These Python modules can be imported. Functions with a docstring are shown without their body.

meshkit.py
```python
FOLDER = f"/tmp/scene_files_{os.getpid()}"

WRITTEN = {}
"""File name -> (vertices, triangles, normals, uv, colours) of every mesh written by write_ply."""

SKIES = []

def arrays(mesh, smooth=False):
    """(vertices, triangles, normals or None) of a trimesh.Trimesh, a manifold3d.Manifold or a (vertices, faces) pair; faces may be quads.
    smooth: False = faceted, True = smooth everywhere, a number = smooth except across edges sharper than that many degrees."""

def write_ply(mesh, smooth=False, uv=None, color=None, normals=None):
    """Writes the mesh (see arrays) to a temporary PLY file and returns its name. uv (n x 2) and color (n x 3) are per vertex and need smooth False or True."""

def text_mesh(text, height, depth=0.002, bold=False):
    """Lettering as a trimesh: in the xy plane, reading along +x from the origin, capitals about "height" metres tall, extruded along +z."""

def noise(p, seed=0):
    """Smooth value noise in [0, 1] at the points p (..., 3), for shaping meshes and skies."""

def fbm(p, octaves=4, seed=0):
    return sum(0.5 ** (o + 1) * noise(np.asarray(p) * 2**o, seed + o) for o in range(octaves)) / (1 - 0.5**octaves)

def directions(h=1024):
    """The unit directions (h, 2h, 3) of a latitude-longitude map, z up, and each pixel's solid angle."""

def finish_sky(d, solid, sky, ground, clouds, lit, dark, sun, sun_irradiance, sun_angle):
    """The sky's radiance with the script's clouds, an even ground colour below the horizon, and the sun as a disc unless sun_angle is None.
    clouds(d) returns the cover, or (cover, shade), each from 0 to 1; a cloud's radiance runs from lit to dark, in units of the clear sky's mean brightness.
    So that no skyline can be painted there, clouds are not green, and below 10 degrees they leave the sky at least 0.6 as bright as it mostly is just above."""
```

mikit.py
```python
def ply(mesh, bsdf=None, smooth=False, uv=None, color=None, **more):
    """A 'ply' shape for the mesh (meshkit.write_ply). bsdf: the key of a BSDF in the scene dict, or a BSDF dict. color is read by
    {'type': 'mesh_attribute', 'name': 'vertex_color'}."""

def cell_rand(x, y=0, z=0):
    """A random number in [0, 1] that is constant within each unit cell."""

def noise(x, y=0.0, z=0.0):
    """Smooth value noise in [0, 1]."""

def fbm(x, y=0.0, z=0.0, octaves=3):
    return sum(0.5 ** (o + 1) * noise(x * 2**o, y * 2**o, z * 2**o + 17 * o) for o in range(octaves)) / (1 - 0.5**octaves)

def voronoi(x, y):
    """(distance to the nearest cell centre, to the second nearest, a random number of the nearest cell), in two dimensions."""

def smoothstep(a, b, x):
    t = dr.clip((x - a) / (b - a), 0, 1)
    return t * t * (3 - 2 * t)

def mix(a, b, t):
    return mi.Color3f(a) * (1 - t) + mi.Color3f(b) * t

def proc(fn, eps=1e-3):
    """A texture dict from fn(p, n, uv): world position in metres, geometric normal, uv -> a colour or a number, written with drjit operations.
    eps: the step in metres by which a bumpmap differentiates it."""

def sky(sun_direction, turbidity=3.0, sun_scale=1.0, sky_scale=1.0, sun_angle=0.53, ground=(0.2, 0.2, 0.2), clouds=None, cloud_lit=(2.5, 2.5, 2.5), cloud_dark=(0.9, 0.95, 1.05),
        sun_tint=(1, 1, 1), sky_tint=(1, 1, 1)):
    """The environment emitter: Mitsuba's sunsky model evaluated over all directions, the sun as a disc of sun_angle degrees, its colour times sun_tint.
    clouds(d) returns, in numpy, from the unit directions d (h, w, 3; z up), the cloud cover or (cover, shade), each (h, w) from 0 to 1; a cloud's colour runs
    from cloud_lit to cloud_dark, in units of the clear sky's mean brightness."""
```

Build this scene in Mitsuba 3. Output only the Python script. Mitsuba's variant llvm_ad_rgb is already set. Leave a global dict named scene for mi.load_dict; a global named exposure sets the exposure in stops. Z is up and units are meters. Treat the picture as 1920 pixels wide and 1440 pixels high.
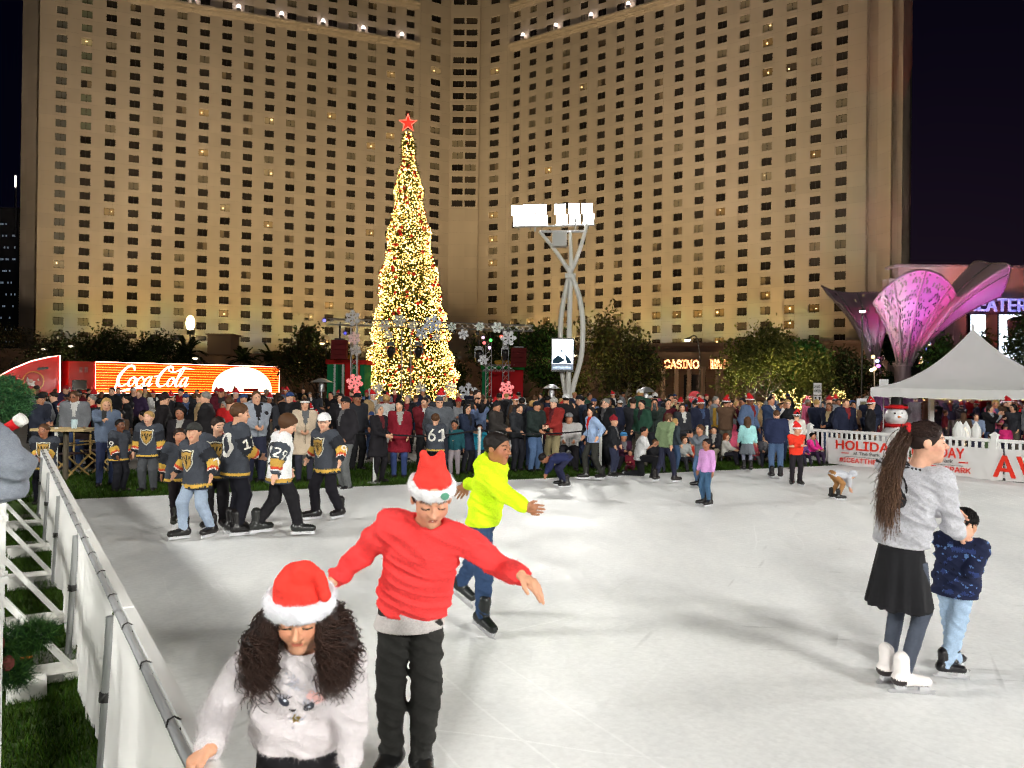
import math, random
import numpy as np, trimesh, shapely
from shapely import affinity
from shapely.geometry import LineString, Polygon, Point, MultiPolygon, box as sbox
from shapely.ops import unary_union
import mitsuba as mi, drjit as dr
import mikit, meshkit
from mikit import noise, fbm, smoothstep, mix, cell_rand
T = mi.ScalarTransform4f
A = np.array
PI = math.pi
scene, labels, taken = {}, {}, {}

# ------------------------------------------------------------------ camera, sky, exposure
CAM = A([0, 0, 1.8]); F = 1500.0; PITCH = math.atan((727 - 720) / F); ROLL = math.radians(0.65)
FW = A([0, math.cos(PITCH), math.sin(PITCH)])
_U0 = A([0, -math.sin(PITCH), math.cos(PITCH)]); _R0 = A([1.0, 0, 0])
RT = _R0 * math.cos(ROLL) + _U0 * math.sin(ROLL); UP = -_R0 * math.sin(ROLL) + _U0 * math.cos(ROLL)
scene['camera'] = {'type': 'perspective', 'fov': math.degrees(2 * math.atan(960 / F)), 'fov_axis': 'x',
                   'to_world': T().look_at(origin=CAM.tolist(), target=(CAM + FW).tolist(), up=UP.tolist()),
                   'near_clip': 0.05, 'far_clip': 3000.0}
exposure = 0.0
scene['sky'] = {**mikit.sky((0.3, 0.6, 0.12), sun_scale=0.0, sky_scale=0.045, sky_tint=(0.36, 0.26, 1.0), ground=(0.05, 0.05, 0.05)), 'sampling_weight': 0.1}

def at(px, py, d):
    "the point seen at a pixel of the 1920 x 1440 photograph, d metres ahead"
    v = FW + RT * (px - 960) / F - UP * (py - 720) / F
    return CAM + v * d / v[1]
def gnd(px, py, z=0.0):
    v = FW + RT * (px - 960) / F - UP * (py - 720) / F
    return CAM + v * (z - CAM[2]) / v[2]

# ------------------------------------------------------------------ lamps of the place (flood towers, hotel wash) are set in these lines
FLOOD = 740.0              # radiance of a sports flood lamp face
FLOOD_TINT = A([1.0, 0.985, 0.925])
WASH = A([1.0, 0.70, 0.30])  # the hotel's sodium coloured uplights

def rgb(c): return {'type': 'rgb', 'value': [float(x) for x in c]}
def lin(r, g, b):
    c = A([r, g, b]) / 255.0
    return np.where(c < 0.04045, c / 12.92, ((c + 0.055) / 1.055) ** 2.4)
# a mesh's own colours travel in its uv (r, g packed in u, b in v), so that the renderer can join meshes of one material
def unpack(p, n, uv):
    u, v = dr.floor(uv.x), dr.floor(uv.y); r = dr.floor(u / 1024); c = mi.Color3f(r, u - 1024 * r, v) / 1023.0
    return c * c
VC = mikit.proc(unpack)
def packed(c):
    q = np.round(np.sqrt(np.clip(c, 0, 1)) * 1023); return np.stack([q[:, 0] * 1024 + q[:, 1] + 0.5, q[:, 2] + 0.5], 1)
def prin(col, rough=0.8, metal=0.0, spec=0.5, two=False, **k):
    d = {'type': 'principled', 'base_color': col if isinstance(col, dict) else rgb(col), 'roughness': rough, 'metallic': metal, 'specular': spec, **k}
    return {'type': 'twosided', 'bsdf': d} if two else d
def bump(b, fn, scale=1.0, eps=1e-3):
    return {'type': 'bumpmap', 'arbitrary': mikit.proc(fn, eps), 'scale': scale, 'bsdf': b}

def weave(p, n, uv): return unpack(p, n, uv) * (0.70 + 0.34 * noise(p.x * 420, p.y * 420, p.z * 420) + 0.18 * noise(p.x * 110, p.y * 110, p.z * 110) + 0.16 * noise(p.x * 9, p.y * 9, p.z * 9))
def skinvar(p, n, uv): return unpack(p, n, uv) * mix((1.02, 0.98, 0.97), (0.90, 0.86, 0.84), noise(p.x * 70, p.y * 70, p.z * 70)) * (0.96 + 0.1 * noise(p.x * 500, p.y * 500, p.z * 500))
WV = mikit.proc(weave)
scene['cloth'] = {'type': 'twosided', 'bsdf': prin(WV, 0.85, spec=0.2, sheen=0.3)}
scene['knit'] = {'type': 'twosided', 'bsdf': bump(prin(WV, 0.9, spec=0.15, sheen=0.4), lambda p, n, uv: 0.004 * noise(p.x * 200, p.y * 200, p.z * 160))}
scene['skin'] = prin(mikit.proc(skinvar), 0.48, spec=0.35)
scene['hair'] = {'type': 'twosided', 'bsdf': prin(VC, 0.55, spec=0.22)}
scene['matte'] = {'type': 'twosided', 'bsdf': prin(VC, 0.9, spec=0.15)}
scene['gloss'] = {'type': 'twosided', 'bsdf': prin(VC, 0.28, spec=0.5)}
scene['metal'] = {'type': 'twosided', 'bsdf': prin(VC, 0.38, metal=0.85)}
scene['leaf'] = {'type': 'principledthin', 'base_color': VC, 'roughness': 0.6, 'diff_trans': 0.6, 'spec_trans': 0.0}
scene['canvas'] = {'type': 'principledthin', 'base_color': rgb((0.88, 0.88, 0.86)), 'roughness': 0.7, 'diff_trans': 0.5, 'spec_trans': 0.0}
scene['tent_canvas'] = {'type': 'principledthin', 'base_color': rgb((0.9, 0.9, 0.89)), 'roughness': 0.7, 'diff_trans': 0.25, 'spec_trans': 0.0}
scene['banner'] = {'type': 'principledthin', 'base_color': VC, 'roughness': 0.6, 'diff_trans': 0.3, 'spec_trans': 0.0}
scene['wood'] = {'type': 'twosided', 'bsdf': prin(VC, 0.7)}

# ------------------------------------------------------------------ bookkeeping
def numbered(name):
    n = taken.get(name, -1) + 1
    taken[name] = n
    return name if n == 0 else f'{name}_{n:03d}'
def say(key, label=None, cat=None, group=None, kind=None):
    d = labels.setdefault(key, {})
    for k, v in (('label', label), ('category', cat), ('group', group), ('kind', kind)):
        if v: d[k] = v
def thing(name, label, cat, group=None):
    k = numbered(name); say(k, label, cat, group); return k
def emitter(e, w=0.0):
    return {'type': 'area', 'radiance': rgb(e), 'sampling_weight': float(w)}
def put(key, mesh, bsdf='matte', smooth=False, color=None, emit=None, ew=0.0, tf=None):
    if isinstance(mesh, MB): mesh = mesh.out()
    if isinstance(mesh, tuple) and len(mesh) == 3 and mesh[2] is not None: color = mesh[2]
    if isinstance(mesh, tuple): mesh = mesh[:2]
    if isinstance(mesh, trimesh.Trimesh): mesh = (A(mesh.vertices), A(mesh.faces))
    if hasattr(mesh, 'to_mesh'):
        m = mesh.to_mesh(); mesh = (A(m.vert_properties[:, :3], float), A(m.tri_verts, int))
    v, f = mesh
    f = A(f)
    if f.shape[1] == 4: f = np.vstack([f[:, [0, 1, 2]], f[:, [0, 2, 3]]])
    if smooth is not False and smooth is not True:
        m = trimesh.graph.smooth_shade(trimesh.Trimesh(v, f, process=False), angle=math.radians(smooth), facet_minarea=None) if (color is None or np.ndim(color) == 1) else None
        if m is not None: v, f = A(m.vertices), A(m.faces)
        smooth = True
    if color is None: color = (0.5, 0.5, 0.5)
    v = A(v, float); nrm = None
    if smooth is True:
        fnm = np.cross(v[f[:, 1]] - v[f[:, 0]], v[f[:, 2]] - v[f[:, 0]]); nrm = np.zeros_like(v)
        for k in range(3): np.add.at(nrm, f[:, k], fnm)
        nrm /= np.linalg.norm(nrm, axis=1, keepdims=True) + 1e-20
    if np.ndim(color) == 1: uvc = np.broadcast_to(packed(A([color], float)), (len(v), 2))
    else:
        uvc = packed(A(color, float)); bad = (uvc[f] != uvc[f[:, :1]]).any((1, 2))          # faces between two colours take their first corner's
        if bad.any():
            g = f[bad]; idx = g.ravel(); n0 = len(v); v = np.vstack([v, v[idx]]); uvc = np.vstack([uvc, np.repeat(uvc[g[:, 0]], 3, 0)])
            if nrm is not None: nrm = np.vstack([nrm, nrm[idx]])
            f = f.copy(); f[bad] = n0 + np.arange(3 * len(g)).reshape(-1, 3)
    more = {}
    if emit is not None: more['emitter'] = emitter(emit, ew)
    if tf is not None: more['to_world'] = tf
    scene[key] = {'type': 'ply', 'filename': meshkit.write_ply((v, f), False, uvc, None, normals=nrm), 'face_normals': nrm is None, 'bsdf': {'type': 'ref', 'id': bsdf} if isinstance(bsdf, str) else bsdf, **more}
    return key
def part(parent, name, mesh, bsdf='matte', label=None, kind=None, **k):
    key = numbered(parent + '__' + name)
    put(key, mesh, bsdf, **k); say(key, label, kind=kind) if (label or kind) else None
    return key
def solo(name, mesh, bsdf, label, cat, group=None, kind=None, **k):
    key = numbered(name); put(key, mesh, bsdf, **k); say(key, label, cat, group, kind); return key
def struct(name, mesh, bsdf, **k):
    key = numbered(name); put(key, mesh, bsdf, **k); say(key, kind='structure'); return key

# ------------------------------------------------------------------ meshes
def unit(v): v = A(v, float); return v / (np.linalg.norm(v) + 1e-12)
def rotz(a): c, s = math.cos(a), math.sin(a); return A([[c, -s, 0], [s, c, 0], [0, 0, 1.0]])
class MB:
    def __init__(s): s.v, s.f, s.c, s.n, s.col = [], [], [], 0, (0.5, 0.5, 0.5)
    def add(s, v, f, col=None):
        v, f = A(v, float), A(f, int)
        if f.shape[1] == 4: f = np.vstack([f[:, [0, 1, 2]], f[:, [0, 2, 3]]])
        s.v.append(v); s.f.append(f + s.n); s.n += len(v)
        col = s.col if col is None else col
        s.c.append(np.broadcast_to(A(col, float), (len(v), 3)) if np.ndim(col) == 1 else col)
        return s
    def mesh(s, m, col=None):
        if isinstance(m, trimesh.Trimesh): return s.add(m.vertices, m.faces, col)
        if isinstance(m, MB):
            v, f, c = m.out(); return s.add(v, f, c)
        return s.add(m[0], m[1], col if len(m) < 3 or m[2] is None else m[2])
    def box(s, c, size, R=None, col=None):
        x, y, z = A(size, float) / 2
        v = A([[i, j, k] for i in (-x, x) for j in (-y, y) for k in (-z, z)])
        if R is not None: v = v @ A(R).T
        f = [[0, 1, 3, 2], [4, 6, 7, 5], [0, 4, 5, 1], [2, 3, 7, 6], [0, 2, 6, 4], [1, 5, 7, 3]]
        return s.add(v + A(c), f, col)
    def beam(s, a, b, w, h, col=None, side=None):
        a, b = A(a, float), A(b, float); d = b - a; L = np.linalg.norm(d); z = d / L
        x = unit(np.cross([0, 0, 1], z)) if abs(z[2]) < 0.95 else A([1.0, 0, 0])
        if side is not None: x = unit(A(side) - z * np.dot(side, z))
        return s.box((a + b) / 2, (w, h, L), np.stack([x, np.cross(z, x), z], 1), col)
    def tube(s, pts, r, n=8, col=None, cap=True):
        v, f = tube(pts, r, n, cap); return s.add(v, f, col)
    def quad(s, a, b, c, d, col=None): return s.add([a, b, c, d], [[0, 1, 2, 3]], col)
    def ball(s, c, r, sub=1, col=None):
        m = ICO[sub]; return s.add(m[0] * A(r) + A(c), m[1], col)
    def lathe(s, prof, c=(0, 0, 0), n=16, col=None, R=None):
        v, f = lathe(prof, n)
        if R is not None: v = v @ A(R).T
        return s.add(v + A(c), f, col)
    def out(s): return np.vstack(s.v), np.vstack(s.f), np.vstack(s.c)
ICO = {k: (lambda m: (A(m.vertices), A(m.faces)))(trimesh.creation.icosphere(k)) for k in (0, 1, 2, 3)}
ICO[-1] = (lambda m: (A(m.vertices), A(m.faces)))(trimesh.Trimesh([[1,0,0],[-1,0,0],[0,1,0],[0,-1,0],[0,0,1],[0,0,-1]], [[0,2,4],[2,1,4],[1,3,4],[3,0,4],[2,0,5],[1,2,5],[3,1,5],[0,3,5]], process=False))
def tube(pts, r, n=8, cap=True):
    p = A(pts, float); m = len(p); r = np.broadcast_to(A(r, float), (m,))
    t = np.gradient(p, axis=0); t /= np.linalg.norm(t, axis=1, keepdims=True) + 1e-12
    x = np.zeros_like(p); ref = A([0, 0, 1.0]) if abs(t[0, 2]) < 0.9 else A([1.0, 0, 0])
    x[0] = unit(np.cross(ref, t[0]))
    for i in range(1, m):
        q = x[i - 1] - t[i] * np.dot(x[i - 1], t[i]); x[i] = q / (np.linalg.norm(q) + 1e-12)
    y = np.cross(t, x); a = np.arange(n) * 2 * PI / n
    v = (p[:, None] + r[:, None, None] * (np.cos(a)[None, :, None] * x[:, None] + np.sin(a)[None, :, None] * y[:, None])).reshape(-1, 3)
    i = np.arange(m - 1)[:, None] * n; j = np.arange(n); k = (j + 1) % n
    q = np.stack([i + j, i + k, i + n + k, i + n + j], -1).reshape(-1, 4)
    f = np.vstack([q[:, [0, 1, 2]], q[:, [0, 2, 3]]])
    if cap and n > 2:
        e = A([[0, k + 1, k] for k in range(1, n - 1)])
        f = np.vstack([f, e, e[:, ::-1] + (m - 1) * n])
    return v, f
def tubes(P, r, n=3):
    "many equally long tubes: P (k, m, 3), r scalar or (m,)"
    k, m, _ = P.shape
    t = np.gradient(P, axis=1); t /= np.linalg.norm(t, axis=2, keepdims=True) + 1e-9
    x = np.cross(t, [0.31, 0.52, 0.79]); x /= np.linalg.norm(x, axis=2, keepdims=True) + 1e-9
    y = np.cross(t, x); a = np.arange(n) * 2 * PI / n
    r = np.broadcast_to(A(r, float), (m,))[None, :, None, None]
    v = P[:, :, None] + r * (np.cos(a)[None, None, :, None] * x[:, :, None] + np.sin(a)[None, None, :, None] * y[:, :, None])
    i = (np.arange(k)[:, None, None] * m + np.arange(m - 1)[None, :, None]) * n; j = np.arange(n)[None, None]; q = (j + 1) % n
    f = np.stack([i + j, i + q, i + n + q, i + n + j], -1).reshape(-1, 4)
    return v.reshape(-1, 3), np.vstack([f[:, [0, 1, 2]], f[:, [0, 2, 3]]])
def lathe(prof, n=16):
    prof = A(prof, float); m = len(prof); a = np.arange(n) * 2 * PI / n
    v = np.stack([prof[:, 0, None] * np.cos(a), prof[:, 0, None] * np.sin(a), np.broadcast_to(prof[:, 1, None], (m, n))], -1).reshape(-1, 3)
    i = np.arange(m - 1)[:, None] * n; j = np.arange(n); k = (j + 1) % n
    return v, np.stack([i + j, i + k, i + n + k, i + n + j], -1).reshape(-1, 4)
def prism(poly, depth):
    "shapely polygon(s) in xy, extruded along +z"
    gs = [g for g in getattr(poly, 'geoms', [poly]) if g.area > 1e-9]
    return trimesh.util.concatenate([trimesh.creation.extrude_polygon(g, depth, engine='earcut') for g in gs])
def frame(o, x, y):
    x = unit(x); y = unit(A(y) - x * np.dot(x, y)); M = np.eye(4); M[:3, 0], M[:3, 1], M[:3, 2], M[:3, 3] = x, y, np.cross(x, y), o
    return M
def xf(m, M):
    if isinstance(m, trimesh.Trimesh): m = (A(m.vertices), A(m.faces))
    return (A(m[0]) @ M[:3, :3].T + M[:3, 3], *m[1:])
def spline(pts, n=8):
    p = A(pts, float); q = np.vstack([2 * p[0] - p[1], p, 2 * p[-1] - p[-2]]); out = []
    for i in range(1, len(q) - 2):
        for t in np.arange(n) / n:
            a, b, c, d = q[i - 1], q[i], q[i + 1], q[i + 2]
            out.append(0.5 * (2 * b + (c - a) * t + (2 * a - 5 * b + 4 * c - d) * t * t + (3 * b - a - 3 * c + d) * t ** 3))
    out.append(p[-1]); return A(out)
def grid_mesh(fn, nu, nv):
    u, v = np.meshgrid(np.linspace(0, 1, nu + 1), np.linspace(0, 1, nv + 1), indexing='ij')
    P = fn(u, v).reshape(-1, 3); i = (np.arange(nu)[:, None] * (nv + 1) + np.arange(nv)).ravel()
    return P, np.stack([i, i + nv + 1, i + nv + 2, i + 1], 1)
def text(t, h, depth=0.02, bold=True): return meshkit.text_mesh(t, h, depth, bold)
# ------------------------------------------------------------------ ground, lawn, ice
LF, RF = gnd(128, 937), gnd(1605, 871)
fdir = unit(gnd(205, 1360) - gnd(90, 965)); fdir[2] = 0
rdir = unit(gnd(1920, 906) - gnd(1605, 871))
LN, RN = LF + fdir * 27, RF + rdir * 27
struct('ground', ([[-2500, -2500, -0.07], [2500, -2500, -0.07], [2500, 2500, -0.07], [-2500, 2500, -0.07]], [[0, 1, 2, 3]]),
       prin(mikit.proc(lambda p, n, uv: mix((0.05, 0.05, 0.05), (0.09, 0.085, 0.08), fbm(p.x * 0.4, p.y * 0.4))), 0.8))
def sheet(poly, z, n=1):
    m = trimesh.creation.triangulate_polygon(poly, engine='earcut') if n == 1 else None
    v, f = m
    return np.c_[v, np.full(len(v), z)], f
across = unit(RF - LF); out = A([-across[1], across[0], 0]); out = out if out[1] > 0 else -out
pl = [LF - across * 26 + out * 5.2, RF + across * 10 + out * 3.0, RF + across * 40 + out * 60, LF - across * 60 + out * 60]
scene['plaza_mat'] = prin(mikit.proc(lambda p, n, uv: mix((0.20, 0.185, 0.165), (0.30, 0.28, 0.25), fbm(p.x * 0.7, p.y * 0.7, octaves=4)) * (1.0 - 0.12 * smoothstep(0.985, 0.995, dr.maximum(dr.abs(dr.sin(p.x * 1.05 + p.y * 0.5)), dr.abs(dr.sin(p.y * 1.05 - p.x * 0.5)))))), 0.7)
struct('plaza', sheet(Polygon([p[:2] for p in pl]), -0.045), 'plaza_mat')
def lawncol(p, n, uv): return mix((0.026, 0.052, 0.014), (0.080, 0.125, 0.036), fbm(p.x * 2.2, p.y * 2.2, octaves=4))
scene['lawn_mat'] = prin(mikit.proc(lawncol), 0.9, spec=0.2)
side = A([-fdir[1], fdir[0], 0]); side = side if side[0] > 0 else -side      # to the right of the left fence
lawn = [LN - side * 7.5, LN, LF + fdir * 0.01, RF, RF + across * 10, RF + across * 10 + out * 3.1, LF - across * 26 + out * 5.3]
struct('lawn', sheet(Polygon([p[:2] for p in lawn]), -0.035), 'lawn_mat')
def icecol(p, n, uv):
    t = fbm(p.x * 0.8, p.y * 0.8, octaves=4); s = noise(p.x * 9 + 3 * noise(p.y * 1.7), p.y * 2.2)
    u = fbm(p.x * 3 + 2 * noise(p.x, p.y), p.y * 0.9, octaves=4)
    c = mix((0.68, 0.69, 0.695), (0.82, 0.82, 0.805), t * 0.55 + 0.25 * s + 0.3 * u)
    k = smoothstep(0.45, 0.7, noise(p.x * 0.7 + 3, p.y * 0.7))
    scr = (smoothstep(0.93, 1.0, noise(p.x * 1.1 + p.y * 14, p.y * 0.6 - p.x * 2.0 + 2 * noise(p.x * .5, p.y * .5))) + smoothstep(0.90, 1.0, noise(p.x * 13 - p.y * 6, p.y * 1.2 + 9)) + smoothstep(0.92, 1.0, noise(p.x * 3 + p.y * 21, p.x * 1.6))) * 0.17 * k + 0.08 * (noise(p.x * 38, p.y * 38) - 0.5) + 0.05 * (noise(p.x * 95, p.y * 95) - 0.5)
    wear = smoothstep(0.60, 0.82, fbm(p.x * 0.35 + 4, p.y * 0.35 + 9, octaves=4)) * 0.10
    cut = mi.Float(0)
    for a, k2, m_ in ((0.5, 2.3, 0), (1.3, 1.7, 5), (2.2, 2.9, 9), (2.9, 2.1, 13)):
        w = p.x * math.cos(a) + p.y * math.sin(a) + 0.9 * noise(p.x * 0.28 + m_, p.y * 0.28) + 0.05 * noise(p.x * 2, p.y * 2 + m_); l = dr.abs(w * k2 - dr.floor(w * k2) - 0.5) / k2
        cut += smoothstep(0.012, 0.004, l) * smoothstep(0.45, 0.7, noise(p.x * 0.6 + m_ * 3, p.y * 0.6))
    return c * (1 - scr - wear + 0.10 * dr.minimum(cut, 1.0) * (2 * noise(p.x * 0.5, p.y * 0.5 + 40) - 0.7))
def icerough(p, n, uv): return 0.36 + 0.30 * fbm(p.x * 1.3, p.y * 1.3, octaves=4)
def icebump(p, n, uv): return 0.010 * fbm(p.x * 3.0, p.y * 3.0, octaves=2) + 0.0035 * fbm(p.x * 14, p.y * 14, octaves=2) + 0.0012 * noise(p.x * 60, p.y * 60)
scene['ice_mat'] = bump(prin(mikit.proc(icecol), mikit.proc(icerough), spec=0.22), icebump)
icep = Polygon([p[:2] for p in (LF, RF, RN, LN)])
v, f = sheet(icep, 0.0)
mb = MB(); mb.add(v, f)
struct('ice', mb, 'ice_mat')
m = MB(); cs = [LF, RF, RN, LN]
for i in range(4):                                  # the raised edge of the ice pad
    a, b = cs[i], cs[(i + 1) % 4]
    m.beam(a + A([0, 0, -0.024]), b + A([0, 0, -0.024]), 0.055, 0.05, (0.55, 0.55, 0.53))
solo('rink_kerb', m, 'matte', 'low pale kerb running round the edge of the ice pad', 'kerb')
# grass blades near the camera side of the fence, and along the far lawn
rng = np.random.default_rng(5)
def blades(P, hgt, w, rng):
    n = len(P); a = rng.uniform(0, 2 * PI, n); h = hgt * rng.uniform(0.5, 1.2, n); t = rng.uniform(-0.6, 0.6, (n, 2)) * h[:, None]
    d = np.stack([np.cos(a), np.sin(a), np.zeros(n)], 1) * w
    tip = P + np.c_[t, h]
    v = np.stack([P - d, P + d, tip], 1).reshape(-1, 3); c = lin(66, 96, 40) * rng.uniform(0.3, 1.15, (n, 1)) * (0.5 + 1.1 * meshkit.fbm(P * A([3.0, 3.0, 1]), 3)[:, None]) * np.c_[rng.uniform(0.8, 1.3, n), np.ones(n), rng.uniform(0.5, 1.1, n)]
    return v, np.arange(3 * n).reshape(-1, 3), np.repeat(c, 3, 0)
s_, t_ = rng.uniform(0.06, 2.4, 60000), 0.3 + 11.0 * rng.uniform(0, 1, 60000) ** 0.62 
P1 = LF + fdir * t_[:, None] - side * s_[:, None]; P1[:, 2] = -0.035
s2, t2 = rng.uniform(0, 1, 60000), rng.uniform(0.05, 4.6, 60000)
P2 = LF + (RF - LF) * (s2[:, None] * 1.25 - 0.1) + out * t2[:, None]; P2[:, 2] = -0.035
b1, b2 = blades(P1, 0.06, 0.005, rng), blades(P2, 0.07, 0.009, rng)
m = MB(); m.add(*b1); m.add(*b2)
solo('grass', m, 'leaf', 'short trampled turf blades beside the rink fence and along the far edge', 'grass', kind='stuff')

# ------------------------------------------------------------------ hotel
hotel = thing('hotel', 'huge floodlit tan hotel tower with two long wings of small dark windows', 'hotel')
def wallcol(p, n, uv):
    a = uv.x; z = uv.y
    j = smoothstep(0.06, 0.02, dr.abs(z / 3.0 - dr.floor(z / 3.0) - 0.5) * 3.0) * 0.10
    j2 = smoothstep(0.07, 0.02, dr.abs(a / 9.46 - dr.floor(a / 9.46) - 0.5) * 9.46) * 0.16
    pan = cell_rand(dr.floor(a / 4.73), dr.floor(z / 3.0 + 0.5)) * 0.08
    st = fbm(a * 0.35, z * 0.03, octaves=4) * 0.12
    return mi.Color3f(0.52, 0.45, 0.36) * (1.04 - j - j2 - pan - st)
scene['hotel_wall'] = prin(mikit.proc(wallcol), 0.85, spec=0.2)
scene['hotel_trim'] = prin((0.50, 0.43, 0.33), 0.8, spec=0.2)
scene['pane'] = {'type': 'twosided', 'bsdf': prin(VC, 0.12, spec=0.5)}
FLO, ZL, WW, WH = 3.0, 11.9, 2.05, 1.62
ROWS = [ZL + FLO * k for k in range(25)]; UROWS = [88.0, 90.9, 93.8, 98.6]
class Wall:
    "a facade of strips, piers and window reveals between two plan points; uv = metres along, metres up"
    def __init__(s, P, Q, start=0.0): s.P, s.Q = A(P, float), A(Q, float); s.L = np.linalg.norm(s.Q - s.P); s.x = (s.Q - s.P) / s.L; s.n = A([s.x[1], -s.x[0]]); s.s0 = start
    def p(s, a, z, off=0.0): q = s.P + s.x * a + s.n * off; return A([q[0], q[1], z])
vs, fs, uvs = [], [], []; nv = 0
def wq(w, a0, a1, z0, z1, o0=0.0, o1=None):
    global nv
    o1 = o0 if o1 is None else o1
    if a1 - a0 < 1e-4 and z1 - z0 < 1e-4: return
    vs.extend([w.p(a0, z0, o0), w.p(a1, z0, o1), w.p(a1, z1, o1), w.p(a0, z1, o0)])
    uvs.extend([(a0 + w.s0, z0), (a1 + w.s0, z0), (a1 + w.s0, z1), (a0 + w.s0, z1)])
    fs.append([nv, nv + 1, nv + 2, nv + 3]); nv += 4
def sill(w, a0, a1, z, o0, o1, up):
    global nv
    q = [w.p(a0, z, o0), w.p(a1, z, o0), w.p(a1, z, o1), w.p(a0, z, o1)]
    vs.extend(q if up else q[::-1]); uvs.extend([(a0 + w.s0, z)] * 4); fs.append([nv, nv + 1, nv + 2, nv + 3]); nv += 4
WIN = []
def facade(w, cols, rows, z0, z1, ww=WW, wh=WH, dep=0.32):
    "cols: centre along the wall; rows: centre heights"
    z = z0
    for r in rows:
        wq(w, 0, w.L, z, r - wh / 2); a = 0
        for c in cols:
            wq(w, a, c - ww / 2, r - wh / 2, r + wh / 2); a = c + ww / 2
            wq(w, c - ww / 2, c - ww / 2, r - wh / 2, r + wh / 2, 0, -dep); wq(w, c + ww / 2, c + ww / 2, r - wh / 2, r + wh / 2, -dep, 0)
            sill(w, c - ww / 2, c + ww / 2, r - wh / 2, 0, -dep, True); sill(w, c - ww / 2, c + ww / 2, r + wh / 2, -dep, 0, True)
            WIN.append((w, c, r, ww, wh, dep))
        wq(w, a, w.L, r - wh / 2, r + wh / 2); z = r + wh / 2
    wq(w, 0, w.L, z, z1)
def plan(px, d): q = at(px, 720, d); return q[:2]
ZT = 100.0
c1, c17 = plan(107, 169.5), plan(762, 196.5); x = unit(c17 - c1); st = np.linalg.norm(c17 - c1) / 16
WL = Wall(c1 - x * 4.1, c17 + x * 2.2)
colsL = [4.1 + st * k for k in range(17)]
d1, d17 = plan(962, 196.5), plan(1573, 152.5); xr = unit(d17 - d1); sr = np.linalg.norm(d17 - d1) / 16
WR = Wall(d1 - xr * 2.0, d17 + xr * 4.4, 200.0)
colsR = [2.0 + sr * k for k in range(17)]
facade(WL, colsL, ROWS + UROWS, 10.2, ZT); facade(WR, colsR, ROWS + UROWS, 10.2, ZT)
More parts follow.
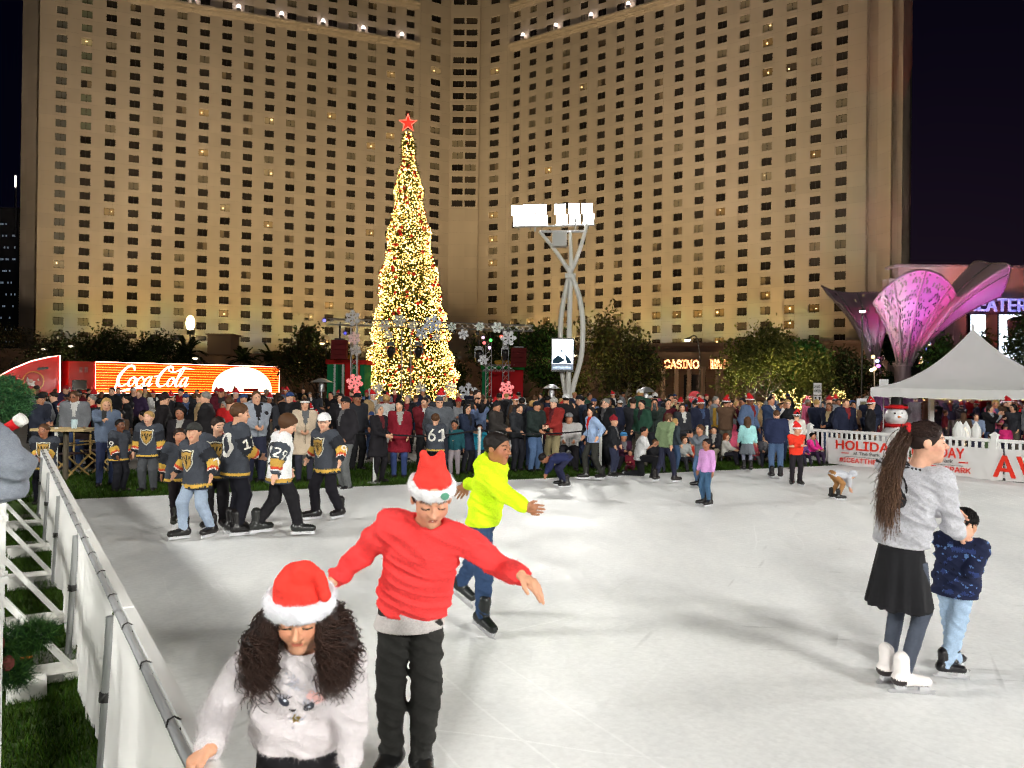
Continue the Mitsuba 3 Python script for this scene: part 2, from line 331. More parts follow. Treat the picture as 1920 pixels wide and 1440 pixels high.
# centre: two re-entrant facets and a proud middle bay with paired windows over a plain shaft
E0, E4 = WL.Q, WR.P
M0, M1 = plan(838, 201.5), plan(893, 201.5)
WC1 = Wall(E0, M0, 80.0); WC3 = Wall(M1, E4, 120.0)
facade(WC1, [WC1.L * 0.53], ROWS + UROWS, 0, ZT, 2.6); facade(WC3, [WC3.L * 0.50], ROWS + UROWS, 0, ZT, 2.6)
nC = A([0.0, -1.0]) 
WC2 = Wall(M0 + nC * 1.1, M1 + nC * 1.1, 100.0)
facade(WC2, [WC2.L / 2 - 1.62, WC2.L / 2 + 1.62], ROWS[12:] + UROWS, 38.0, ZT, 2.75)
wq(WC2, 0, WC2.L, 0, 38.0)
for q0, q1 in ((M0, M0 + nC * 1.1), (M1 + nC * 1.1, M1)):
    w = Wall(q0, q1, 140.0); wq(w, 0, w.L, 0, ZT)
# stepped end piers
def pier(px0, px1, d0, d1, z1=ZT, s0=300.0):
    a, b = plan(px0, d0), plan(px1, d1); w = Wall(a, b, s0); wq(w, 0, w.L, 0, z1); return a, b
pL0 = plan(66, 169.0); Wl = Wall(plan(62, 173.0), WL.P, 290.0); wq(Wl, 0, Wl.L, 0, ZT)
pier(33, 62, 172.0, 168.5); w = Wall(plan(62, 168.5), plan(62.5, 173), 310.0); wq(w, 0, w.L, 0, ZT); w = Wall(plan(36, 190), plan(33, 172.0), 320.0); wq(w, 0, w.L, 0, ZT)
e = WR.Q
steps = [(1618, 152.6), (1641, 151.2), (1667, 147.6), (1669, 150.5), (1688, 147.9), (1705, 158.0)]
a = e
for k, (px, d) in enumerate(steps):
    b = plan(px, d); w = Wall(a, b, 330.0 + 20 * k); wq(w, 0, w.L, 0, ZT); a = b
m_v, m_f = A(vs), A(fs); m_f = np.vstack([m_f[:, [0, 1, 2]], m_f[:, [0, 2, 3]]])
scene[numbered('hotel__wall')] = mikit.ply((m_v, m_f), 'hotel_wall', uv=A(uvs))
# solid mass behind the facades, so that the tower is no shell from the side
m = MB()
core = Polygon([WL.P - WL.n * 1, WL.Q - WL.n * 1, M0 - [0, -1.2], M1 - [0, -1.2], WR.P - WR.n * 1, WR.Q - WR.n * 1, WR.Q - WR.n * 16, (WR.P + [4, 20]), (WL.Q + [-4, 20]), WL.P - WL.n * 16])
m.mesh(prism(core, ZT - 0.5), (0.42, 0.37, 0.3)); part(hotel, 'core', m, 'matte')
# windows: panes with a mullion, some curtained, some with a lamp lit inside
rng = np.random.default_rng(21)
order = sorted(range(len(WIN)), key=lambda i: np.linalg.norm(np.append(WIN[i][0].P + WIN[i][0].x * WIN[i][1], WIN[i][2]) - CAM) + (1000 if WIN[i][2] > 84 else 0))
rank = {i: k for k, i in enumerate(order)}
rest, rest_lit, lampm = MB(), MB(), MB()
def is_lit(w, c, r):
    p = 0.045
    if r < ROWS[3] and w is WR: p = 0.10 if r != ROWS[2] else 0.72
    if w is WC2 or w is WC1 or w is WC3: p = 0.06
    if r > 85: p = 0.0
    return rng.random() < p
for i, (w, c, r, ww, wh, dep) in enumerate(WIN):
    lit = is_lit(w, c, r); u = rng.random()
    col = A([0.030, 0.026, 0.022]) * rng.uniform(0.5, 1.7)
    first = (w is WL and c < 5)
    if lit: col = A([0.34, 0.24, 0.12]) * rng.uniform(.4, 1.1)
    if first: col = A([0.15, 0.15, 0.13])
    elif w is WL and c < 10 and r > 55: col = A([0.20, 0.22, 0.15]) if rng.random() < 0.7 else col
    elif u < 0.10: col = A([0.30, 0.26, 0.18]) * rng.uniform(0.6, 1.0)
    elif u < 0.22: col = A([0.09, 0.07, 0.05]) * rng.uniform(0.7, 1.2)
    m = MB(); hw, hh = ww / 2 - 0.01, wh / 2 - 0.01
    m.quad(w.p(c - hw, r - hh, -dep + 0.03), w.p(c + hw, r - hh, -dep + 0.03), w.p(c + hw, r + hh, -dep + 0.03), w.p(c - hw, r + hh, -dep + 0.03), col)
    if 0.10 < u < 0.2 and not first:      # half drawn curtain
        s = rng.choice([-1, 1]); a0, a1 = (c - hw, c - hw * 0.1) if s < 0 else (c + hw * 0.1, c + hw)
        cu = MB(); cu.quad(*[w.p(a, z, -dep + 0.036) for a, z in ((a0, r - hh), (a1, r - hh), (a1, r + hh), (a0, r + hh))], A([0.24, 0.19, 0.12]))
    else: cu = None
    mu = MB(); mu.col = A([0.06, 0.055, 0.05])
    for a0, a1, z0, z1 in ((c - 0.05, c + 0.05, r - hh, r + hh), (c - hw, c + hw, r + hh - 0.07, r + hh), (c - hw, c + hw, r - hh, r - hh + 0.07)):
        mu.quad(*[w.p(a, z, -dep + 0.06) for a, z in ((a0, z0), (a1, z0), (a1, z1), (a0, z1))])
    if lit:
        lc = rng.uniform(-0.55, 0.55); lz = r + rng.uniform(-0.25, 0.45)
        lampm.ball(w.p(c + lc, lz, -dep + 0.10), (0.2 * rng.uniform(.6, 1.3), 0.1, 0.16 * rng.uniform(.6, 1.4)), 1)
    if rank[i] < 300:
        k = part(hotel, 'window', m, 'pane')
        part(k, 'mullion', mu, 'matte')
        if cu: part(k, 'curtain', cu, 'matte')
    else:
        (rest_lit if lit else rest).mesh(m); rest.mesh(mu)
        if cu: rest.mesh(cu)
part(hotel, 'upper_windows', rest, 'pane', kind='stuff')
part(hotel, 'lit_windows', rest_lit, 'pane', kind='stuff', emit=(0.16, 0.10, 0.04))
part(hotel, 'room_lamps', lampm, 'matte', kind='stuff', emit=(3.2, 2.0, 0.7))
# cornices
def cornice(w, z, L0=0.0):
    m = MB(); prof = [(0.25, 0.0, 0.35), (0.55, 0.35, 0.5), (0.75, 0.85, 0.25), (1.0, 1.1, 0.45)]
    for o, dz, h in prof:
        a, b = w.p(L0, z + dz + h / 2, o / 2), w.p(w.L, z + dz + h / 2, o / 2)
        m.beam(a, b, o, h - 0.02, side=np.append(w.n, 0))
    part(hotel, 'cornice', m, 'hotel_trim')
for w in (WL, WR):
    cornice(w, 85.1); cornice(w, 95.0); cornice(w, 10.0)
# uplights on the first cornice, between the upper windows
def spot(key, o, t, inten, cut, beam, w):
    scene[numbered(key)] = {'type': 'spot', 'to_world': T().look_at(origin=A(o).tolist(), target=A(t).tolist(), up=[0.01, 0.02, 1]), 'intensity': rgb(inten), 'cutoff_angle': cut, 'beam_width': beam, 'sampling_weight': w}
m = MB(); body = MB()
for w, cols in ((WL, colsL), (WR, colsR)):
    for k in range(len(cols) - 1):
        if k % 2 != (1 if w is WL else 0) : continue
        c = (cols[k] + cols[k + 1]) / 2
        m.ball(w.p(c, 87.6, 0.95), (0.45, 0.45, 0.6), 1); body.box(w.p(c, 87.0, 0.95), (0.8, 0.8, 0.55))
        vis = 10 <= k if w is WL else k <= 6
        if vis: spot('ledge_uplight_light', w.p(c, 87.7, 1.0), w.p(c, 96, 0.3), A([1.0, 0.78, 0.72]) * 70, 30, 9, 0.12)
part(hotel, 'ledge_lamp', m, 'matte', kind='stuff', emit=(9, 7.6, 7.2)); part(hotel, 'ledge_lamp_body', body, 'metal', kind='stuff')
# the wash: near uplights on the podium make the scallops, broader floods further out carry the height
ul = MB()
for w, cols in ((WL, colsL), (WR, colsR)):
    for k in range(0, 16, 2):
        c = (cols[k] + cols[k + 1]) / 2
        o = w.p(c, 9.2, 7.0)
        amp = (1.0, 0.75, 1.15, 0.9, 1.2, 0.8, 1.0, 0.9)[k // 2]
        spot('wall_uplight_light', o, w.p(c, 19, 0), WASH * 620 * amp, 62, 8, 0.16)
        ul.box(o - A([0, 0, 0.35]), (0.9, 0.9, 0.5))
    for a in (0.08, 0.29, 0.5, 0.71, 0.92):
        o = w.p(w.L * a, 9.0, 44.0)
        spot('tower_flood_light', o, w.p(w.L * (a * .94 + .03), 64, 0), A([1.0, 0.76, 0.46]) * 2750, 42, 11, 0.15)
o = WC2.p(WC2.L / 2, 9.0, 52.0); spot('tower_flood_light', o, WC2.p(WC2.L / 2, 58, 0), A([1.0, 0.74, 0.42]) * 2100, 34, 14, 0.15)
o = WC2.p(WC2.L / 2, 9.0, 7.0); spot('wall_uplight_light', o, WC2.p(WC2.L / 2, 24, 0), WASH * 1000, 40, 6, 0.14); ul.box(o, (0.9, 0.9, 0.5))
for w in (WC1, WC3):
    o = w.p(w.L / 2, 9.0, 6.0); spot('wall_uplight_light', o, w.p(w.L / 2, 24, 0), WASH * 400, 40, 6, 0.10); ul.box(o, (0.9, 0.9, 0.5))
for px, d, tpx_, td_, I in ((-20, 130, 50, 169, 2600), (1640, 108, 1660, 148, 5200)):
    a_, b_ = plan(px, d), plan(tpx_, td_); o = A([a_[0], a_[1], 9.0]); spot('pier_flood_light', o, A([b_[0], b_[1], 62.0]), A([1.0, 0.82, 0.68]) * I, 40, 26, 0.10); ul.box(o - A([0, 0, .4]), (0.9, 0.9, 0.5))
part(hotel, 'uplight_body', ul, 'metal', kind='stuff')
# podium: a low brown base in front of the tower
pod = thing('podium', 'low brown stone podium along the foot of the hotel tower', 'podium')
def podwall(p, n, uv):
    b = smoothstep(0.46, 0.5, dr.abs(p.z / 1.1 - dr.floor(p.z / 1.1) - 0.5))
    return mix((0.27, 0.19, 0.14), (0.20, 0.135, 0.10), fbm(p.x * 0.5, p.z * 0.5)) * (1 - 0.3 * b)
scene['pod_mat'] = prin(mikit.proc(podwall), 0.85)
m = MB()
def wallbox(px0, d0, px1, d1, z0, z1, thick=4.0, mb=None, col=None):
    a, b = plan(px0, d0), plan(px1, d1); x = unit(b - a); n = A([-x[1], x[0]]); c = (a + b) / 2 + n * thick / 2
    R = np.eye(3); R[:2, 0] = x; R[:2, 1] = n
    (m if mb is None else mb).box((c[0], c[1], (z0 + z1) / 2), (np.linalg.norm(b - a), thick, z1 - z0), R, col)
wallbox(-40, 150, 500, 165, -0.1, 8.2); wallbox(500, 165, 960, 190, -0.1, 8.0)
wallbox(940, 175, 1640, 140, -0.1, 10.3); wallbox(1640, 140, 1720, 139, -0.1, 9.0)
part(pod, 'wall', m, 'pod_mat')
m = MB(); wallbox(940, 174.5, 1640, 139.5, 10.3, 10.9, 5, m, (0.3, 0.22, 0.17)); wallbox(940, 174.7, 1640, 139.7, 7.2, 7.6, 5, m, (0.28, 0.2, 0.15)); part(pod, 'cornice', m, 'matte')
ent = at(1283, 700, 148)
m = MB(); wallbox(1216, 150.0, 1352, 143.5, 6.0, 8.7, 6, m, (0.34, 0.25, 0.18)); part(pod, 'entrance_fascia', m, 'matte')
for px in (1222, 1243, 1268, 1292, 1318, 1346):
    d = 149.2 - (px - 1216) / 136 * 6.4; q = plan(px, d)
    m = MB(); m.lathe([(0.62, -0.1), (0.62, 0.5), (0.45, 0.6), (0.42, 5.4), (0.62, 5.6), (0.62, 6.0)], (q[0], q[1], 0), 14, (0.48, 0.38, 0.28)); part(pod, 'column', m, 'matte', smooth=40)
for px in (1243, 1292, 1330):
    q = at(px, 720, 147); 
    scene[numbered('entrance_lamp')] = {'type': 'point', 'position': [q[0], q[1] + 0.5, 5.0], 'intensity': rgb(A([1, 0.62, 0.3]) * 4), 'sampling_weight': 0.04}
q = at(1310, 720, 144); m = MB(); R = np.eye(3); 
m.box((q[0], q[1] + 3, 2.3), (4, 0.4, 4.6), None, (0.03, 0.03, 0.03)); part(pod, 'doorway', m, 'gloss')
# the left part of the podium: pavilions on the roof line with hipped caps
for i, (px, d, w_, h0, h1) in enumerate([(418, 158, 4.6, 7.6, 11.4), (585, 172, 4.4, 7.6, 11.0), (905, 170, 4, 7.5, 9.0)]):
    q = plan(px, d); m = MB(); m.box((q[0], q[1], (h0 + h1) / 2), (w_, w_, h1 - h0), None, (0.16, 0.12, 0.10)); m.box((q[0], q[1], h1 + 0.15), (w_ + 0.6, w_ + 0.6, 0.3), None, (0.18, 0.13, 0.11))
    part(pod, 'roof_pavilion', m, 'matte')
# the one wash lamp that shows its face, on the podium roof
q = at(357, 606, 152); m = MB(); m.ball(q, (0.85, 0.6, 1.5), 2)
fl = thing('roof_floodlight', 'blazing floodlight on the podium roof at the foot of the left wing', 'floodlight'); part(fl, 'lens', m, 'matte', emit=(14, 10, 4.6), smooth=True)
m = MB(); m.box(q + A([0, 0.2, -1.7]), (1.2, 0.9, 0.9), None, (0.1, 0.1, 0.1)); m.tube([q + A([0, 0, -2.0]), A([q[0], q[1], 7.8])], 0.12, 8, (0.1, 0.1, 0.1)); part(fl, 'housing', m, 'metal')
# ------------------------------------------------------------------ flood tower
def flood_tower(label, base, facing, full, power=1.0):
    k = thing('flood_tower', label, 'light tower')
    D = base[1] if full else None
    R = rotz(facing)
    L = lambda x, y, z: base + R @ A([x, y, 0]) + A([0, 0, z])
    sc = 38.0 / F
    def q(px, py, y=0.0): return L((px - 1066) * sc, y, (737 - py) * sc + 1.75)
    for nm, pts in (('mast', [(1070, 800, 0), (1061, 746, 0.1), (1052, 690, .3), (1050, 640, .35), (1052, 590, .3), (1064, 527, .1), (1078, 493, 0), (1090, 455, 0), (1097, 425, 0)]),
                    ('mast', [(1070, 800, 0), (1072, 746, 0.0), (1088, 680, -.2), (1091, 638, -.25), (1090, 600, -.25), (1083, 560, -.1), (1069, 524, -.1), (1050, 493, 0), (1030, 466, 0), (1008, 440, 0)]),
                    ('mast', [(1070, 800, 0), (1066, 740, -.2), (1066, 640, -.2), (1067, 560, 0), (1068, 500, 0), (1066, 440, 0)])):
        P = spline([q(a, b, c) for a, b, c in pts], 6); n = len(P)
        m = MB(); m.tube(P, np.interp(np.arange(n), [0, n * 0.55, n], [0.125, 0.125, 0.08]), 12, (0.86, 0.86, 0.80)); part(k, nm, m, 'gloss', smooth=50)
    m = MB(); m.tube([q(1008, 441), q(1098, 440)], 0.07, 10, (0.5, 0.5, 0.47)); m.tube([q(960, 432), q(1112, 428)], 0.05, 8, (0.5, 0.5, 0.47))
    for px in (990, 1066): m.tube([q(px + 10, 441), q(px + 10, 405)], 0.05, 8, (0.5, 0.5, 0.47))
    part(k, 'crossbar', m, 'gloss', smooth=50)
    m = MB(); m.box(q(1067, 524), (0.5, 0.3, 0.22), R, (0.55, 0.55, 0.5)); part(k, 'clamp', m, 'gloss')
    tilt = math.radians(14); Rt = R @ A([[1, 0, 0], [0, math.cos(tilt), -math.sin(tilt)], [0, math.sin(tilt), math.cos(tilt)]])
    lens = MB()
    for ix, px in enumerate((966, 988, 1010, 1047, 1072, 1097)):
        for iy, py in enumerate((401, 421)):
            c = q(px + (3 if iy else 0), py - ix * 0.8); nrm = Rt @ A([0, -1.0, 0])
            h = MB(); h.box(c - nrm * 0.07, (0.545, 0.14, 0.50), Rt, (0.35, 0.35, 0.35)); [h.box(c - nrm * 0.19 + Rt @ A([o, 0, 0]), (0.02, 0.10, 0.44), Rt, (0.3, 0.3, 0.3)) for o in (-.2, -.1, 0, .1, .2)]
            h.beam(c - nrm * 0.15, c - nrm * 0.15 - A([0, 0, 0.45]), 0.05, 0.05, (0.3, 0.3, 0.3))
            lp = part(k, 'lamp', h, 'metal', smooth=40)
            v = A([[x_, -0.012, z_] for x_, z_ in ((-.26, -.24), (.26, -.24), (.26, .24), (-.26, .24))]) @ Rt.T + c; lens.add(v, [[0, 1, 2, 3]])
    v, f, c_ = lens.out(); fn = np.cross(v[f[0, 1]] - v[f[0, 0]], v[f[0, 2]] - v[f[0, 0]])
    if np.dot(fn, Rt @ A([0, -1.0, 0])) < 0: f = f[:, ::-1]
    part(k, 'lenses', (v, f, c_), 'matte', emit=FLOOD_TINT * FLOOD * power, ew=0.7, kind='stuff')
    m = MB(); m.box(q(1046, 458, -0.3), (0.68, 0.55, 0.68), R, (0.66, 0.66, 0.62)); m.box(q(1046, 458, -0.585), (0.60, 0.02, 0.58), R, (0.55, 0.55, 0.52)); part(k, 'speaker_cabinet', m, 'gloss')
    return k, q, R
tw_b = at(1066, 720, 38)
tw, tq, tR = flood_tower('white twisted tube light tower with two blazing lamp banks behind the crowd', A([at(1066, 720, 38)[0], 38.0, 0.0]), math.radians(-3), True, 0.29)
flood_tower('light tower out of view past the right side of the rink', A([24.0, 7.0, 0.0]), math.radians(-78), False, 0.33)
flood_tower('light tower out of view behind the camera on the left', A([-4.0, -19.0, 0.0]), math.radians(168), False, 0.68)
flood_tower('light tower out of view behind the camera on the right', A([14.0, -15.0, 0.0]), math.radians(-150), False, 0.72)
flood_tower('light tower out of view past the left end of the crowd', A([-17.0, 5.0, 0.0]), math.radians(82), False, 0.34)
o = A([tw_b[0] + 0.5, 35.6, 0.3]); spot('mast_uplight_light', o, A([tw_b[0], 38.0, 6.0]), A([1, .98, .85]) * 210, 30, 14, 0.10)  # added uplight, unseen, only there to brighten the white mast
m = MB(); m.box(o - A([0, 0, .2]), (.3, .3, .25), None, (.05, .05, .05)); solo('mast_uplight', m, 'metal', 'added small uplight that brightens the light tower mast, hidden by the crowd', 'uplight')
# the advertising screen on the tower
sc = 38.0 / F
k = thing('tower_screen', 'glowing white video screen hung on the light tower mast', 'screen')
m = MB(); m.box(tq(1054, 673, -0.45), (42 * sc, 0.16, 62 * sc), tR, (0.02, 0.02, 0.02)); part(k, 'cabinet', m, 'gloss')
def scr(px, py, o=-0.54): return tq(px, py, o)
m = MB(); m.quad(scr(1034.5, 690), scr(1073.5, 690), scr(1073.5, 645), scr(1034.5, 645)); part(k, 'display', m, 'matte', emit=(3.0, 3.4, 3.9), ew=0.05)
m = MB(); m.quad(scr(1034.5, 701), scr(1073.5, 701), scr(1073.5, 690.3), scr(1034.5, 690.3)); part(k, 'display', m, 'matte', emit=(0.02, 0.06, 0.14))
m = MB()
for pts in ([(1036, 689), (1047, 689), (1059, 683), (1052, 678), (1046, 674), (1036, 682)], [(1058, 672), (1066, 679), (1072, 689), (1062, 689)], [(1050, 661), (1055, 668), (1052, 670)]):
    a = A([scr(x, y, -0.55) for x, y in pts]); m.add(a, [[0, i, i + 1] for i in range(1, len(a) - 1)], (0.05, 0.11, 0.17))
part(k, 'picture', m, 'matte')
t = text('\u2022 BOTTLED FRESH'.replace('\u2022 ', 'o '), 0.07, 0.01); t = xf(t, frame(scr(1036, 698, -0.56), tR @ A([1, 0, 0]), [0, 0, 1])); part(k, 'lettering', t, 'matte', emit=(1.2, 1.6, 2.0))
# ------------------------------------------------------------------ rink fence on the left: pipe frame, white fabric, clips
rng = np.random.default_rng(8)
FH = 0.78
fb0 = gnd(90, 965) - side * 0.045; fline = lambda t, off=0.0, z=0.0: A([fb0[0], fb0[1], 0]) + fdir * t + side * off + A([0, 0, z])
fk = thing('rink_fence', 'low pipe fence hung with white fabric along the left edge of the ice', 'fence')
ts = [-2.35 + 2.2 * k for k in range(8)]
for a, b in zip(ts[:-1], ts[1:]):
    m = MB(); m.tube([fline(a + 0.02, 0, FH), fline(b - 0.02, 0, FH)], 0.016, 10, (0.36, 0.37, 0.38)); part(fk, 'rail', m, 'gloss', smooth=50)
    m = MB(); m.beam(fline(a + 0.015, 0.042, FH + 0.012), fline(b - 0.015, 0.042, FH + 0.012), 0.045, 0.018, (0.72, 0.73, 0.72)); part(fk, 'cap_board', m, 'gloss')
    ph = rng.uniform(0, 9, 4)
    def fab(u, v, a=a, b=b, ph=ph):
        t = a + 0.03 + (b - a - 0.06) * u; sag = 0.05 * np.sin(u * PI) * (1 - v)
        z = -0.03 + (FH + 0.012 + 0.03) * v + (1 - v) * (0.05 + 0.05 * np.sin(u * 7 + ph[0]))
        o = -0.020 - (0.08 + 0.92 * np.clip(1.25 * (1 - v), 0, 1)) * (0.006 * np.sin(u * 34 + ph[1] + v * 2) + 0.003 * np.sin(u * 71 + ph[2]) + 0.014 * np.sin(u * 9 + ph[3])) - 0.02 * (1 - v) ** 2
        return fb0[:3] * [1, 1, 0] + fdir * t[..., None] + side * o[..., None] + A([0, 0, 1.0]) * z[..., None]
    v, f = grid_mesh(fab, 90, 16); part(fk, 'fabric_panel', (v, f), 'canvas', smooth=True)
    for k in range(4):
        t = a + 0.28 + 0.55 * k
        m = MB(); P = [fline(t + 0.01 * rng.normal(), 0.0 + 0.026 * math.cos(q) + 0.006, FH + 0.002 + 0.024 * math.sin(q)) for q in np.linspace(-2.5, 2.9, 9)]; m.tube(P, 0.003, 5, (0.02, 0.02, 0.02))
        part(fk, 'cable_tie', m, 'gloss')
for t in ts:
    m = MB(); m.tube([fline(t, -0.066, -0.03), fline(t, -0.03, FH - 0.01)], 0.020, 10, (0.52, 0.53, 0.54)); m.tube([fline(t, -0.048, 0.40), fline(t, -0.047, 0.44)], 0.027, 10, (0.1, 0.1, 0.1)); part(fk, 'post', m, 'metal', smooth=50)
    m = MB(); m.box(fline(t, -0.10, -0.022), (0.28, 0.34, 0.014), rotz(math.atan2(fdir[1], fdir[0])), (0.33, 0.33, 0.32)); part(fk, 'base_plate', m, 'metal')
# white wooden picket fence that the camera looks along
pk = thing('picket_fence', 'white wooden picket fence on broad plank feet seen edge on at left', 'fence')
pdir = -fdir; pside = side
fp = lambda t, off=0.0, z=0.0: A([0, 0, -0.03]) + pdir * t - pside * 0.115 + pside * off + A([0, 0, z])
R = rotz(math.atan2(pdir[1], pdir[0]))
W1 = (0.74, 0.74, 0.71)
t0, t1 = 3.9, 14.0
for k in range(int((t1 - t0) / 0.24)):
    t = t0 + 0.14 + 0.24 * k
    poly = Polygon([(-0.036, 0.12), (0.036, 0.12), (0.036, 0.86), (0, 0.93), (-0.036, 0.86)])
    m = xf(prism(poly, 0.018), frame(fp(t, -0.02), pdir, [0, 0, 1])); part(pk, 'picket', m, 'wood', color=W1)
for z in (0.25, 0.74):
    m = MB(); m.beam(fp(t0, 0.025, z), fp(t1, 0.025, z), 0.035, 0.07, W1); part(pk, 'rail', m, 'wood')
for k, t in enumerate((3.95, 5.7, 7.0, 8.6, 10.1, 11.9)):
    m = MB(); m.box(fp(t, 0.06, 0.5), (0.09, 0.09, 1.0), R, W1); m.box(fp(t, 0.06, 1.015), (0.12, 0.12, 0.03), R, W1); m.lathe([(0.06, 0), (0.0, 0.07)], fp(t, 0.06, 1.03), 4, W1); part(pk, 'post', m, 'wood')
    if k > 0:
        m = MB(); m.box(fp(t, 0.34, 0.035), (0.24, 0.62, 0.05), R, (0.70, 0.69, 0.65)); part(pk, 'foot', m, 'wood')
        m = MB(); m.beam(fp(t, 0.10, 0.52), fp(t, 0.46, 0.06), 0.06, 0.035, W1, side=pdir); part(pk, 'brace', m, 'wood')
        m = MB(); m.box(fp(t - 0.30, 0.22, 0.06), (0.13, 0.20, 0.11), R, (0.72, 0.71, 0.68)); part(pk, 'foot_block', m, 'wood')
# orange cord and a dropped leaf on the lawn
m = MB(); P = spline([gnd(-20, 1240, -0.022), gnd(60, 1232, -0.022), gnd(110, 1226, -0.022), gnd(150, 1217, -0.022), gnd(178, 1222, -0.022)], 8); m.tube(P, 0.008, 6, lin(230, 110, 30)); 
solo('power_cord', m, 'gloss', 'orange power cord lying on the grass between the two fences', 'cord')
m = MB(); P = spline([gnd(60, 1082, -0.022), gnd(90, 1081, -0.022), gnd(126, 1078, -0.022)], 8); m.tube(P, 0.009, 6, lin(215, 100, 30)); 
solo('power_cord', m, 'gloss', 'short orange cord on the grass by the middle plank feet', 'cord')
q = gnd(43, 1033, -0.01); m = MB(); a = np.arange(9) * 2 * PI / 9; v = np.c_[0.055 * np.cos(a) * (1 + .3 * np.cos(5 * a)), 0.055 * np.sin(a), 0.012 * np.sin(3 * a)] + q; m.add(np.vstack([v, q + A([0, 0, .015])]), [[9, i, (i + 1) % 9] for i in range(9)], lin(235, 150, 30))
solo('fallen_leaf', m, 'leaf', 'single yellow leaf lying on the grass by the fences', 'leaf')
# evergreen sprays: on the near picket post, and the bunch with a red stocking
def needles(m, c, rad, n, rng, ln=0.07, w=0.0022, cols=((40, 70, 30), (70, 105, 50), (30, 55, 35)), flat=1.0):
    d = rng.normal(size=(n, 3)); d /= np.linalg.norm(d, axis=1, keepdims=True); P = c + d * A(rad) * rng.uniform(0.15, 1, (n, 1)) ** 0.5
    e = d * 0.6 + rng.normal(size=(n, 3)) * 0.6; e /= np.linalg.norm(e, axis=1, keepdims=True); s = np.cross(e, rng.normal(size=(n, 3))); s /= np.linalg.norm(s, axis=1, keepdims=True) + 1e-9
    L = ln * rng.uniform(0.5, 1.2, (n, 1)); v = np.stack([P - s * w, P + s * w, P + e * L], 1).reshape(-1, 3)
    pal = A([lin(*c_) for c_ in cols]); col = pal[rng.integers(0, len(cols), n)] * rng.uniform(0.6, 1.3, (n, 1))
    m.add(v, np.arange(3 * n).reshape(-1, 3), np.repeat(col, 3, 0))
g = thing('garland_spray', 'evergreen garland spray with pine cones on the nearest picket post', 'garland')
m = MB(); c = fp(4.1, 0.13, 0.70)
for dx, r in ((A([0, 0, 0.0]), 0.10), (A([0.10, 0.02, 0.03]), 0.07), (A([-.05, -.05, -0.08]), 0.09), (A([0.02, 0, -0.14]), 0.06)): needles(m, c + dx, (r, r, r * 0.7), 900, rng)
part(g, 'sprigs', m, 'leaf')
m = MB(); 
for dx in (A([0.0, -0.08, 0.02]), A([0.03, -0.06, -0.07]), A([-0.05, -0.07, -0.03])): m.ball(c + dx, (0.026, 0.026, 0.035), 1, lin(95, 50, 45))
part(g, 'cone', m, 'matte')
g = thing('evergreen_bunch', 'fuzzy green evergreen bunch above a red and white stocking at the left edge', 'decoration')
c = at(-4, 752, 6.2); m = MB(); needles(m, c, (0.26, 0.2, 0.20), 9000, rng, 0.05, 0.003, ((60, 105, 65), (85, 130, 80), (40, 75, 50))); part(g, 'needles', m, 'leaf')
m = MB(); P = spline([at(-10, 810, 6.1), at(8, 805, 6.05), at(26, 796, 6.0), at(36, 789, 6.0)], 5); m.tube(P, np.linspace(0.03, 0.045, len(P)), 12, lin(200, 30, 35)); part(g, 'stocking', m, 'cloth', smooth=50)
m = MB(); m.tube([at(33, 791, 6.0), at(44, 784, 6.0)], 0.05, 12, (0.75, 0.74, 0.70)); part(g, 'cuff', m, 'cloth', smooth=50)
m = MB(); b = gnd(-3, 1160, -0.03); m.tube([A([c[0], c[1], -0.03]), c], 0.045, 10, (0.12, 0.09, 0.05)); part(g, 'stem', m, 'wood')
# ------------------------------------------------------------------ white vinyl fence with banners on the far right
rk = thing('banner_fence', 'white picket railing carrying holiday banners along the far right of the rink', 'fence')
q0, q1 = gnd(1518, 866.5), gnd(1922, 906); rd = unit(q1 - q0); LEN = np.linalg.norm(q1 - q0) + 9
inn = A([rd[1], -rd[0], 0]); inn = inn if inn[1] < 0 else -inn
rp = lambda t, off=0.0, z=0.0: A([q0[0], q0[1], 0]) + rd * t + inn * off + A([0, 0, z])
RR = rotz(math.atan2(rd[1], rd[0])); FT = 0.86
W2 = (0.80, 0.80, 0.78)
posts_t = [0.0, 2.35, 4.45, 6.5, 8.6, 10.7, 12.8]
for t in posts_t:
    m = MB(); m.box(rp(t, 0, FT / 2 + 0.03), (0.11, 0.11, FT + 0.06), RR, W2); m.box(rp(t, 0, FT + 0.075), (0.14, 0.14, 0.03), RR, W2); m.lathe([(0.085, 0), (0, 0.06)], rp(t, 0, FT + 0.09), 4, W2); part(rk, 'post', m, 'gloss')
for a, b in zip(posts_t[:-1], posts_t[1:]):
    for z, h in ((FT - 0.04, 0.07), (0.10, 0.07)):
        m = MB(); m.beam(rp(a + 0.056, 0, z), rp(b - 0.056, 0, z), 0.045, h, W2); part(rk, 'rail', m, 'gloss')
    n = int((b - a) / 0.135)
    for k in range(n):
        t = a + (k + 0.7) * (b - a) / (n + 0.4)
        m = MB(); m.box(rp(t, 0, FT * 0.5), (0.055, 0.022, FT - 0.16), RR, W2); part(rk, 'baluster', m, 'gloss')
RED = lin(225, 60, 45); GRY = lin(120, 118, 116)
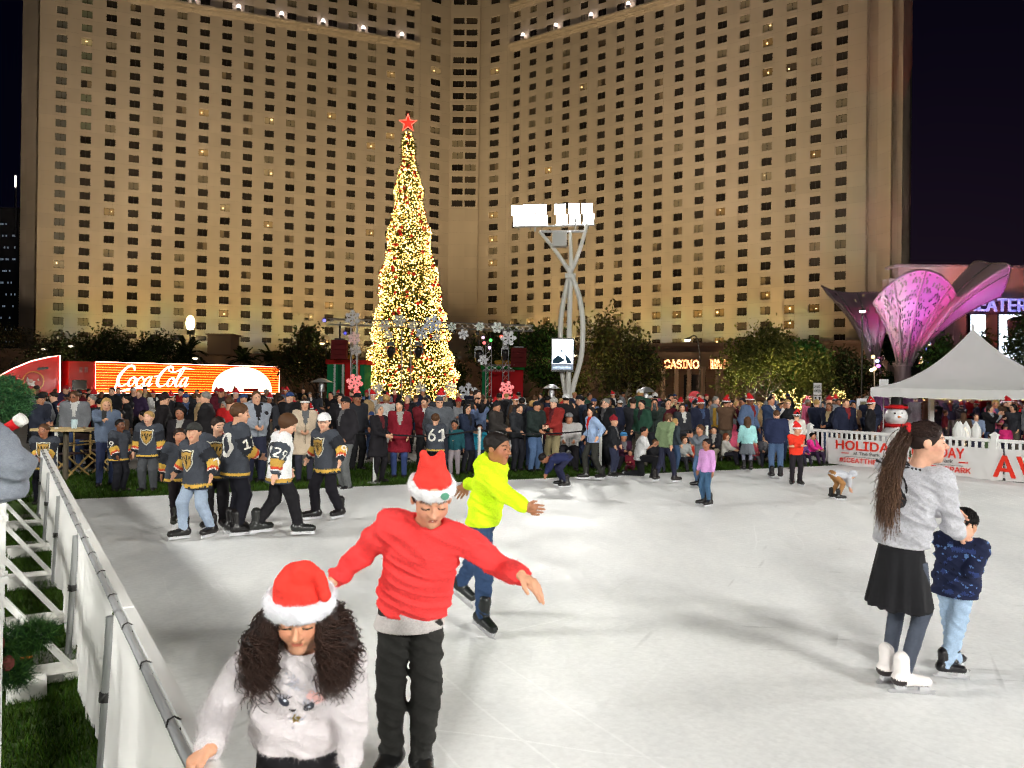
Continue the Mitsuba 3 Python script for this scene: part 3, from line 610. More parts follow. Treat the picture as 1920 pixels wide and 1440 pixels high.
def banner(t0, t1, name='banner', lay=None, z0=0.015, z1=0.66):
    def fab(u, v): return rp(0, 0, 0) + rd * (t0 + (t1 - t0) * u)[..., None] + inn * (0.075 + 0.012 * np.sin(u * 9 + v * 2) * np.sin(v * 3.1))[..., None] + A([0, 0, 1.0]) * (z0 + (z1 - z0) * v + 0.006 * np.sin(u * 14))[..., None]
    v, f = grid_mesh(fab, 40, 6); b = part(rk, name, (v, f), 'banner', color=(0.80, 0.79, 0.78), smooth=True)
    for (txt, h, tc, z, col, wd) in lay:
        tm = text(txt, h, 0.004, True) if isinstance(txt, str) else txt
        s = wd / tm.extents[0] if wd else 1.0
        tm = xf(tm, np.diag([s, 1, 1, 1.0])); v = A(tm[0]); cx = (v[:, 0].max() + v[:, 0].min()) / 2
        # the words read left to right as seen from the ice
        M = frame(rp(tc - cx, 0.095, z), rd, [0, 0, 1]); part(b, 'lettering', xf(tm, M), 'matte', color=col)
dash = MB(); dash.box((0.1, 0.012, 0), (0.2, 0.024, 0.004)); dsh = trimesh.Trimesh(*dash.out()[:2])
line = MB(); line.box((0.6, 0.006, 0), (1.2, 0.010, 0.004)); lne = trimesh.Trimesh(*line.out()[:2])
def holiday(tc, w=1.72): return [('HOLIDAY', 0.205, tc, 0.405, RED, w), ('at The Park', 0.075, tc, 0.29, GRY, 0.68), (dsh, 0, tc - 0.56, 0.305, RED, 0.2), (dsh, 0, tc + 0.56, 0.305, RED, 0.2), (lne, 0, tc, 0.235, GRY, 1.1), ('#ICEATTHEPARK', 0.105, tc, 0.10, RED, 1.42)]
def tpx(px):
    v = FW + RT * (px - 960) / F; a, b = rd[0], rd[1]; return (q0[1] * v[0] - q0[0] * v[1]) / (a * v[1] - b * v[0])
ta, tb__, tc_, td, te, tf__ = [tpx(x_) for x_ in (1571, 1694, 1714, 1815, 1868, 1908)]
banner(ta - .2, tb__ + .18, lay=holiday((ta + tb__) / 2, (tb__ - ta) * .97)); banner(tb__ + .25, td + .75, lay=holiday((tc_ + td) / 2, (td - tc_) * .97)); banner(td + .8, td + 4.6, lay=[('AVE', 0.42, te + 1.5 * (tf__ - te), 0.10, RED, 3.0 * (tf__ - te))])
# ------------------------------------------------------------------ stage truss, snowflakes, stage lamps, speakers, gift boxes
rng = np.random.default_rng(12)
DS = 41.0; S = DS / F
def sp(px, py, y=0.0): return at(px, py, DS + y)
tk = thing('stage_truss', 'square aluminium stage truss spanning in front of the Christmas tree', 'truss')
AL = (0.42, 0.43, 0.45)
def truss(a, b, w, step):
    m = MB(); a, b = A(a, float), A(b, float); d = unit(b - a); x = A([0, 1.0, 0]); y = unit(np.cross(d, x)); L = np.linalg.norm(b - a)
    cs = [(x * i + y * j) * w / 2 for i, j in ((-1, -1), (1, -1), (1, 1), (-1, 1))]
    for c in cs: m.tube([a + c, b + c], 0.026, 6, AL)
    n = max(1, int(L / step))
    for i in range(n):
        for k in range(4):
            c0, c1 = cs[k], cs[(k + 1) % 4]; m.tube([a + d * L * i / n + (c0 if i % 2 else c1), a + d * L * (i + 1) / n + (c1 if i % 2 else c0)], 0.013, 5, AL)
    return m
for nm, a, b in (('beam', sp(616, 603), sp(1000, 616)), ('tower', sp(664, 790), sp(664, 604)), ('tower', sp(916, 790), sp(916, 640)), ('tower', sp(948, 790), sp(948, 612)), ('side_beam', sp(905, 690), sp(965, 690))):
    part(tk, nm, truss(a, b, 0.30, 0.34), 'metal')
for px in (753, 770):
    m = MB(); m.tube([sp(px, 790, -.4), sp(px, 620, -.4)], 0.03, 6, AL); part(tk, 'pole', m, 'metal')
def flake(c, r, col, emit=None, seed=0, label=None, glow=None):
    m = MB()
    for k in range(6):
        a = k * PI / 3 + PI / 6 + seed; d = A([math.cos(a), 0, math.sin(a)]); n = A([-math.sin(a), 0, math.cos(a)])
        m.beam(c, c + d * r, 0.05 * r / 0.5, 0.10 * r / 0.5, col, side=(0, 1, 0))
        for t, l in ((0.45, 0.30), (0.72, 0.24)):
            for s in (-1, 1): m.beam(c + d * r * t, c + d * r * (t + l * 0.6) + n * s * r * l, 0.04 * r / 0.5, 0.085 * r / 0.5, col, side=(0, 1, 0))
    m.ball(c, (r * .2, .05, r * .2), 1, col)
    return solo('snowflake', m, 'gloss', label, 'snowflake', emit=emit)
words = {'col': 'left', 'bm': 'beam'}
pinkE = (0.85, 0.14, 0.14)
for i, (px, py, r, col, em, lb) in enumerate([
    (661, 596, 15, (0.66, 0.66, 0.68), None, 'white snowflake topping the left truss tower'),
    (664, 634, 12, (0.7, 0.55, 0.56), (0.16, 0.07, 0.07), 'dim pink snowflake second from the top of the left truss tower'),
    (667, 657, 11, (0.66, 0.62, 0.62), None, 'small pale snowflake at mid height of the left truss tower'),
    (665, 717, 16, (0.7, 0.4, 0.4), pinkE, 'large glowing pink snowflake low on the left truss tower'),
    (668, 742, 11, (0.7, 0.3, 0.3), (1.1, 0.10, 0.09), 'glowing red snowflake below the large pink one on the left tower'),
    (721, 611, 11, (0.62, 0.64, 0.58), None, 'greenish white snowflake on the beam, left of the tree middle'),
    (749, 601, 12, (0.55, 0.57, 0.52), None, 'grey snowflake on the beam in the middle of the tree'),
    (774, 611, 9, (0.66, 0.64, 0.5), None, 'cream snowflake on the beam right of the tree middle'),
    (811, 608, 17, (0.50, 0.58, 0.74), None, 'large blue white snowflake on the beam at the right of the tree'),
    (791, 625, 12, (0.52, 0.6, 0.72), None, 'pale blue snowflake just under the large blue white one'),
    (818, 633, 9, (0.68, 0.66, 0.58), None, 'small cream snowflake hanging under the large blue white one'),
    (729, 628, 9, (0.66, 0.64, 0.56), None, 'small cream snowflake under the left part of the beam'),
    (847, 613, 9, (0.5, 0.6, 0.5), None, 'faint green snowflake on the beam right of the tree'),
    (869, 627, 10, (0.66, 0.66, 0.68), None, 'white snowflake under the beam between the tree and the right towers'),
    (900, 612, 9, (0.55, 0.66, 0.55), None, 'pale green snowflake on the beam left of the right towers'),
    (932, 614, 11, (0.6, 0.68, 0.6), None, 'pale snowflake on the beam between the two right towers'),
    (953, 634, 15, (0.66, 0.66, 0.68), None, 'tall white snowflake at the top of the rightmost truss tower'),
    (906, 675, 10, (0.66, 0.66, 0.68), None, 'white snowflake beside the stage lamps on the right'),
    (950, 728, 14, (0.7, 0.3, 0.3), pinkE, 'upper glowing red snowflake on the rightmost truss tower'),
    (948, 748, 11, (0.7, 0.3, 0.3), (1.1, 0.10, 0.09), 'lower glowing red snowflake on the rightmost truss tower'),
    (877, 737, 19, (0.60, 0.62, 0.66), None, 'big grey white snowflake standing above the crowd right of the tree'),
    (700, 735, 11, (0.62, 0.58, 0.6), None, 'pinkish white snowflake behind heads at the left foot of the tree'),
    (711, 727, 9, (0.62, 0.62, 0.62), None, 'small white snowflake at the left foot of the tree'),
    (789, 728, 11, (0.66, 0.62, 0.52), None, 'cream snowflake at the middle foot of the tree'),
    (845, 726, 10, (0.68, 0.64, 0.56), None, 'cream snowflake at the right foot of the tree')]):
    flake(sp(px, py, -0.45 - 0.02 * i), r * S, col, em, 0.1 * i, lb)
def stage_lamp(px, py, s, lb, glow=None):
    k = thing('stage_lamp', lb, 'stage lamp', 'stage lamps'); c = sp(px, py, -0.3)
    m = MB(); m.box(c + A([0, 0, 0.30 * s]), (0.34 * s, 0.26 * s, 0.2 * s), None, (0.02, 0.02, 0.02)); 
    for x_ in (-.2, .2): m.box(c + A([x_ * s, 0, 0.05 * s]), (0.05 * s, 0.14 * s, 0.46 * s), None, (0.02, 0.02, 0.02))
    m.tube([c + A([0, 0, 0.4 * s]), c + A([0, 0, 0.75 * s])], 0.03, 6, (0.05, 0.05, 0.05)); part(k, 'yoke', m, 'gloss')
    m = MB(); Rm = rotz(0.3) @ A([[1, 0, 0], [0, 0.75, -0.66], [0, 0.66, 0.75]]); m.lathe([(0.0, 0.26), (0.15, 0.22), (0.19, 0.0), (0.16, -0.3), (0.0, -0.32)], c + A([0, 0, -0.08 * s]), 14, (0.025, 0.025, 0.025), Rm * s); h = part(k, 'head', m, 'gloss', smooth=50)
    m = MB(); m.ball(c - A([0, 0, 0.1]) + Rm @ A([0, 0, -0.33]) * s, 0.09 * s, 1, (0.2, 0.2, 0.22)); part(k, 'lens', m, 'gloss', emit=glow)
for px, py, s, lb in ((733, 656, 1.0, 'black moving head lamp in front of the tree, left of the two'), (785, 656, 1.0, 'black moving head lamp in front of the tree, right of the two'), (898, 664, 1.0, 'black moving head lamp on the left of the right tower pair'), (947, 662, 0.9, 'black moving head lamp on the right of the right tower pair')): stage_lamp(px, py, s, lb)
for px, py, e, lb in ((906, 632, (1.5, 0.9, 1.4), 'small lamp glowing white pink under the beam near the right towers'), (920, 637, (0.2, 2.2, 0.3), 'small lamp glowing green under the beam near the right towers'), (940, 630, (2.6, 0.2, 0.12), 'small lamp glowing red under the beam near the right towers'), (918, 651, (2.4, 1.4, 2.4), 'small lamp glowing bright pink on the right tower'), (908, 642, (2.0, 0.3, 0.3), 'small lamp glowing dull red beside the white pink one'),
                      (609, 600, (0.4, 0.4, 2.4), 'small lamp glowing blue at the left end of the beam'), (648, 624, (0.1, 0.1, 0.9), 'small deep blue lamp under the left end of the beam'), (851, 622, None, 'small unlit black lamp hung under the beam right of the tree'), (895, 625, None, 'small unlit black lamp hung nearer the right towers'), (785, 621, None, 'small unlit black lamp hung in front of the tree')):
    k = thing('par_lamp', lb, 'stage lamp', 'small lamps on the stage truss'); c = sp(px, py, -0.3); m = MB(); m.lathe([(0.05, 0.12), (0.10, 0.08), (0.11, -0.10), (0.09, -0.10)], c, 12, (0.03, 0.03, 0.03), A([[1, 0, 0], [0, 0.3, -.95], [0, .95, .3]])); m.tube([c, c + A([0, 0, 0.3])], 0.015, 5, (0.05, 0.05, 0.05)); part(k, 'can', m, 'gloss')
    m = MB(); m.ball(c + A([0, -0.10, -0.03]), 0.085, 1, (0.1, 0.1, 0.1)); part(k, 'lens', m, 'gloss', emit=e)
def speaker(px, py, lb, s=1.0, col=(0.12, 0.015, 0.015)):
    k = thing('stage_speaker', lb, 'loudspeaker'); c = sp(px, py, 0.2)
    for i in range(4):
        m = MB(); m.box(c + A([0, -0.02 * i, 0.36 - 0.25 * i]), (0.78 * s, 0.6, 0.235), rotz(0.05), col); part(k, 'cabinet', m, 'matte')
    m = MB(); m.tube([c + A([0, 0, 0.5]), c + A([0, 0, 1.4])], 0.05, 6, (0.04, 0.04, 0.04)); m.box(c + A([0, 0, 0.52]), (0.5, 0.3, 0.08), None, (0.04, 0.04, 0.04)); part(k, 'rigging', m, 'metal')
speaker(637, 655, 'hanging red and black speaker stack left of the tree'); speaker(972, 670, 'hanging dark red speaker stack right of the tree', col=(0.09, 0.012, 0.012))
def gift(px0, px1, pyt, lb, cols, y=1.5):
    k = thing('gift_box', lb, 'gift box'); a, b = sp(px0, 800, y), sp(px1, 800, y); a[2] = b[2] = 0; zt = sp(px0, pyt, y)[2]; w = b[0] - a[0]
    m = MB(); m.box((a + b) / 2 + A([0, 0.5 * w, zt / 2]), (w, w, zt), None, cols[0]); part(k, 'box', m, 'matte')
    for i, (u0, u1, c) in enumerate(cols[1]):
        m = MB(); m.box(a + A([w * (u0 + u1) / 2, -0.02, zt / 2]), (w * (u1 - u0), 0.03, zt - 0.02), None, c); part(k, 'stripe', m, 'matte')
    m = MB(); m.box((a + b) / 2 + A([0, 0.5 * w, zt + 0.1]), (w + 0.14, w + 0.14, 0.24), None, cols[2]); part(k, 'lid', m, 'matte')
    m = MB(); c = (a + b) / 2 + A([0, 0, zt + 0.3]); 
    for s in (-1, 1): m.ball(c + A([s * 0.22, 0, 0.06]), (0.24, 0.1, 0.14), 1, lin(200, 160, 60))
    part(k, 'bow', m, 'gloss')
G, WHT, RD = lin(30, 120, 75), lin(190, 200, 195), lin(190, 35, 35)
gift(612, 682, 682, 'giant gift box striped green, white and red left of the tree', (G, [(0.18, 0.23, WHT), (0.40, 0.46, WHT), (0.29, 0.40, lin(20, 85, 55)), (0.48, 0.66, RD), (0.80, 0.88, RD)], lin(185, 45, 40)))
gift(903, 980, 692, 'giant red gift box with a green edge right of the tree', (lin(165, 30, 35), [(0.0, 0.16, G), (0.62, 0.68, lin(150, 60, 60))], lin(40, 130, 60)))
# ------------------------------------------------------------------ the lit Christmas tree
rng = np.random.default_rng(31)
ck = thing('christmas_tree', 'tall slim Christmas tree covered in warm lights and red baubles under a glowing red star', 'Christmas tree')
DT = 48.0; tb = at(771, 790, DT); tb[2] = 0.0; ttop = at(765, 246, DT); HT = ttop[2]
ax = lambda h: tb + (ttop - tb) * (h / HT)[..., None] if np.ndim(h) else tb + (ttop - tb) * (h / HT)
def rad(h): 
    t = 1 - h / HT
    return 0.12 + 2.92 * t ** 0.98 + 0.12 * np.sin(h * 5.2) * t + 0.08 * np.sin(h * 2.3 + 1)
def shell(n, lo, hi, up=0.0):
    h = HT * (1 - rng.uniform(0, 1, n) ** 0.58) * 0.985 + 0.35 * (1 - 0); h = np.clip(h, 0.5, HT * 0.995); a = rng.uniform(0, 2 * PI, n)
    cl = meshkit.noise(np.stack([np.cos(a) * rad(h) * 1.4, np.sin(a) * rad(h) * 1.4, h * 1.4], 1), 4)
    r = rad(h) * (rng.uniform(lo, hi, n) + 0.16 * (cl - 0.5)); return ax(h) + np.stack([np.cos(a) * r, np.sin(a) * r, -0.10 * r + up], 1), h, a
m = MB(); m.tube([tb + A([0, 0, -.05]), ttop], [0.22, 0.03], 10, lin(60, 45, 30)); part(ck, 'trunk', m, 'wood')
n = 30000; P, h, a = shell(n, 0.55, 1.0)
e = np.stack([np.cos(a), np.sin(a), rng.uniform(-0.3, 0.5, n)], 1) + rng.normal(size=(n, 3)) * 0.45; e /= np.linalg.norm(e, axis=1, keepdims=True)
s = np.cross(e, rng.normal(size=(n, 3))); s /= np.linalg.norm(s, axis=1, keepdims=True) + 1e-9
L = rng.uniform(0.14, 0.32, (n, 1)); w = 0.035
v = np.stack([P - s * w, P + s * w, P + e * L], 1).reshape(-1, 3); c = lin(74, 88, 36) * rng.uniform(0.4, 1.4, (n, 1)) * np.c_[rng.uniform(.8, 1.5, n), np.ones(n), rng.uniform(.5, 1, n)]
m = MB(); m.add(v, np.arange(3 * n).reshape(-1, 3), np.repeat(c, 3, 0))
part(ck, 'branches', m, 'leaf', kind='stuff')
m = MB(); hh = np.linspace(0.5, HT * 0.98, 30); m.tube([ax(x_) for x_ in hh], [rad(x_) * 0.6 for x_ in hh], 20, lin(26, 38, 20)); part(ck, 'inner_boughs', m, 'matte', kind='stuff')
def bulbs(n, lo, hi, r0, r1, sub=-1):
    P, h, a = shell(n, lo, hi); b = ICO[sub]; r = rng.uniform(r0, r1, n)
    v = (b[0][None] * r[:, None, None] + P[:, None]).reshape(-1, 3); f = (b[1][None] + (np.arange(n) * len(b[0]))[:, None, None]).reshape(-1, 3); return v, f
part(ck, 'string_lights', bulbs(12500, 0.86, 1.05, 0.020, 0.037), 'matte', kind='stuff', emit=A([4.3, 2.35, 0.48]), ew=0.30)
part(ck, 'bright_bulbs', bulbs(4300, 0.95, 1.07, 0.034, 0.052), 'matte', kind='stuff', emit=A([7.6, 4.9, 1.35]), ew=0.20)
part(ck, 'baubles', bulbs(300, 0.97, 1.04, 0.075, 0.115, 1), 'gloss', kind='stuff', color=lin(190, 25, 25), smooth=True)
a = np.arange(10) * PI / 5 + PI / 2; r = np.where(np.arange(10) % 2 == 0, 0.56, 0.22)
sc_ = at(765, 231, DT - 0.1); st_ = [(r[i] * math.cos(a[i]), 0, r[i] * math.sin(a[i])) for i in range(10)]
m = MB(); v = A(st_ + [(0, -0.13, 0), (0, 0.13, 0)]) + sc_; m.add(v, [[10, i, (i + 1) % 10] for i in range(10)] + [[11, (i + 1) % 10, i] for i in range(10)], lin(220, 40, 30))
sk = part(ck, 'star', m, 'gloss', emit=(0.85, 0.055, 0.03)); m = MB(); q = [A(p) + sc_ for p in st_]; m.tube([*q, q[0]], 0.035, 6); part(sk, 'tube_light', m, 'matte', emit=(2.6, 0.20, 0.09))
# ------------------------------------------------------------------ the red show truck
truck = thing('show_truck', 'red illuminated show truck with script lettering on its glowing orange trailer', 'truck')
P0 = at(128, 720, 72.0); P1 = at(525, 720, 85.5); P0[2] = P1[2] = 0; tx = unit(P1 - P0); TL = np.linalg.norm(P1 - P0)
tn = A([tx[1], -tx[0], 0])                                    # towards the camera
tp = lambda s, z, o=0.0: P0 + tx * s + tn * o + A([0, 0, z])
RT_ = np.stack([tx, -tn, A([0, 0, 1.0])], 1); TOPZ = at(180, 678, 73.6)[2]; BOT = 0.85
RED_ = lin(205, 22, 20)
m = MB(); m.box(tp(TL / 2, (TOPZ + BOT) / 2, -1.25), (TL, 2.5, TOPZ - BOT), RT_, RED_); part(truck, 'trailer', m, 'gloss')
tr = truck + '__trailer'
s0 = TL * (175 - 128) / (525 - 128) * 0.93; s1 = TL - 0.12
m = MB(); m.quad(tp(s0, BOT + 0.1, 0.012), tp(s1, BOT + 0.1, 0.012), tp(s1, TOPZ - 0.12, 0.012), tp(s0, TOPZ - 0.12, 0.012), lin(150, 20, 6)); part(tr, 'glowing_panel', m, 'matte', color=lin(150, 20, 6), emit=(1.05, 0.085, 0.004), ew=0.05)
m = MB()
zz = np.linspace(BOT + 0.22, TOPZ - 0.25, 11)
for z in zz: m.box(tp((s0 + s1) / 2, z, 0.025), (s1 - s0 - 0.1, 0.02, 0.055), RT_)
part(tr, 'light_strips', m, 'matte', emit=(2.4, 0.95, 0.05), kind='stuff')
m = MB(); m.tube([tp(s0, BOT, 0.05), tp(s0, TOPZ - 0.02, 0.05), tp(s1, TOPZ - 0.02, 0.05), tp(s1, BOT, 0.05)], 0.05, 6); m.tube([tp(s0, BOT + .02, 0.05), tp(s1, BOT + .02, 0.05)], 0.04, 6); part(tr, 'border_light', m, 'matte', emit=(5.0, 2.4, 1.6), ew=0.05)
cw = TL * (503 - 378) / (525 - 128) * 0.5; cc = TL * (441 - 128) / (525 - 128) * 1.01
a = np.linspace(0, PI, 33); v = [tp(cc + cw * math.cos(t), 1.05 + (TOPZ - 1.18) * min(1.0, math.sin(t) ** 0.9), 0.045) for t in a]
m = MB(); m.add(A(v + [tp(cc, 1.05, 0.045)]), [[33, i, i + 1] for i in range(32)]); part(tr, 'moon_panel', m, 'matte', emit=(2.8, 2.35, 1.7), ew=0.05)
m = MB(); c0 = tp(cc - 0.9, 1.25, 0.06)
m.add(A([tp(cc - 1.15, 1.0, 0.06), tp(cc - 0.55, 1.0, 0.06), tp(cc - 0.85, 1.75, 0.06)]), [[0, 1, 2]], lin(170, 70, 20)); m.box(tp(cc + 0.9, 1.25, 0.06), (1.6, 0.01, 0.32), RT_, lin(210, 30, 20)); part(tr, 'print', m, 'matte', kind='stuff')
# script lettering, drawn as brushed strokes
def stroke(pts, w0, w1=None):
    p = spline(pts, 10); w = np.interp(np.linspace(0, 1, len(p)), np.linspace(0, 1, len(np.atleast_1d(w0))), np.atleast_1d(w0))
    return unary_union([LineString([p[i], p[i + 1]]).buffer((w[i] + w[i + 1]) / 2, 6) for i in range(len(p) - 1)])
def letC(x, s=1.0, tail=True):
    o = [stroke([(x + 1.5 * s, 1.62 * s), (x + 1.32 * s, 2.0 * s), (x + .95 * s, 2.12 * s), (x + .5 * s, 1.7 * s), (x + .18 * s, .95 * s), (x + .25 * s, .3 * s), (x + .62 * s, .02 * s), (x + 1.05 * s, .2 * s), (x + 1.4 * s, .6 * s)], A([.05, .10, .09, .14, .17, .15, .10, .06, .04]) * s)]
    return o
def leto(x): return [stroke([(x + .32, .98), (x + .08, .7), (x + .02, .35), (x + .18, .03), (x + .45, .12), (x + .60, .5), (x + .55, .88), (x + .32, .98), (x + .5, .75), (x + .85, .8)], [.05, .1, .11, .06, .06, .1, .07, .04, .035, .03])]
def letc(x): return [stroke([(x + .62, .78), (x + .45, .98), (x + .2, .82), (x + .05, .4), (x + .2, .05), (x + .5, .1), (x + .82, .5)], [.09, .06, .08, .12, .09, .05, .03])]
def leta(x): return [stroke([(x + .62, .9), (x + .35, .98), (x + .08, .62), (x + .05, .2), (x + .22, .02), (x + .45, .3), (x + .66, .98)], [.05, .06, .11, .11, .06, .05, .05]), stroke([(x + .68, 1.0), (x + .58, .4), (x + .66, .04), (x + .95, .35)], [.06, .12, .09, .03])]
def letl(x): return [stroke([(x, .45), (x + .45, 1.3), (x + .55, 1.95), (x + .36, 2.05), (x + .18, 1.2), (x + .12, .3), (x + .3, .02), (x + .6, .4)], [.03, .05, .06, .06, .12, .13, .07, .03])]
sh = letC(0, 1.0) + leto(1.25) + letc(2.0) + leta(2.75) + [stroke([(3.72, 1.05), (4.0, 1.08)], [.08, .08])] + letC(3.95, 1.0) + leto(5.2) + letl(5.98) + leta(6.55)
sh += [stroke([(.25, .3), (.15, -.25), (.7, -.5), (1.6, -.28), (2.6, -.12), (3.6, -.35)], [.12, .10, .09, .12, .10, .03])]
sh += [stroke([(5.45, 1.62), (5.25, 2.05), (5.0, 2.12), (4.95, 1.7), (5.6, 1.55), (6.5, 1.95), (7.6, 1.85)], [.05, .08, .06, .05, .08, .10, .03])]
logo = affinity.affine_transform(unary_union(sh).simplify(0.01), [1, 0.30, 0, 1, 0, 0])
lw = TL * (350 - 205) / (525 - 128) * 1.0; x0_, y0_, x1_, y1_ = logo.bounds; s_ = lw / (x1_ - x0_); sy_ = (TOPZ - 0.22 - 1.0) / (y1_ - y0_) * 1.02
logo = affinity.affine_transform(logo, [s_, 0, 0, sy_, -x0_ * s_, -y0_ * sy_])
M = frame(tp(TL * (206 - 128) / (525 - 128) * 0.95, 0.98, 0.05), tx, [0, 0, 1]); part(tr, 'script_lettering', xf(prism(logo, 0.02), M), 'matte', emit=(2.6, 2.2, 1.9), ew=0.03)
m = MB(); 
for s in (1.0, 1.45): m.box(tp(s, 3.0, 0.02), (0.25, 0.03, 0.5), RT_, (0.5, 0.1, 0.1))
m.box(tp(0.9, 1.6, 0.03), (1.2, 0.06, 0.9), RT_, (0.03, 0.02, 0.02)); part(tr, 'vent_box', m, 'gloss', kind='stuff')
# tractor: sloping fairing outlined in light, door, window, round medal
prof = Polygon([(-8.4, 0.6), (-8.4, 1.35), (-6.9, 1.6), (-5.75, 1.85), (-5.3, 2.25), (-4.2, 2.95), (-2.9, 3.6), (-1.5, 4.02), (-.72, 4.16), (-.72, 0.6)])
cab = prism(prof, 2.4); M = np.eye(4); M[:3, 0], M[:3, 1], M[:3, 2], M[:3, 3] = tx, [0, 0, 1], np.cross(tx, [0, 0, 1]), tp(0, 0, -2.4); cb = part(truck, 'cab', xf(cab, M), 'gloss', color=RED_)
m = MB(); P = [tp(x_, z_, 0.04) for x_, z_ in [(-5.8, 1.8), (-5.36, 2.28), (-4.25, 3.0), (-2.93, 3.66), (-1.5, 4.08), (-.68, 4.22), (-.68, 0.8)]]; m.tube(P, 0.055, 6); part(cb, 'outline_light', m, 'matte', emit=(5.5, 2.6, 2.0), ew=0.05)
m = MB(); m.add(A([tp(x_, z_, 0.012) for x_, z_ in [(-4.7, 1.75), (-4.1, 1.75), (-4.1, 2.35), (-4.55, 2.3)]]), [[0, 1, 2, 3]], (0.01, 0.01, 0.012)); part(cb, 'window', m, 'gloss'); m = MB(); m.add(A([tp(x_, z_, 0.012) for x_, z_ in [(-2.5, 2.85), (-1.6, 3.0), (-1.6, 3.18), (-2.4, 3.08)]]), [[0, 1, 2, 3]], (0.01, 0.01, 0.012)); part(cb, 'window', m, 'gloss')
m = MB(); m.box(tp(-3.8, 1.5, 0.01), (0.03, 0.02, 1.8), RT_, (0.10, 0.01, 0.01)); m.box(tp(-5.2, 1.2, 0.01), (0.03, 0.02, 1.1), RT_, (0.10, 0.01, 0.01)); m.box(tp(-4.0, 1.5, 0.03), (0.25, 0.05, 0.06), RT_, (0.2, 0.2, 0.2)); part(cb, 'door', m, 'gloss')
def disc(c, r, o, col, mb, sx=1.0, n=28):
    a = np.arange(n) * 2 * PI / n; v = [c + tx * r * sx * math.cos(t) + A([0, 0, r * math.sin(t)]) + tn * o for t in a]; mb.add(A(v + [c + tn * o]), [[n, i, (i + 1) % n] for i in range(n)], col)
m = MB(); c = tp(-2.75, 1.92); disc(c, 0.86, 0.02, lin(225, 120, 30), m); disc(c, 0.77, 0.03, lin(170, 20, 18), m); disc(c + tx * -0.05 + A([0, 0, .05]), 0.52, 0.04, lin(215, 190, 170), m, 0.95); disc(c + A([0, 0, 0.34]), 0.36, 0.05, lin(195, 25, 22), m, 1.2); disc(c + tx * 0.34 + A([0, 0, -.2]), 0.26, 0.05, lin(190, 40, 30), m); disc(c + tx * -0.2 + A([0, 0, -.02]), 0.17, 0.06, lin(190, 120, 95), m); part(cb, 'medal', m, 'gloss')
for s in (-7.9, -2.2, 0.0 + TL - 1.6, TL - 2.9):
    m = MB(); 
    for o in (-0.15, -2.2): m.lathe([(0.25, -0.14), (0.50, -0.14), (0.52, 0.0), (0.50, 0.14), (0.25, 0.14)], tp(s, 0.52, o), 20, (0.02, 0.02, 0.02), np.stack([tx, [0, 0, 1.0], -tn], 1))
    part(truck, 'wheel', m, 'matte')
m = MB(); m.box(tp(TL / 2 - 4, 0.72, -1.25), (TL + 8, 1.0, 0.3), RT_, (0.03, 0.03, 0.03)); part(truck, 'chassis', m, 'metal')
# two added floodlights, unseen on the ground, that brighten its flank
for s in (-4.5, 0.3):
    o = tp(s, 0.4, 6.0); k = thing('truck_floodlight', 'added ground floodlight brightening the %s of the red truck, hidden by the crowd' % ('cab' if s < 0 else 'trailer front'), 'floodlight'); m = MB(); m.box(o - A([0, 0, .2]), (0.5, 0.3, 0.3), RT_, (0.05, 0.05, 0.05)); part(k, 'housing', m, 'metal'); spot('truck_flood_light', o, tp(s, 2.6, 0), A([1, 0.95, 0.85]) * 260, 40, 25, 0.12)
# ------------------------------------------------------------------ right side: shade sculptures, theatre block, tent, snowman
rng = np.random.default_rng(77)
PINK = A([1.0, 0.16, 0.62])
scene['shade_metal'] = {'type': 'twosided', 'bsdf': prin(VC, 0.42, metal=0.25)}
def petal(parent, base, bz, r0, rims, bulge, cols=(0.56, 0.50, 0.52), hole=0.34, nu=64, nv=46, up=1.0, pat=0):
    "a perforated shell from the trunk ring to a rim polyline"
    R_ = spline(rims, 8); s = np.linspace(0, 1, len(R_)); base = A(base)
    ang = [math.atan2((p - base)[1], (p - base)[0]) for p in R_]; ang = np.unwrap(ang)
    def S(u, v):
        P = np.stack([np.interp(u, s, R_[:, i]) for i in range(3)], -1); a = np.interp(u, s, ang)
        B = np.stack([base[0] + r0 * np.cos(a), base[1] + r0 * np.sin(a), np.full_like(a, bz)], -1)
        C = B * 0.62 + P * 0.38; C[..., 2] = bz + (P[..., 2] - bz) * 0.52 * up; C[..., :2] += (P - B)[..., :2] * (-0.16) * bulge
        w = v[..., None]; X = B * (1 - w) ** 2 + 2 * C * w * (1 - w) + P * w * w
        return X
    U, V = np.meshgrid(np.linspace(0, 1, nu + 1), np.linspace(0, 1, nv + 1), indexing='ij'); X = S(U, V)
    m = MB(); keepf = []
    for i in range(nu):
        for j in range(nv):
            rib = i % 16 in (0, 15) or j in (0, nv - 1) or i in (0, nu - 1)
            h = meshkit.noise(A([i * 0.9 + pat, j * 0.45, 3.0])) 
            if not rib and ((i + j // 2) % 2 == 0) and (j % 4 != 3) and h > 1 - hole * 1.6: continue
            a = i * (nv + 1) + j; keepf.append([a, a + nv + 1, a + nv + 2, a + 1])
    part(parent, 'perforated_shell', (X.reshape(-1, 3), A(keepf)), 'shade_metal', color=cols, smooth=True)
    for k in range(0, 5):
        u = k / 4; vv = np.linspace(0, 1, 14); P = S(np.full(14, u), vv); m = MB(); m.tube(P, np.linspace(0.13, 0.06, 14), 6, (0.28, 0.22, 0.24)); part(parent, 'rib', m, 'shade_metal', smooth=50)
    m = MB(); m.tube(R_, 0.07, 6, (0.3, 0.24, 0.26)); part(parent, 'rim', m, 'shade_metal', smooth=50)
    return S
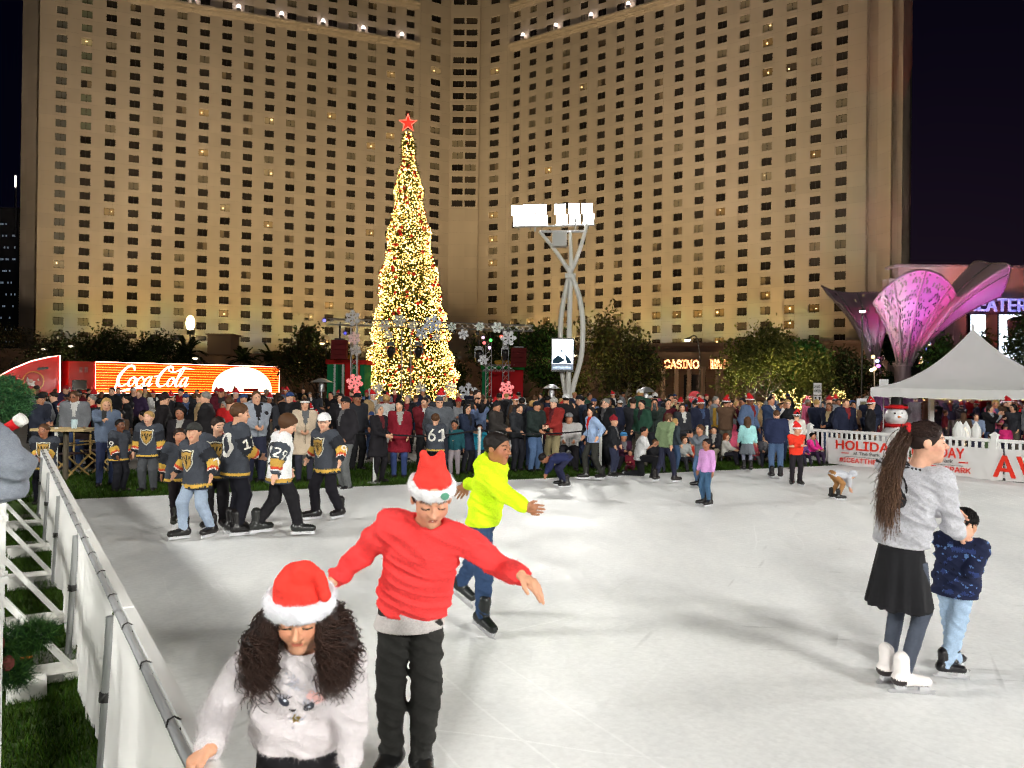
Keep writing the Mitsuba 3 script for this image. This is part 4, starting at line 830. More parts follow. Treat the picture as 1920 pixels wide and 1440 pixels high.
def trunk(parent, base, z1, r0, r1):
    m = MB(); m.lathe([(r0, -0.07), (r0 * 0.9, z1 * 0.5), (r1, z1)], (base[0], base[1], 0), 18, (0.34, 0.24, 0.27)); m.lathe([(r1 + 0.12, z1 - 0.12), (r1 + 0.12, z1 + 0.12), (r1, z1 + 0.12)], (base[0], base[1], 0), 18, (0.5, 0.35, 0.4)); part(parent, 'trunk', m, 'shade_metal', smooth=40)
D1 = 58.0
sh1 = thing('shade_sculpture', 'big perforated metal tulip canopy glowing pink and silver beside the white tent', 'sculpture')
b1 = at(1692, 760, D1); z1 = at(1692, 684, D1)[2]; trunk(sh1, b1, z1, 0.62, 0.55)
petal(sh1, b1, z1, 0.55, [at(1637, 568, 56.4), at(1652, 548, 55.6), at(1676, 527, 55.0), at(1706, 510, 54.4), at(1737, 507, 54.4), at(1765, 518, 55.2), at(1784, 537, 56.2), at(1795, 560, 57.2), at(1796, 577, 58.0)], 1.0, (0.64, 0.32, 0.48), 0.33)
petal(sh1, b1, z1, 0.55, [at(1797, 568, 62.0), at(1803, 530, 61), at(1826, 492, 59), at(1860, 494, 57), at(1893, 497, 55), at(1887, 530, 56.5), at(1876, 556, 59)], 0.5, (0.55, 0.40, 0.48), 0.0, 40, 24, 1.2, 5)
sh2 = thing('shade_sculpture', 'smaller ribbed pink canopy on a dark red trunk left of the big tulip canopy', 'sculpture')
D2 = 66.0; b2 = at(1640, 760, D2); z2 = at(1640, 672, D2)[2]; trunk(sh2, b2, z2, 0.6, 0.5)
petal(sh2, b2, z2, 0.5, [at(1540, 536, 67.5), at(1562, 545, 69), at(1590, 549, 70), at(1625, 548, 70.5), at(1665, 550, 70), at(1688, 562, 68.5)], 0.9, (0.52, 0.34, 0.40), 0.12, 44, 26, 1.0, 9)
petal(sh2, b2, z2, 0.5, [at(1541, 536, 67.3), at(1556, 556, 65), at(1580, 572, 63.5)], 0.9, (0.4, 0.32, 0.36), 0.5, 16, 26, 1.0, 13)
def sculpt_light(o, t, I, cut=40, tint=PINK): spot('sculpture_light', o, t, A(tint) * I * 4.4, cut, cut * 0.5, 0.15)
sculpt_light(at(1684, 745, 53), at(1690, 590, 56), 150, 30, (1.0, 0.06, 0.34)); sculpt_light(at(1715, 735, 52.5), at(1728, 545, 55), 130, 24, (1.0, 0.12, 0.58)); sculpt_light(at(1775, 735, 54), at(1770, 570, 56), 60, 30)
sculpt_light(at(1800, 740, 55.5), at(1828, 530, 59.5), 170, 22, (1.0, 0.08, 0.62)); sculpt_light(at(1860, 740, 54), at(1868, 520, 57), 190, 18, (1.0, 0.10, 0.66)); sculpt_light(at(1632, 640, 66.3), at(1606, 555, 70), 60, 75, (1.0, 0.08, 0.38)); sculpt_light(at(1640, 735, 62), at(1590, 590, 66), 220, 35, (1.0, 0.10, 0.4)); sculpt_light(at(1752, 610, 60.5), at(1822, 520, 60), 26, 60, (1.0, 0.12, 0.6)); sculpt_light(at(1692, 660, 57.6), at(1720, 520, 57), 30, 60, (1.0, 0.5, 0.9))
m = MB(); 
for px, py, d in ((1684, 745, 53.2), (1715, 735, 52.7), (1775, 735, 54.2), (1800, 740, 55.7), (1860, 740, 54.2), (1640, 735, 62.2)): q = at(px, py, d); m.box((q[0], q[1], q[2] - 0.15), (0.4, 0.4, 0.25), None, (0.04, 0.04, 0.04)); m.tube([(q[0], q[1], -0.06), (q[0], q[1], q[2] - 0.2)], 0.05, 6, (0.05, 0.05, 0.05))
part(sh1, 'floodlight', m, 'metal', kind='stuff')
# theatre block
th = thing('theatre_building', 'pink lit theatre block with blue letter sign and huge white screens at right edge', 'building')
thz = lambda px, py, d: at(px, py, d)[2]
scene['theatre_wall'] = prin(mikit.proc(lambda p, n, uv: mix((0.42, 0.30, 0.28), (0.34, 0.24, 0.22), fbm(p.x * 0.3, p.z * 0.5))), 0.8)
m = MB(); 
def tb_(px0, px1, py0, py1, d, mb, col, dep=3.0):
    a, b = at(px0, py1, d), at(px1, py0, d); z1 = at((px0 + px1) / 2, py0, d)[2]; z0 = at((px0 + px1) / 2, py1, d)[2]; mb.box(((a[0] + b[0]) / 2, d + dep / 2, (z0 + z1) / 2), (abs(b[0] - a[0]), dep, z1 - z0), None, col)
tb_(1684, 2060, 502, 566, 112, m, (0.4, 0.3, 0.3), 2.0); tb_(1664, 1684, 522, 770, 113, m, (0.4, 0.3, 0.3), 2); part(th, 'upper_wall', m, 'theatre_wall')
m = MB(); tb_(1690, 2060, 566, 590, 111, m, (0.05, 0.04, 0.05), 2); part(th, 'fascia', m, 'matte')
m = MB(); tb_(1690, 2060, 590, 780, 114, m, (0.03, 0.028, 0.035), 4); part(th, 'lower_wall', m, 'matte')
for px in (1858, 1935, 1800):
    m = MB(); tb_(px - 12, px + 12, 590, 775, 110.5, m, (0.10, 0.085, 0.08), 2.4); part(th, 'pillar', m, 'matte')
m = MB(); tb_(1678, 2070, 497, 501.8, 111.5, m, (0.32, 0.26, 0.26), 3); part(th, 'roof_edge', m, 'matte')
d = 110.6; t = text('THEATER', 1.75, 0.3); a = at(1843, 580, d); wid = (1922 - 1789) / F * d; s = wid / t.extents[0]
o = at(1789, 582, d); part(th, 'sign_lettering', xf(xf(t, np.diag([s, 1, 1, 1.0])), frame((o[0], o[1], o[2]), [1, 0, -0.01], [0, 0, 1])), 'matte', emit=(0.16, 0.18, 0.75))
def screen(px0, px1, py0, py1, d, name='screen'):
    a, b, c_, e = at(px0, py1, d), at(px1, py1, d), at(px1, py0, d), at(px0, py0, d); k = part(th, name, MB().quad(a, b, c_, e), 'matte', emit=(2.2, 2.7, 3.1))
    return k
screen(1820, 1848, 590, 632, 109.8); k = screen(1873, 1923, 590, 700, 109.8)
m = MB(); a = A([at(x_, y_, 109.6) for x_, y_ in [(1888, 600), (1900, 594), (1935, 594), (1935, 612), (1912, 614), (1896, 640), (1889, 628)]]); m.add(a, [[0, i, i + 1] for i in range(1, len(a) - 1)], (0.03, 0.04, 0.06)); part(k, 'picture', m, 'matte')
sculpt_light(at(1900, 640, 100), at(1905, 545, 112), 500, 40, (1.0, 0.16, 0.10)); sculpt_light(at(1740, 660, 104), at(1740, 520, 112), 200, 50, (1.0, 0.5, 0.6))
sculpt_light(at(1655, 700, 120), at(1655, 420, 150), 190, 8, (1.0, 0.32, 0.34))
# a bright advertising tree form behind the tulip: a cone of coloured light panels
k = thing('light_cone', 'small glowing multicoloured cone between the tulip canopy and the tent', 'lit cone'); d = 80.0
a = np.arange(14) * 2 * PI / 14; tip = at(1741, 630, d); b = at(1741, 682, d); r = 17 * d / F; cols = [(1.6, 1.7, 1.9), (0.3, 0.4, 1.6), (1.5, 0.3, 0.2), (1.7, 1.4, 0.5)]
for i in range(4):
    m = MB()
    for j in range(5):
        z0, z1 = j / 5, (j + 1) / 5 - 0.03
        for q in range(14):
            if (q + 2 * j + (q * j) % 3) % 4 != i: continue
            P = [b + (tip - b) * z + A([r * (1 - z) * math.cos(x_), r * (1 - z) * math.sin(x_), 0]) for z, x_ in ((z0, a[q]), (z0, a[q] + .42), (z1, a[q] + .42), (z1, a[q]))]; m.quad(*P)
    part(k, 'light_panels', m, 'matte', emit=cols[i], kind='stuff')
m = MB(); m.tube([A([b[0], b[1], -0.06]), b], 0.2, 8, (0.1, 0.1, 0.1)); part(k, 'stem', m, 'metal')
# ------------------------------------------------------------------ the white peaked tent
tent = thing('frame_tent', 'white peaked frame tent behind the banner fence at the right edge', 'tent')
DT2 = 26.0; ca = at(1633, 728, DT2); W = 6.4; tr_ = rotz(math.radians(-24)) ; ZE = at(1700, 727, DT2)[2]; ZP = at(1822, 616, DT2 + 1.6)[2]
tl = lambda x, y, z: A([ca[0], ca[1], 0]) + tr_ @ A([x, y, 0]) + A([0, 0, z])
def roof(u, v, side_):
    t = v; e = 1 - t
    x = W * (0.5 + (u - 0.5) * e); y = W * 0.5 * t + 0 * u
    z = ZE + (ZP - ZE) * (0.24 * t + 0.76 * t ** 2.4) - 0.05 * np.sin(u * PI) * e
    if side_ == 0: X, Y = x, y
    elif side_ == 1: X, Y = W - y, x
    elif side_ == 2: X, Y = W - x, W - y
    else: X, Y = y, W - x
    p = np.stack([X, Y], -1) @ tr_[:2, :2].T
    return np.concatenate([p + ca[:2], z[..., None]], -1)
for s_ in range(4):
    v, f = grid_mesh(lambda u, v: roof(u, v, s_), 16, 22); part(tent, 'roof_panel', (v, f), 'tent_canvas', smooth=True)
for s_ in range(4):
    def val(u, v): p = roof(u, v * 0, s_); p[..., 2] = ZE - 0.05 * np.sin(u * PI) - 0.30 * v + 0.015 * np.sin(u * 60) * v; return p + A([0.0, 0, 0]) * 0
    v, f = grid_mesh(val, 40, 3); part(tent, 'valance', (v, f), 'tent_canvas', smooth=True)
for x, y in ((0.04, 0.04), (W - .04, 0.04), (W - .04, W - .04), (0.04, W - .04)):
    m = MB(); m.box(tl(x, y, ZE / 2), (0.07, 0.07, ZE), tr_, (0.75, 0.75, 0.75)); part(tent, 'pole', m, 'gloss')
m = MB(); m.lathe([(0.05, 0), (0.04, 0.15), (0.0, 0.2)], tl(W / 2, W / 2, ZP - 0.03), 8, (0.6, 0.6, 0.6)); part(tent, 'finial', m, 'gloss')
# booth under the tent: white door frames, pink interior, garland, red drink discs
booth = thing('booth', 'white framed ticket booth with a purple and red interior under the tent', 'booth')
def tq_(px, py, d): return at(px, py, d)
def pxbox(mb, px0, px1, py0, py1, d, dep, col): 
    a, b = at(px0, py1, d), at(px1, py0, d); z0, z1 = a[2], at((px0 + px1) / 2, py0, d)[2]; mb.box(((a[0] + b[0]) / 2, d + dep / 2, (z0 + z1) / 2), (abs(b[0] - a[0]), dep, z1 - z0), None, col)
DB = 27.5
for px0, px1 in ((1743, 1752), (1862, 1875)): m = MB(); pxbox(m, px0, px1, 744, 860, DB, 0.12, (0.78, 0.78, 0.80)); part(booth, 'door_post', m, 'gloss')
m = MB(); pxbox(m, 1752.2, 1861.8, 744, 750, DB, 0.1, (0.78, 0.78, 0.80)); part(booth, 'lintel', m, 'gloss')
m = MB(); pxbox(m, 1640, 1990, 735, 850, 31.5, 0.1, lin(130, 100, 140)); part(booth, 'back_wall', m, 'matte')
m = MB(); pxbox(m, 1838, 1990, 744, 850, 31.0, 0.1, lin(170, 35, 45)); part(booth, 'red_panel', m, 'matte')
m = MB()
for k, (px, py, r) in enumerate(((1895, 775, 26),)):
    c = at(px, py, 30.8); a = np.linspace(0.2, 2.9, 16); P = [c + A([math.cos(t), 0, math.sin(t)]) * r * 30.8 / F for t in a]; m.tube(P, 0.06, 6, lin(215, 205, 220))
    for q in range(60): u = rng.normal(size=2); m.ball(c + A([0.28 * u[0], -0.02, 0.22 * u[1] - 0.1]), (0.07, 0.02, 0.07), -1, lin(110, 130, 190) * rng.uniform(0.5, 1.4))
part(booth, 'painted_snow_globe', m, 'matte', kind='stuff')
scene['booth_light'] = {'type': 'point', 'position': (at(1800, 752, 29.0)).tolist(), 'intensity': rgb(A([1.0, 0.8, 0.95]) * 14.0), 'sampling_weight': 0.05}
scene['booth_light_pink'] = {'type': 'point', 'position': (at(1690, 750, 29.5)).tolist(), 'intensity': rgb(A([1.0, 0.5, 0.8]) * 4.0), 'sampling_weight': 0.05}
# lit garland along the booth top
gk = thing('tent_garland', 'evergreen garland with gold lights strung along the booth top inside the tent', 'garland')
m = MB(); bl = MB()
for k in range(60):
    px = 1720 + 250 * k / 59; c = at(px, 742 + 2.5 * math.sin(k * 0.7), 27.2); needles(m, c, (0.12, 0.08, 0.08), 40, rng, 0.09, 0.006)
    for q in range(3): bl.ball(c + rng.normal(size=3) * 0.07 - A([0, 0.1, 0]), rng.uniform(0.016, 0.032), -1)
part(gk, 'sprigs', m, 'leaf', kind='stuff'); part(gk, 'bulbs', bl, 'matte', kind='stuff', emit=(3.2, 2.0, 0.5))
ick = thing('icicle_lights', 'curtain of tiny white and pink lights at the right end of the booth', 'string lights'); bl = MB()
for k in range(170): bl.ball(at(rng.uniform(1872, 1985), 742 + 26 * rng.uniform(0, 1) ** 1.6, 27.6), rng.uniform(0.010, 0.02), -1)
part(ick, 'bulbs', bl, 'matte', kind='stuff', emit=(2.4, 1.5, 1.7))
def signdisc(px, py, d, r, lb, txt=None):
    k = thing('round_sign', lb, 'sign'); c = at(px, py, d); m = MB(); m.lathe([(0, -.02), (r, -.02), (r, .02), (0, .02)], c, 24, lin(215, 25, 40), A([[1, 0, 0], [0, 0, -1], [0, 1, 0]])); part(k, 'disc', m, 'gloss')
    t = text(txt, r * 0.36, 0.006); t = xf(t, np.diag([1.0, 1, 1, 1])); part(k, 'lettering', xf(t, frame(c + A([-t[0][:, 0].max() / 2, -0.03, -r * 0.16]), [1, 0, 0], [0, 0, 1])), 'matte', color=(0.75, 0.7, 0.7))
    m = MB(); m.tube([c + A([0, 0.04, -r]), A([c[0], c[1] + 0.04, -0.05])], 0.02, 6, (0.5, 0.5, 0.5)); part(k, 'stick', m, 'metal')
signdisc(1912, 782, 25.2, 0.26, 'round red drink sign with white lettering at the right end of the booth', 'Coca-Cola')
signdisc(1303, 745, 33, 0.27, 'round red sign with white lettering above the crowd left of the olive tree', 'Coca-Cola')
# snowman
sm = thing('snowman', 'large white snowman with black hat and red scarf behind the banner fence', 'snowman'); DSn = 20.6; c = at(1680, 800, DSn); u_ = DSn / F
for py, r, nm in ((826, 31, 'lower_ball'), (781, 20, 'head_ball')):
    m = MB(); m.ball(at(1680, py, DSn), A([r, r, r * 0.93]) * u_, 3, (0.80, 0.80, 0.80)); part(sm, nm, m, 'gloss', smooth=True)
m = MB(); m.lathe([(0, 0), (0.24, 0), (0.24, 0.03), (0.165, 0.03), (0.165, 0.27), (0, 0.28)], at(1680, 764.5, DSn), 20, (0.015, 0.015, 0.015)); part(sm, 'top_hat', m, 'gloss', smooth=40)
m = MB(); m.lathe([(0.170, 0.032), (0.174, 0.035), (0.174, 0.075), (0.168, 0.078)], at(1680, 764.5, DSn), 20, lin(180, 25, 30)); m.tube([at(1680, 764.5, DSn) + A([0.255 * math.cos(t), 0.255 * math.sin(t), 0.012]) for t in np.linspace(0, 2 * PI, 25)], 0.035, 6, lin(190, 30, 35)); part(sm, 'hat_band', m, 'cloth')
m = MB(); m.tube([at(1680, 797.5, DSn) + A([0.24 * math.cos(t), 0.24 * math.sin(t), 0]) for t in np.linspace(0, 2 * PI, 25)], 0.045, 8, lin(185, 25, 30)); part(sm, 'scarf', m, 'cloth', smooth=True)
m = MB(); q = at(1684, 813, DSn - 0.42)
for k in range(14): m.ball(q + A([0.11 * rng.normal(), 0, 0.035 * rng.normal()]), (0.05, 0.03, 0.03), 0, lin(90, 70, 20) if k % 3 else lin(190, 150, 40))
part(sm, 'bow_tie', m, 'matte')
m = MB(); h = at(1676, 781, DSn); m.lathe([(0.03, 0), (0, 0.16)], h + A([0.0, -0.26, 0]), 8, lin(230, 120, 30), A([[1, 0, 0], [0, 0, -1], [0, 1, 0]])); part(sm, 'carrot', m, 'gloss')
m = MB(); 
for dx in (-0.09, 0.09): m.ball(h + A([dx, -0.235, 0.09]), 0.026, 1, (0.01, 0.01, 0.01))
part(sm, 'eyes', m, 'gloss', kind='stuff')
# leaning white display frame left of the tent
k = thing('display_frame', 'white framed display panel standing at the left side of the tent', 'display'); m = MB(); pxbox(m, 1607, 1613, 747, 812, 22.5, 0.06, (0.72, 0.72, 0.74)); pxbox(m, 1613, 1634, 747, 753, 22.5, 0.06, (0.72, 0.72, 0.74)); pxbox(m, 1628.2, 1634, 753.2, 812, 22.5, 0.06, (0.72, 0.72, 0.74)); part(k, 'frame', m, 'gloss')
m = MB(); pxbox(m, 1613, 1628, 753, 812, 22.53, 0.02, (0.30, 0.26, 0.16)); part(k, 'panel', m, 'matte')
k = thing('tent_placard', 'small white placard above the left corner of the tent', 'placard'); m = MB(); pxbox(m, 1649, 1666, 711, 724, 27.5, 0.04, (0.7, 0.7, 0.7)); q = at(1657, 724, 27.52); m.tube([q, (q[0], q[1], -.05)], 0.02, 6, (0.5, 0.5, 0.5)); part(k, 'board', m, 'matte')
k = thing('stocking_figures', 'row of small white painted snow figures along the booth counter', 'ornaments'); m = MB()
for px in (1795, 1811, 1800, 1830): m.lathe([(0.10, 0), (0.11, 0.2), (0.05, 0.34), (0.0, 0.42)], at(px, 822, 18.9), 10, (0.75, 0.75, 0.73))
part(k, 'figures', m, 'gloss', kind='stuff', smooth=50)
bl = MB()
for k_ in range(16): bl.ball(at(rng.uniform(1790, 1840), rng.uniform(800, 855), 18.3), 0.014, -1)
part(k, 'bulbs', bl, 'matte', kind='stuff', emit=(3.0, 1.8, 0.6))
# ------------------------------------------------------------------ trees, palms, lit bushes
rng = np.random.default_rng(90)
def leafy(label, base, H, R, cols, n, seed, name='leafy_tree', trunk_col=(70, 60, 48), clear=0.25, multi=1, lw=0.10, tsize=1.0, density=1.0):
    r = np.random.default_rng(seed); k = thing(name, label, 'tree'); wood, tips = MB(), []
    base = A(base, float)
    def grow(p, d, L, rad, lev):
        n_ = 5; P = [p]; dd = unit(d)
        for i in range(n_): dd = unit(dd + r.normal(size=3) * 0.13 + A([0, 0, 0.03])); P.append(P[-1] + dd * L / n_)
        wood.tube(P, np.linspace(rad, rad * 0.62, n_ + 1), 6 if lev > 1 else 9, lin(*trunk_col), cap=False)
        if lev >= 3: tips.extend(P[2:]); return
        for i in range(r.integers(3, 5)):
            a = r.uniform(0, 2 * PI); s = unit(np.cross(dd, A([math.cos(a), math.sin(a), 0.2]))); grow(P[-1 - (i % 2)], unit(dd * r.uniform(0.5, 0.9) + s * r.uniform(0.5, 1.0)), L * r.uniform(0.55, 0.8), rad * 0.58, lev + 1)
    for q in range(multi):
        a = q * 2 * PI / max(multi, 1) + r.uniform(0, 1); grow(base + A([math.cos(a), math.sin(a), 0]) * 0.12 * (multi > 1), A([0.55 * math.cos(a), 0.55 * math.sin(a), 1]) if multi > 1 else A([0.05, 0, 1]), H * clear, 0.035 * H * tsize / math.sqrt(multi) * 0.7, 0)
    part(k, 'trunk', wood, 'wood', smooth=50)
    tips = A(tips); c0 = base + A([0, 0, H * 0.62]); tips = c0 + (tips - c0)
    lo, hi = tips.min(0), tips.max(0); sc = A([2 * R, 2 * R, H * 0.78]) / (hi - lo); tips2 = (tips - (lo + hi) / 2) * A([max(sc[0], .3), max(sc[1], .3), sc[2]]) + A([base[0], base[1], base[2] + H * 0.61])
    P = tips2[r.integers(0, len(tips2), n)] + r.normal(size=(n, 3)) * R * 0.15
    e = r.normal(size=(n, 3)); e /= np.linalg.norm(e, axis=1, keepdims=True); s = np.cross(e, r.normal(size=(n, 3))); s /= np.linalg.norm(s, axis=1, keepdims=True)
    L = lw * r.uniform(0.6, 1.6, (n, 1)); v = np.stack([P - e * L, P + s * L * 0.42, P + e * L, P - s * L * 0.42], 1).reshape(-1, 3)
    pal = A([lin(*c) for c in cols]); c = pal[r.integers(0, len(cols), n)] * r.uniform(0.6, 1.35, (n, 1)); f = np.arange(4 * n).reshape(-1, 4)
    part(k, 'crown', (v, f), 'leaf', color=np.repeat(c, 4, 0)); return k
OL = ((96, 100, 52), (120, 118, 62), (80, 88, 45)); DK = ((52, 66, 36), (66, 76, 42), (44, 52, 34)); BR = ((88, 72, 50), (70, 66, 44), (60, 62, 40)); GN = ((62, 100, 48), (84, 116, 54), (52, 84, 44))
def base(px, d): q = at(px, 740, d); return (q[0], q[1], -0.06)
leafy('tall brownish green tree right of the light tower', base(1143, 52), 6.5, 2.8, BR + OL, 6800, 1, lw=0.13)
leafy('spreading olive green tree lit from below in front of the casino doors', base(1446, 50), 5.3, 2.9, OL, 9000, 2, multi=3, lw=0.13, trunk_col=(150, 130, 100), clear=0.30, tsize=0.7)
leafy('round green tree just right of the spreading olive tree', base(1497, 58), 5.2, 2.1, GN, 6500, 3, lw=0.13)
leafy('dark broad tree in front of the podium left of the pink canopy', base(1574, 62), 4.9, 2.9, DK + BR, 7000, 4, lw=0.14)
leafy('dark tree behind the gift box right of the Christmas tree', base(905, 62), 5.6, 3.0, DK, 6500, 5, lw=0.15)
leafy('dark round tree behind the tower screen', base(1010, 60), 6.2, 2.6, DK + GN, 6500, 6, lw=0.15)
leafy('green tree standing behind the peak of the white tent', base(1782, 48), 5.2, 1.7, GN + DK, 5500, 7, lw=0.12)
leafy('dark tree in front of the big white screen at right', base(1905, 50), 7.0, 1.9, DK, 4200, 8, lw=0.13)
leafy('sparse bare tree above the truck cab at the left edge', base(20, 84), 7.4, 3.0, BR, 2200, 9, name='bare_tree', lw=0.12, clear=0.3)
leafy('dark bushy tree behind the cab of the red truck', base(130, 100), 8.0, 5.2, DK + BR, 6500, 10, lw=0.2)
leafy('dark bushy tree behind the left gift box', base(585, 76), 6.6, 3.6, BR + DK, 6500, 11, lw=0.18)
leafy('dark low tree behind the middle of the red truck', base(265, 104), 8.4, 5.0, DK, 6500, 12, lw=0.2)
leafy('slim pale tree with white trunk beside the tower mast', base(1182, 46), 4.4, 1.6, BR + OL, 3000, 13, lw=0.11, trunk_col=(140, 130, 110))
leafy('dark conifer shaped tree between the two pink canopies', base(1668, 72), 7.2, 1.6, ((30, 52, 34), (40, 60, 38)), 5000, 14, lw=0.16)
def palm(label, px, d, H, R, n=26, seed=0, col=(46, 52, 28)):
    r = np.random.default_rng(seed); k = thing('palm_tree', label, 'palm tree'); b = A(base(px, d)); m = MB(); top = b + A([0, 0, H]); m.tube(spline([b, b + A([0.1, 0, H * 0.5]), top], 6), np.linspace(0.28, 0.22, 13), 10, lin(70, 55, 40)); part(k, 'trunk', m, 'wood', smooth=50)
    for i in range(n):
        a = r.uniform(0, 2 * PI); el = r.uniform(-0.5, 1.3); d_ = A([math.cos(a) * math.cos(el), math.sin(a) * math.cos(el), math.sin(el)]); P = A([top + d_ * R * t - A([0, 0, 1]) * R * 0.75 * t * t * max(0.2, math.cos(el)) for t in np.linspace(0, 1, 11)])
        s = unit(np.cross(d_, [0, 0, 1.0])); m = MB(); m.tube(P, np.linspace(0.03, 0.008, 11), 4, lin(*col))
        for j in range(1, 11):
            for t in (0, 0.33, 0.66):
                q = P[j - 1] * (1 - t) + P[j] * t
                for g_ in (-1, 1):
                    tip = q + (s * g_ * 0.8 + d_ * 0.5 + A([0, 0, -0.35])) * R * 0.30 * (1 - 0.5 * j / 11); w = d_ * 0.035 * R / 2; m.add([q - w, q + w, tip], [[0, 1, 2]], lin(*col) * r.uniform(0.6, 1.4))
        part(k, 'frond', m, 'leaf')
palm('dark palm behind the red truck below the bright floodlight', 350, 108, 6.0, 3.3, 34, 1); palm('dark shaggy palm behind the right end of the red truck', 512, 94, 4.6, 3.2, 34, 2); palm('second dark palm behind the truck, next to the roof pavilion', 455, 104, 5.0, 2.8, 30, 6); palm('small dark palm in front of the podium beside the casino doors', 1213, 56, 4.0, 1.1, 24, 3, (34, 38, 22)); palm('dark palm behind the front of the red trailer', 225, 108, 5.6, 3.0, 30, 7)
# bushes wrapped in lights
def lit_bush(label, px, d, H, R, nb, seed, stems=14):
    r = np.random.default_rng(seed); k = thing('lit_bush', label, 'bush'); b = A(base(px, d)); m, bl = MB(), MB()
    for i in range(stems):
        a = r.uniform(0, 2 * PI); t = r.uniform(0.15, 1.0); P = spline([b, b + A([R * t * 0.4 * math.cos(a), R * t * 0.4 * math.sin(a), H * 0.45]), b + A([R * t * math.cos(a), R * t * math.sin(a), H * (1.05 - 0.35 * t)])], 6); m.tube(P, np.linspace(0.045, 0.012, len(P)), 5, lin(110, 95, 60))
        for j in range(nb):
            q = P[r.integers(len(P) // 4, len(P))] + r.normal(size=3) * 0.07; bl.ball(q, r.uniform(0.018, 0.034), -1)
    part(k, 'branches', m, 'wood'); part(k, 'bulbs', bl, 'matte', kind='stuff', emit=(4.2, 3.0, 0.8), ew=0.03)
lit_bush('rounded bush wrapped in warm yellow lights below the green tree', 1478, 40, 2.0, 1.1, 34, 1); lit_bush('low bush of warm yellow lights left of the rounded lit bush', 1442, 42, 1.3, 0.9, 26, 2); lit_bush('bush of warm lights lower right of the rounded lit bush', 1512, 39, 1.5, 0.5, 22, 4, 9); lit_bush('small spiky shrub strung with yellow lights before the dark tree', 1563, 46, 2.0, 1.3, 16, 3, 16)
lit_bush('patch of warm lights low at the left of the olive tree trunk', 1352, 46, 1.4, 0.5, 8, 5, 6)
for px, d, I in ((1400, 47, 28), (1455, 48, 16), (1500, 54, 14), (1150, 50, 10), (1545, 58, 8)):
    q = A(base(px, d)); spot('garden_light', q + A([0, 0, 0.2]), q + A([0.2, 1.5, 5]), A([1.0, 0.86, 0.45]) * I * 10.0, 60, 40, 0.12)
    k = thing('garden_spotlight', {1400: 'garden spotlight under the olive tree', 1455: 'garden spotlight right of the olive trunk', 1500: 'garden spotlight under the round green tree', 1150: 'garden spotlight under the brownish tree', 1545: 'garden spotlight under the broad dark tree'}[px], 'spotlight'); m = MB(); m.lathe([(0.06, -.02), (0.08, 0.14), (0.07, 0.14)], q, 10, (0.05, 0.05, 0.05)); part(k, 'can', m, 'metal')
# ------------------------------------------------------------------ street lamps, signs, heaters
def street_lamp(label, px, py, d, arm=0.0, E=6.0, I=10, head=0.2, pole=True, tint=(1, 0.85, 0.6)):
    k = thing('street_lamp', label, 'street lamp'); c = at(px, py, d); b = A([c[0] + arm, c[1], -0.06]); m = MB()
    if pole: m.tube(spline([b, A([b[0], b[1], c[2] * 0.7]), A([c[0] + arm * 0.7, c[1], c[2] + 0.25]), c + A([0, 0, 0.12])], 6), 0.06, 8, (0.10, 0.09, 0.08)); part(k, 'pole', m, 'metal', smooth=50)
    m = MB(); m.lathe([(head * 1.1, 0.0), (head * 0.8, 0.10), (0.05, 0.16)], c, 12, (0.08, 0.08, 0.08)); part(k, 'hood', m, 'metal')
    m = MB(); m.ball(c - A([0, 0, 0.03]), (head, head, head * 0.6), 2); part(k, 'globe', m, 'matte', emit=A(tint) * E)
    if I: scene[numbered('street_lamp_light')] = {'type': 'point', 'position': (c - A([0, 0.5, 0.45])).tolist(), 'intensity': rgb(A(tint) * I), 'sampling_weight': 0.08}
street_lamp('street lamp on a curved dark pole before the lower hotel windows', 1289, 637, 70, 1.1, 6, 60, 0.28)
street_lamp('bright white lamp in front of the left pink canopy', 1617, 583, 55, 0.0, 9, 60, 0.2, tint=(1, 0.95, 0.85))
street_lamp('pale lamp seen above the palm, left of the trailer dome', 366, 671, 95, 0.6, 4, 60, 0.3); street_lamp('small lamp glowing in the dark tree above the truck front', 133, 648, 96, 0.6, 3, 40, 0.28); street_lamp('small lamp left of the truck cab lamp', 82, 654, 98, 0.6, 3, 40, 0.25)
street_lamp('warm orange lamp right of the trailer', 563, 677, 80, 0.3, 6, 50, 0.3, tint=(1, 0.62, 0.25)); street_lamp('warm lamp above the left gift box speaker', 604, 643, 74, 0.4, 4, 30, 0.22, tint=(1, 0.66, 0.3)); street_lamp('lamp behind the tower screen mast', 1077, 665, 60, 0.3, 6, 25, 0.16, tint=(1, 0.8, 0.5)); street_lamp('lamp beside the palm and casino sign', 1199, 676, 66, 0.2, 3, 25, 0.18, tint=(1, 0.75, 0.4))
street_lamp('added lamp hidden behind the truck to brighten the left podium', 180, 690, 125, 0.0, 4, 220, 0.3, tint=(1, 0.66, 0.36)); street_lamp('added lamp hidden behind the right gift box to brighten the podium', 960, 700, 140, 0.0, 4, 260, 0.3, tint=(1, 0.66, 0.36)); street_lamp('added lamp behind the broad dark tree to brighten the podium', 1560, 690, 118, 0.0, 4, 330, 0.3, tint=(1, 0.58, 0.36)); street_lamp('added lamp behind the olive tree to brighten the casino entrance', 1400, 700, 122, 0.0, 4, 260, 0.3, tint=(1, 0.66, 0.4))  # four added lamps, out of sight, that brighten the podium front
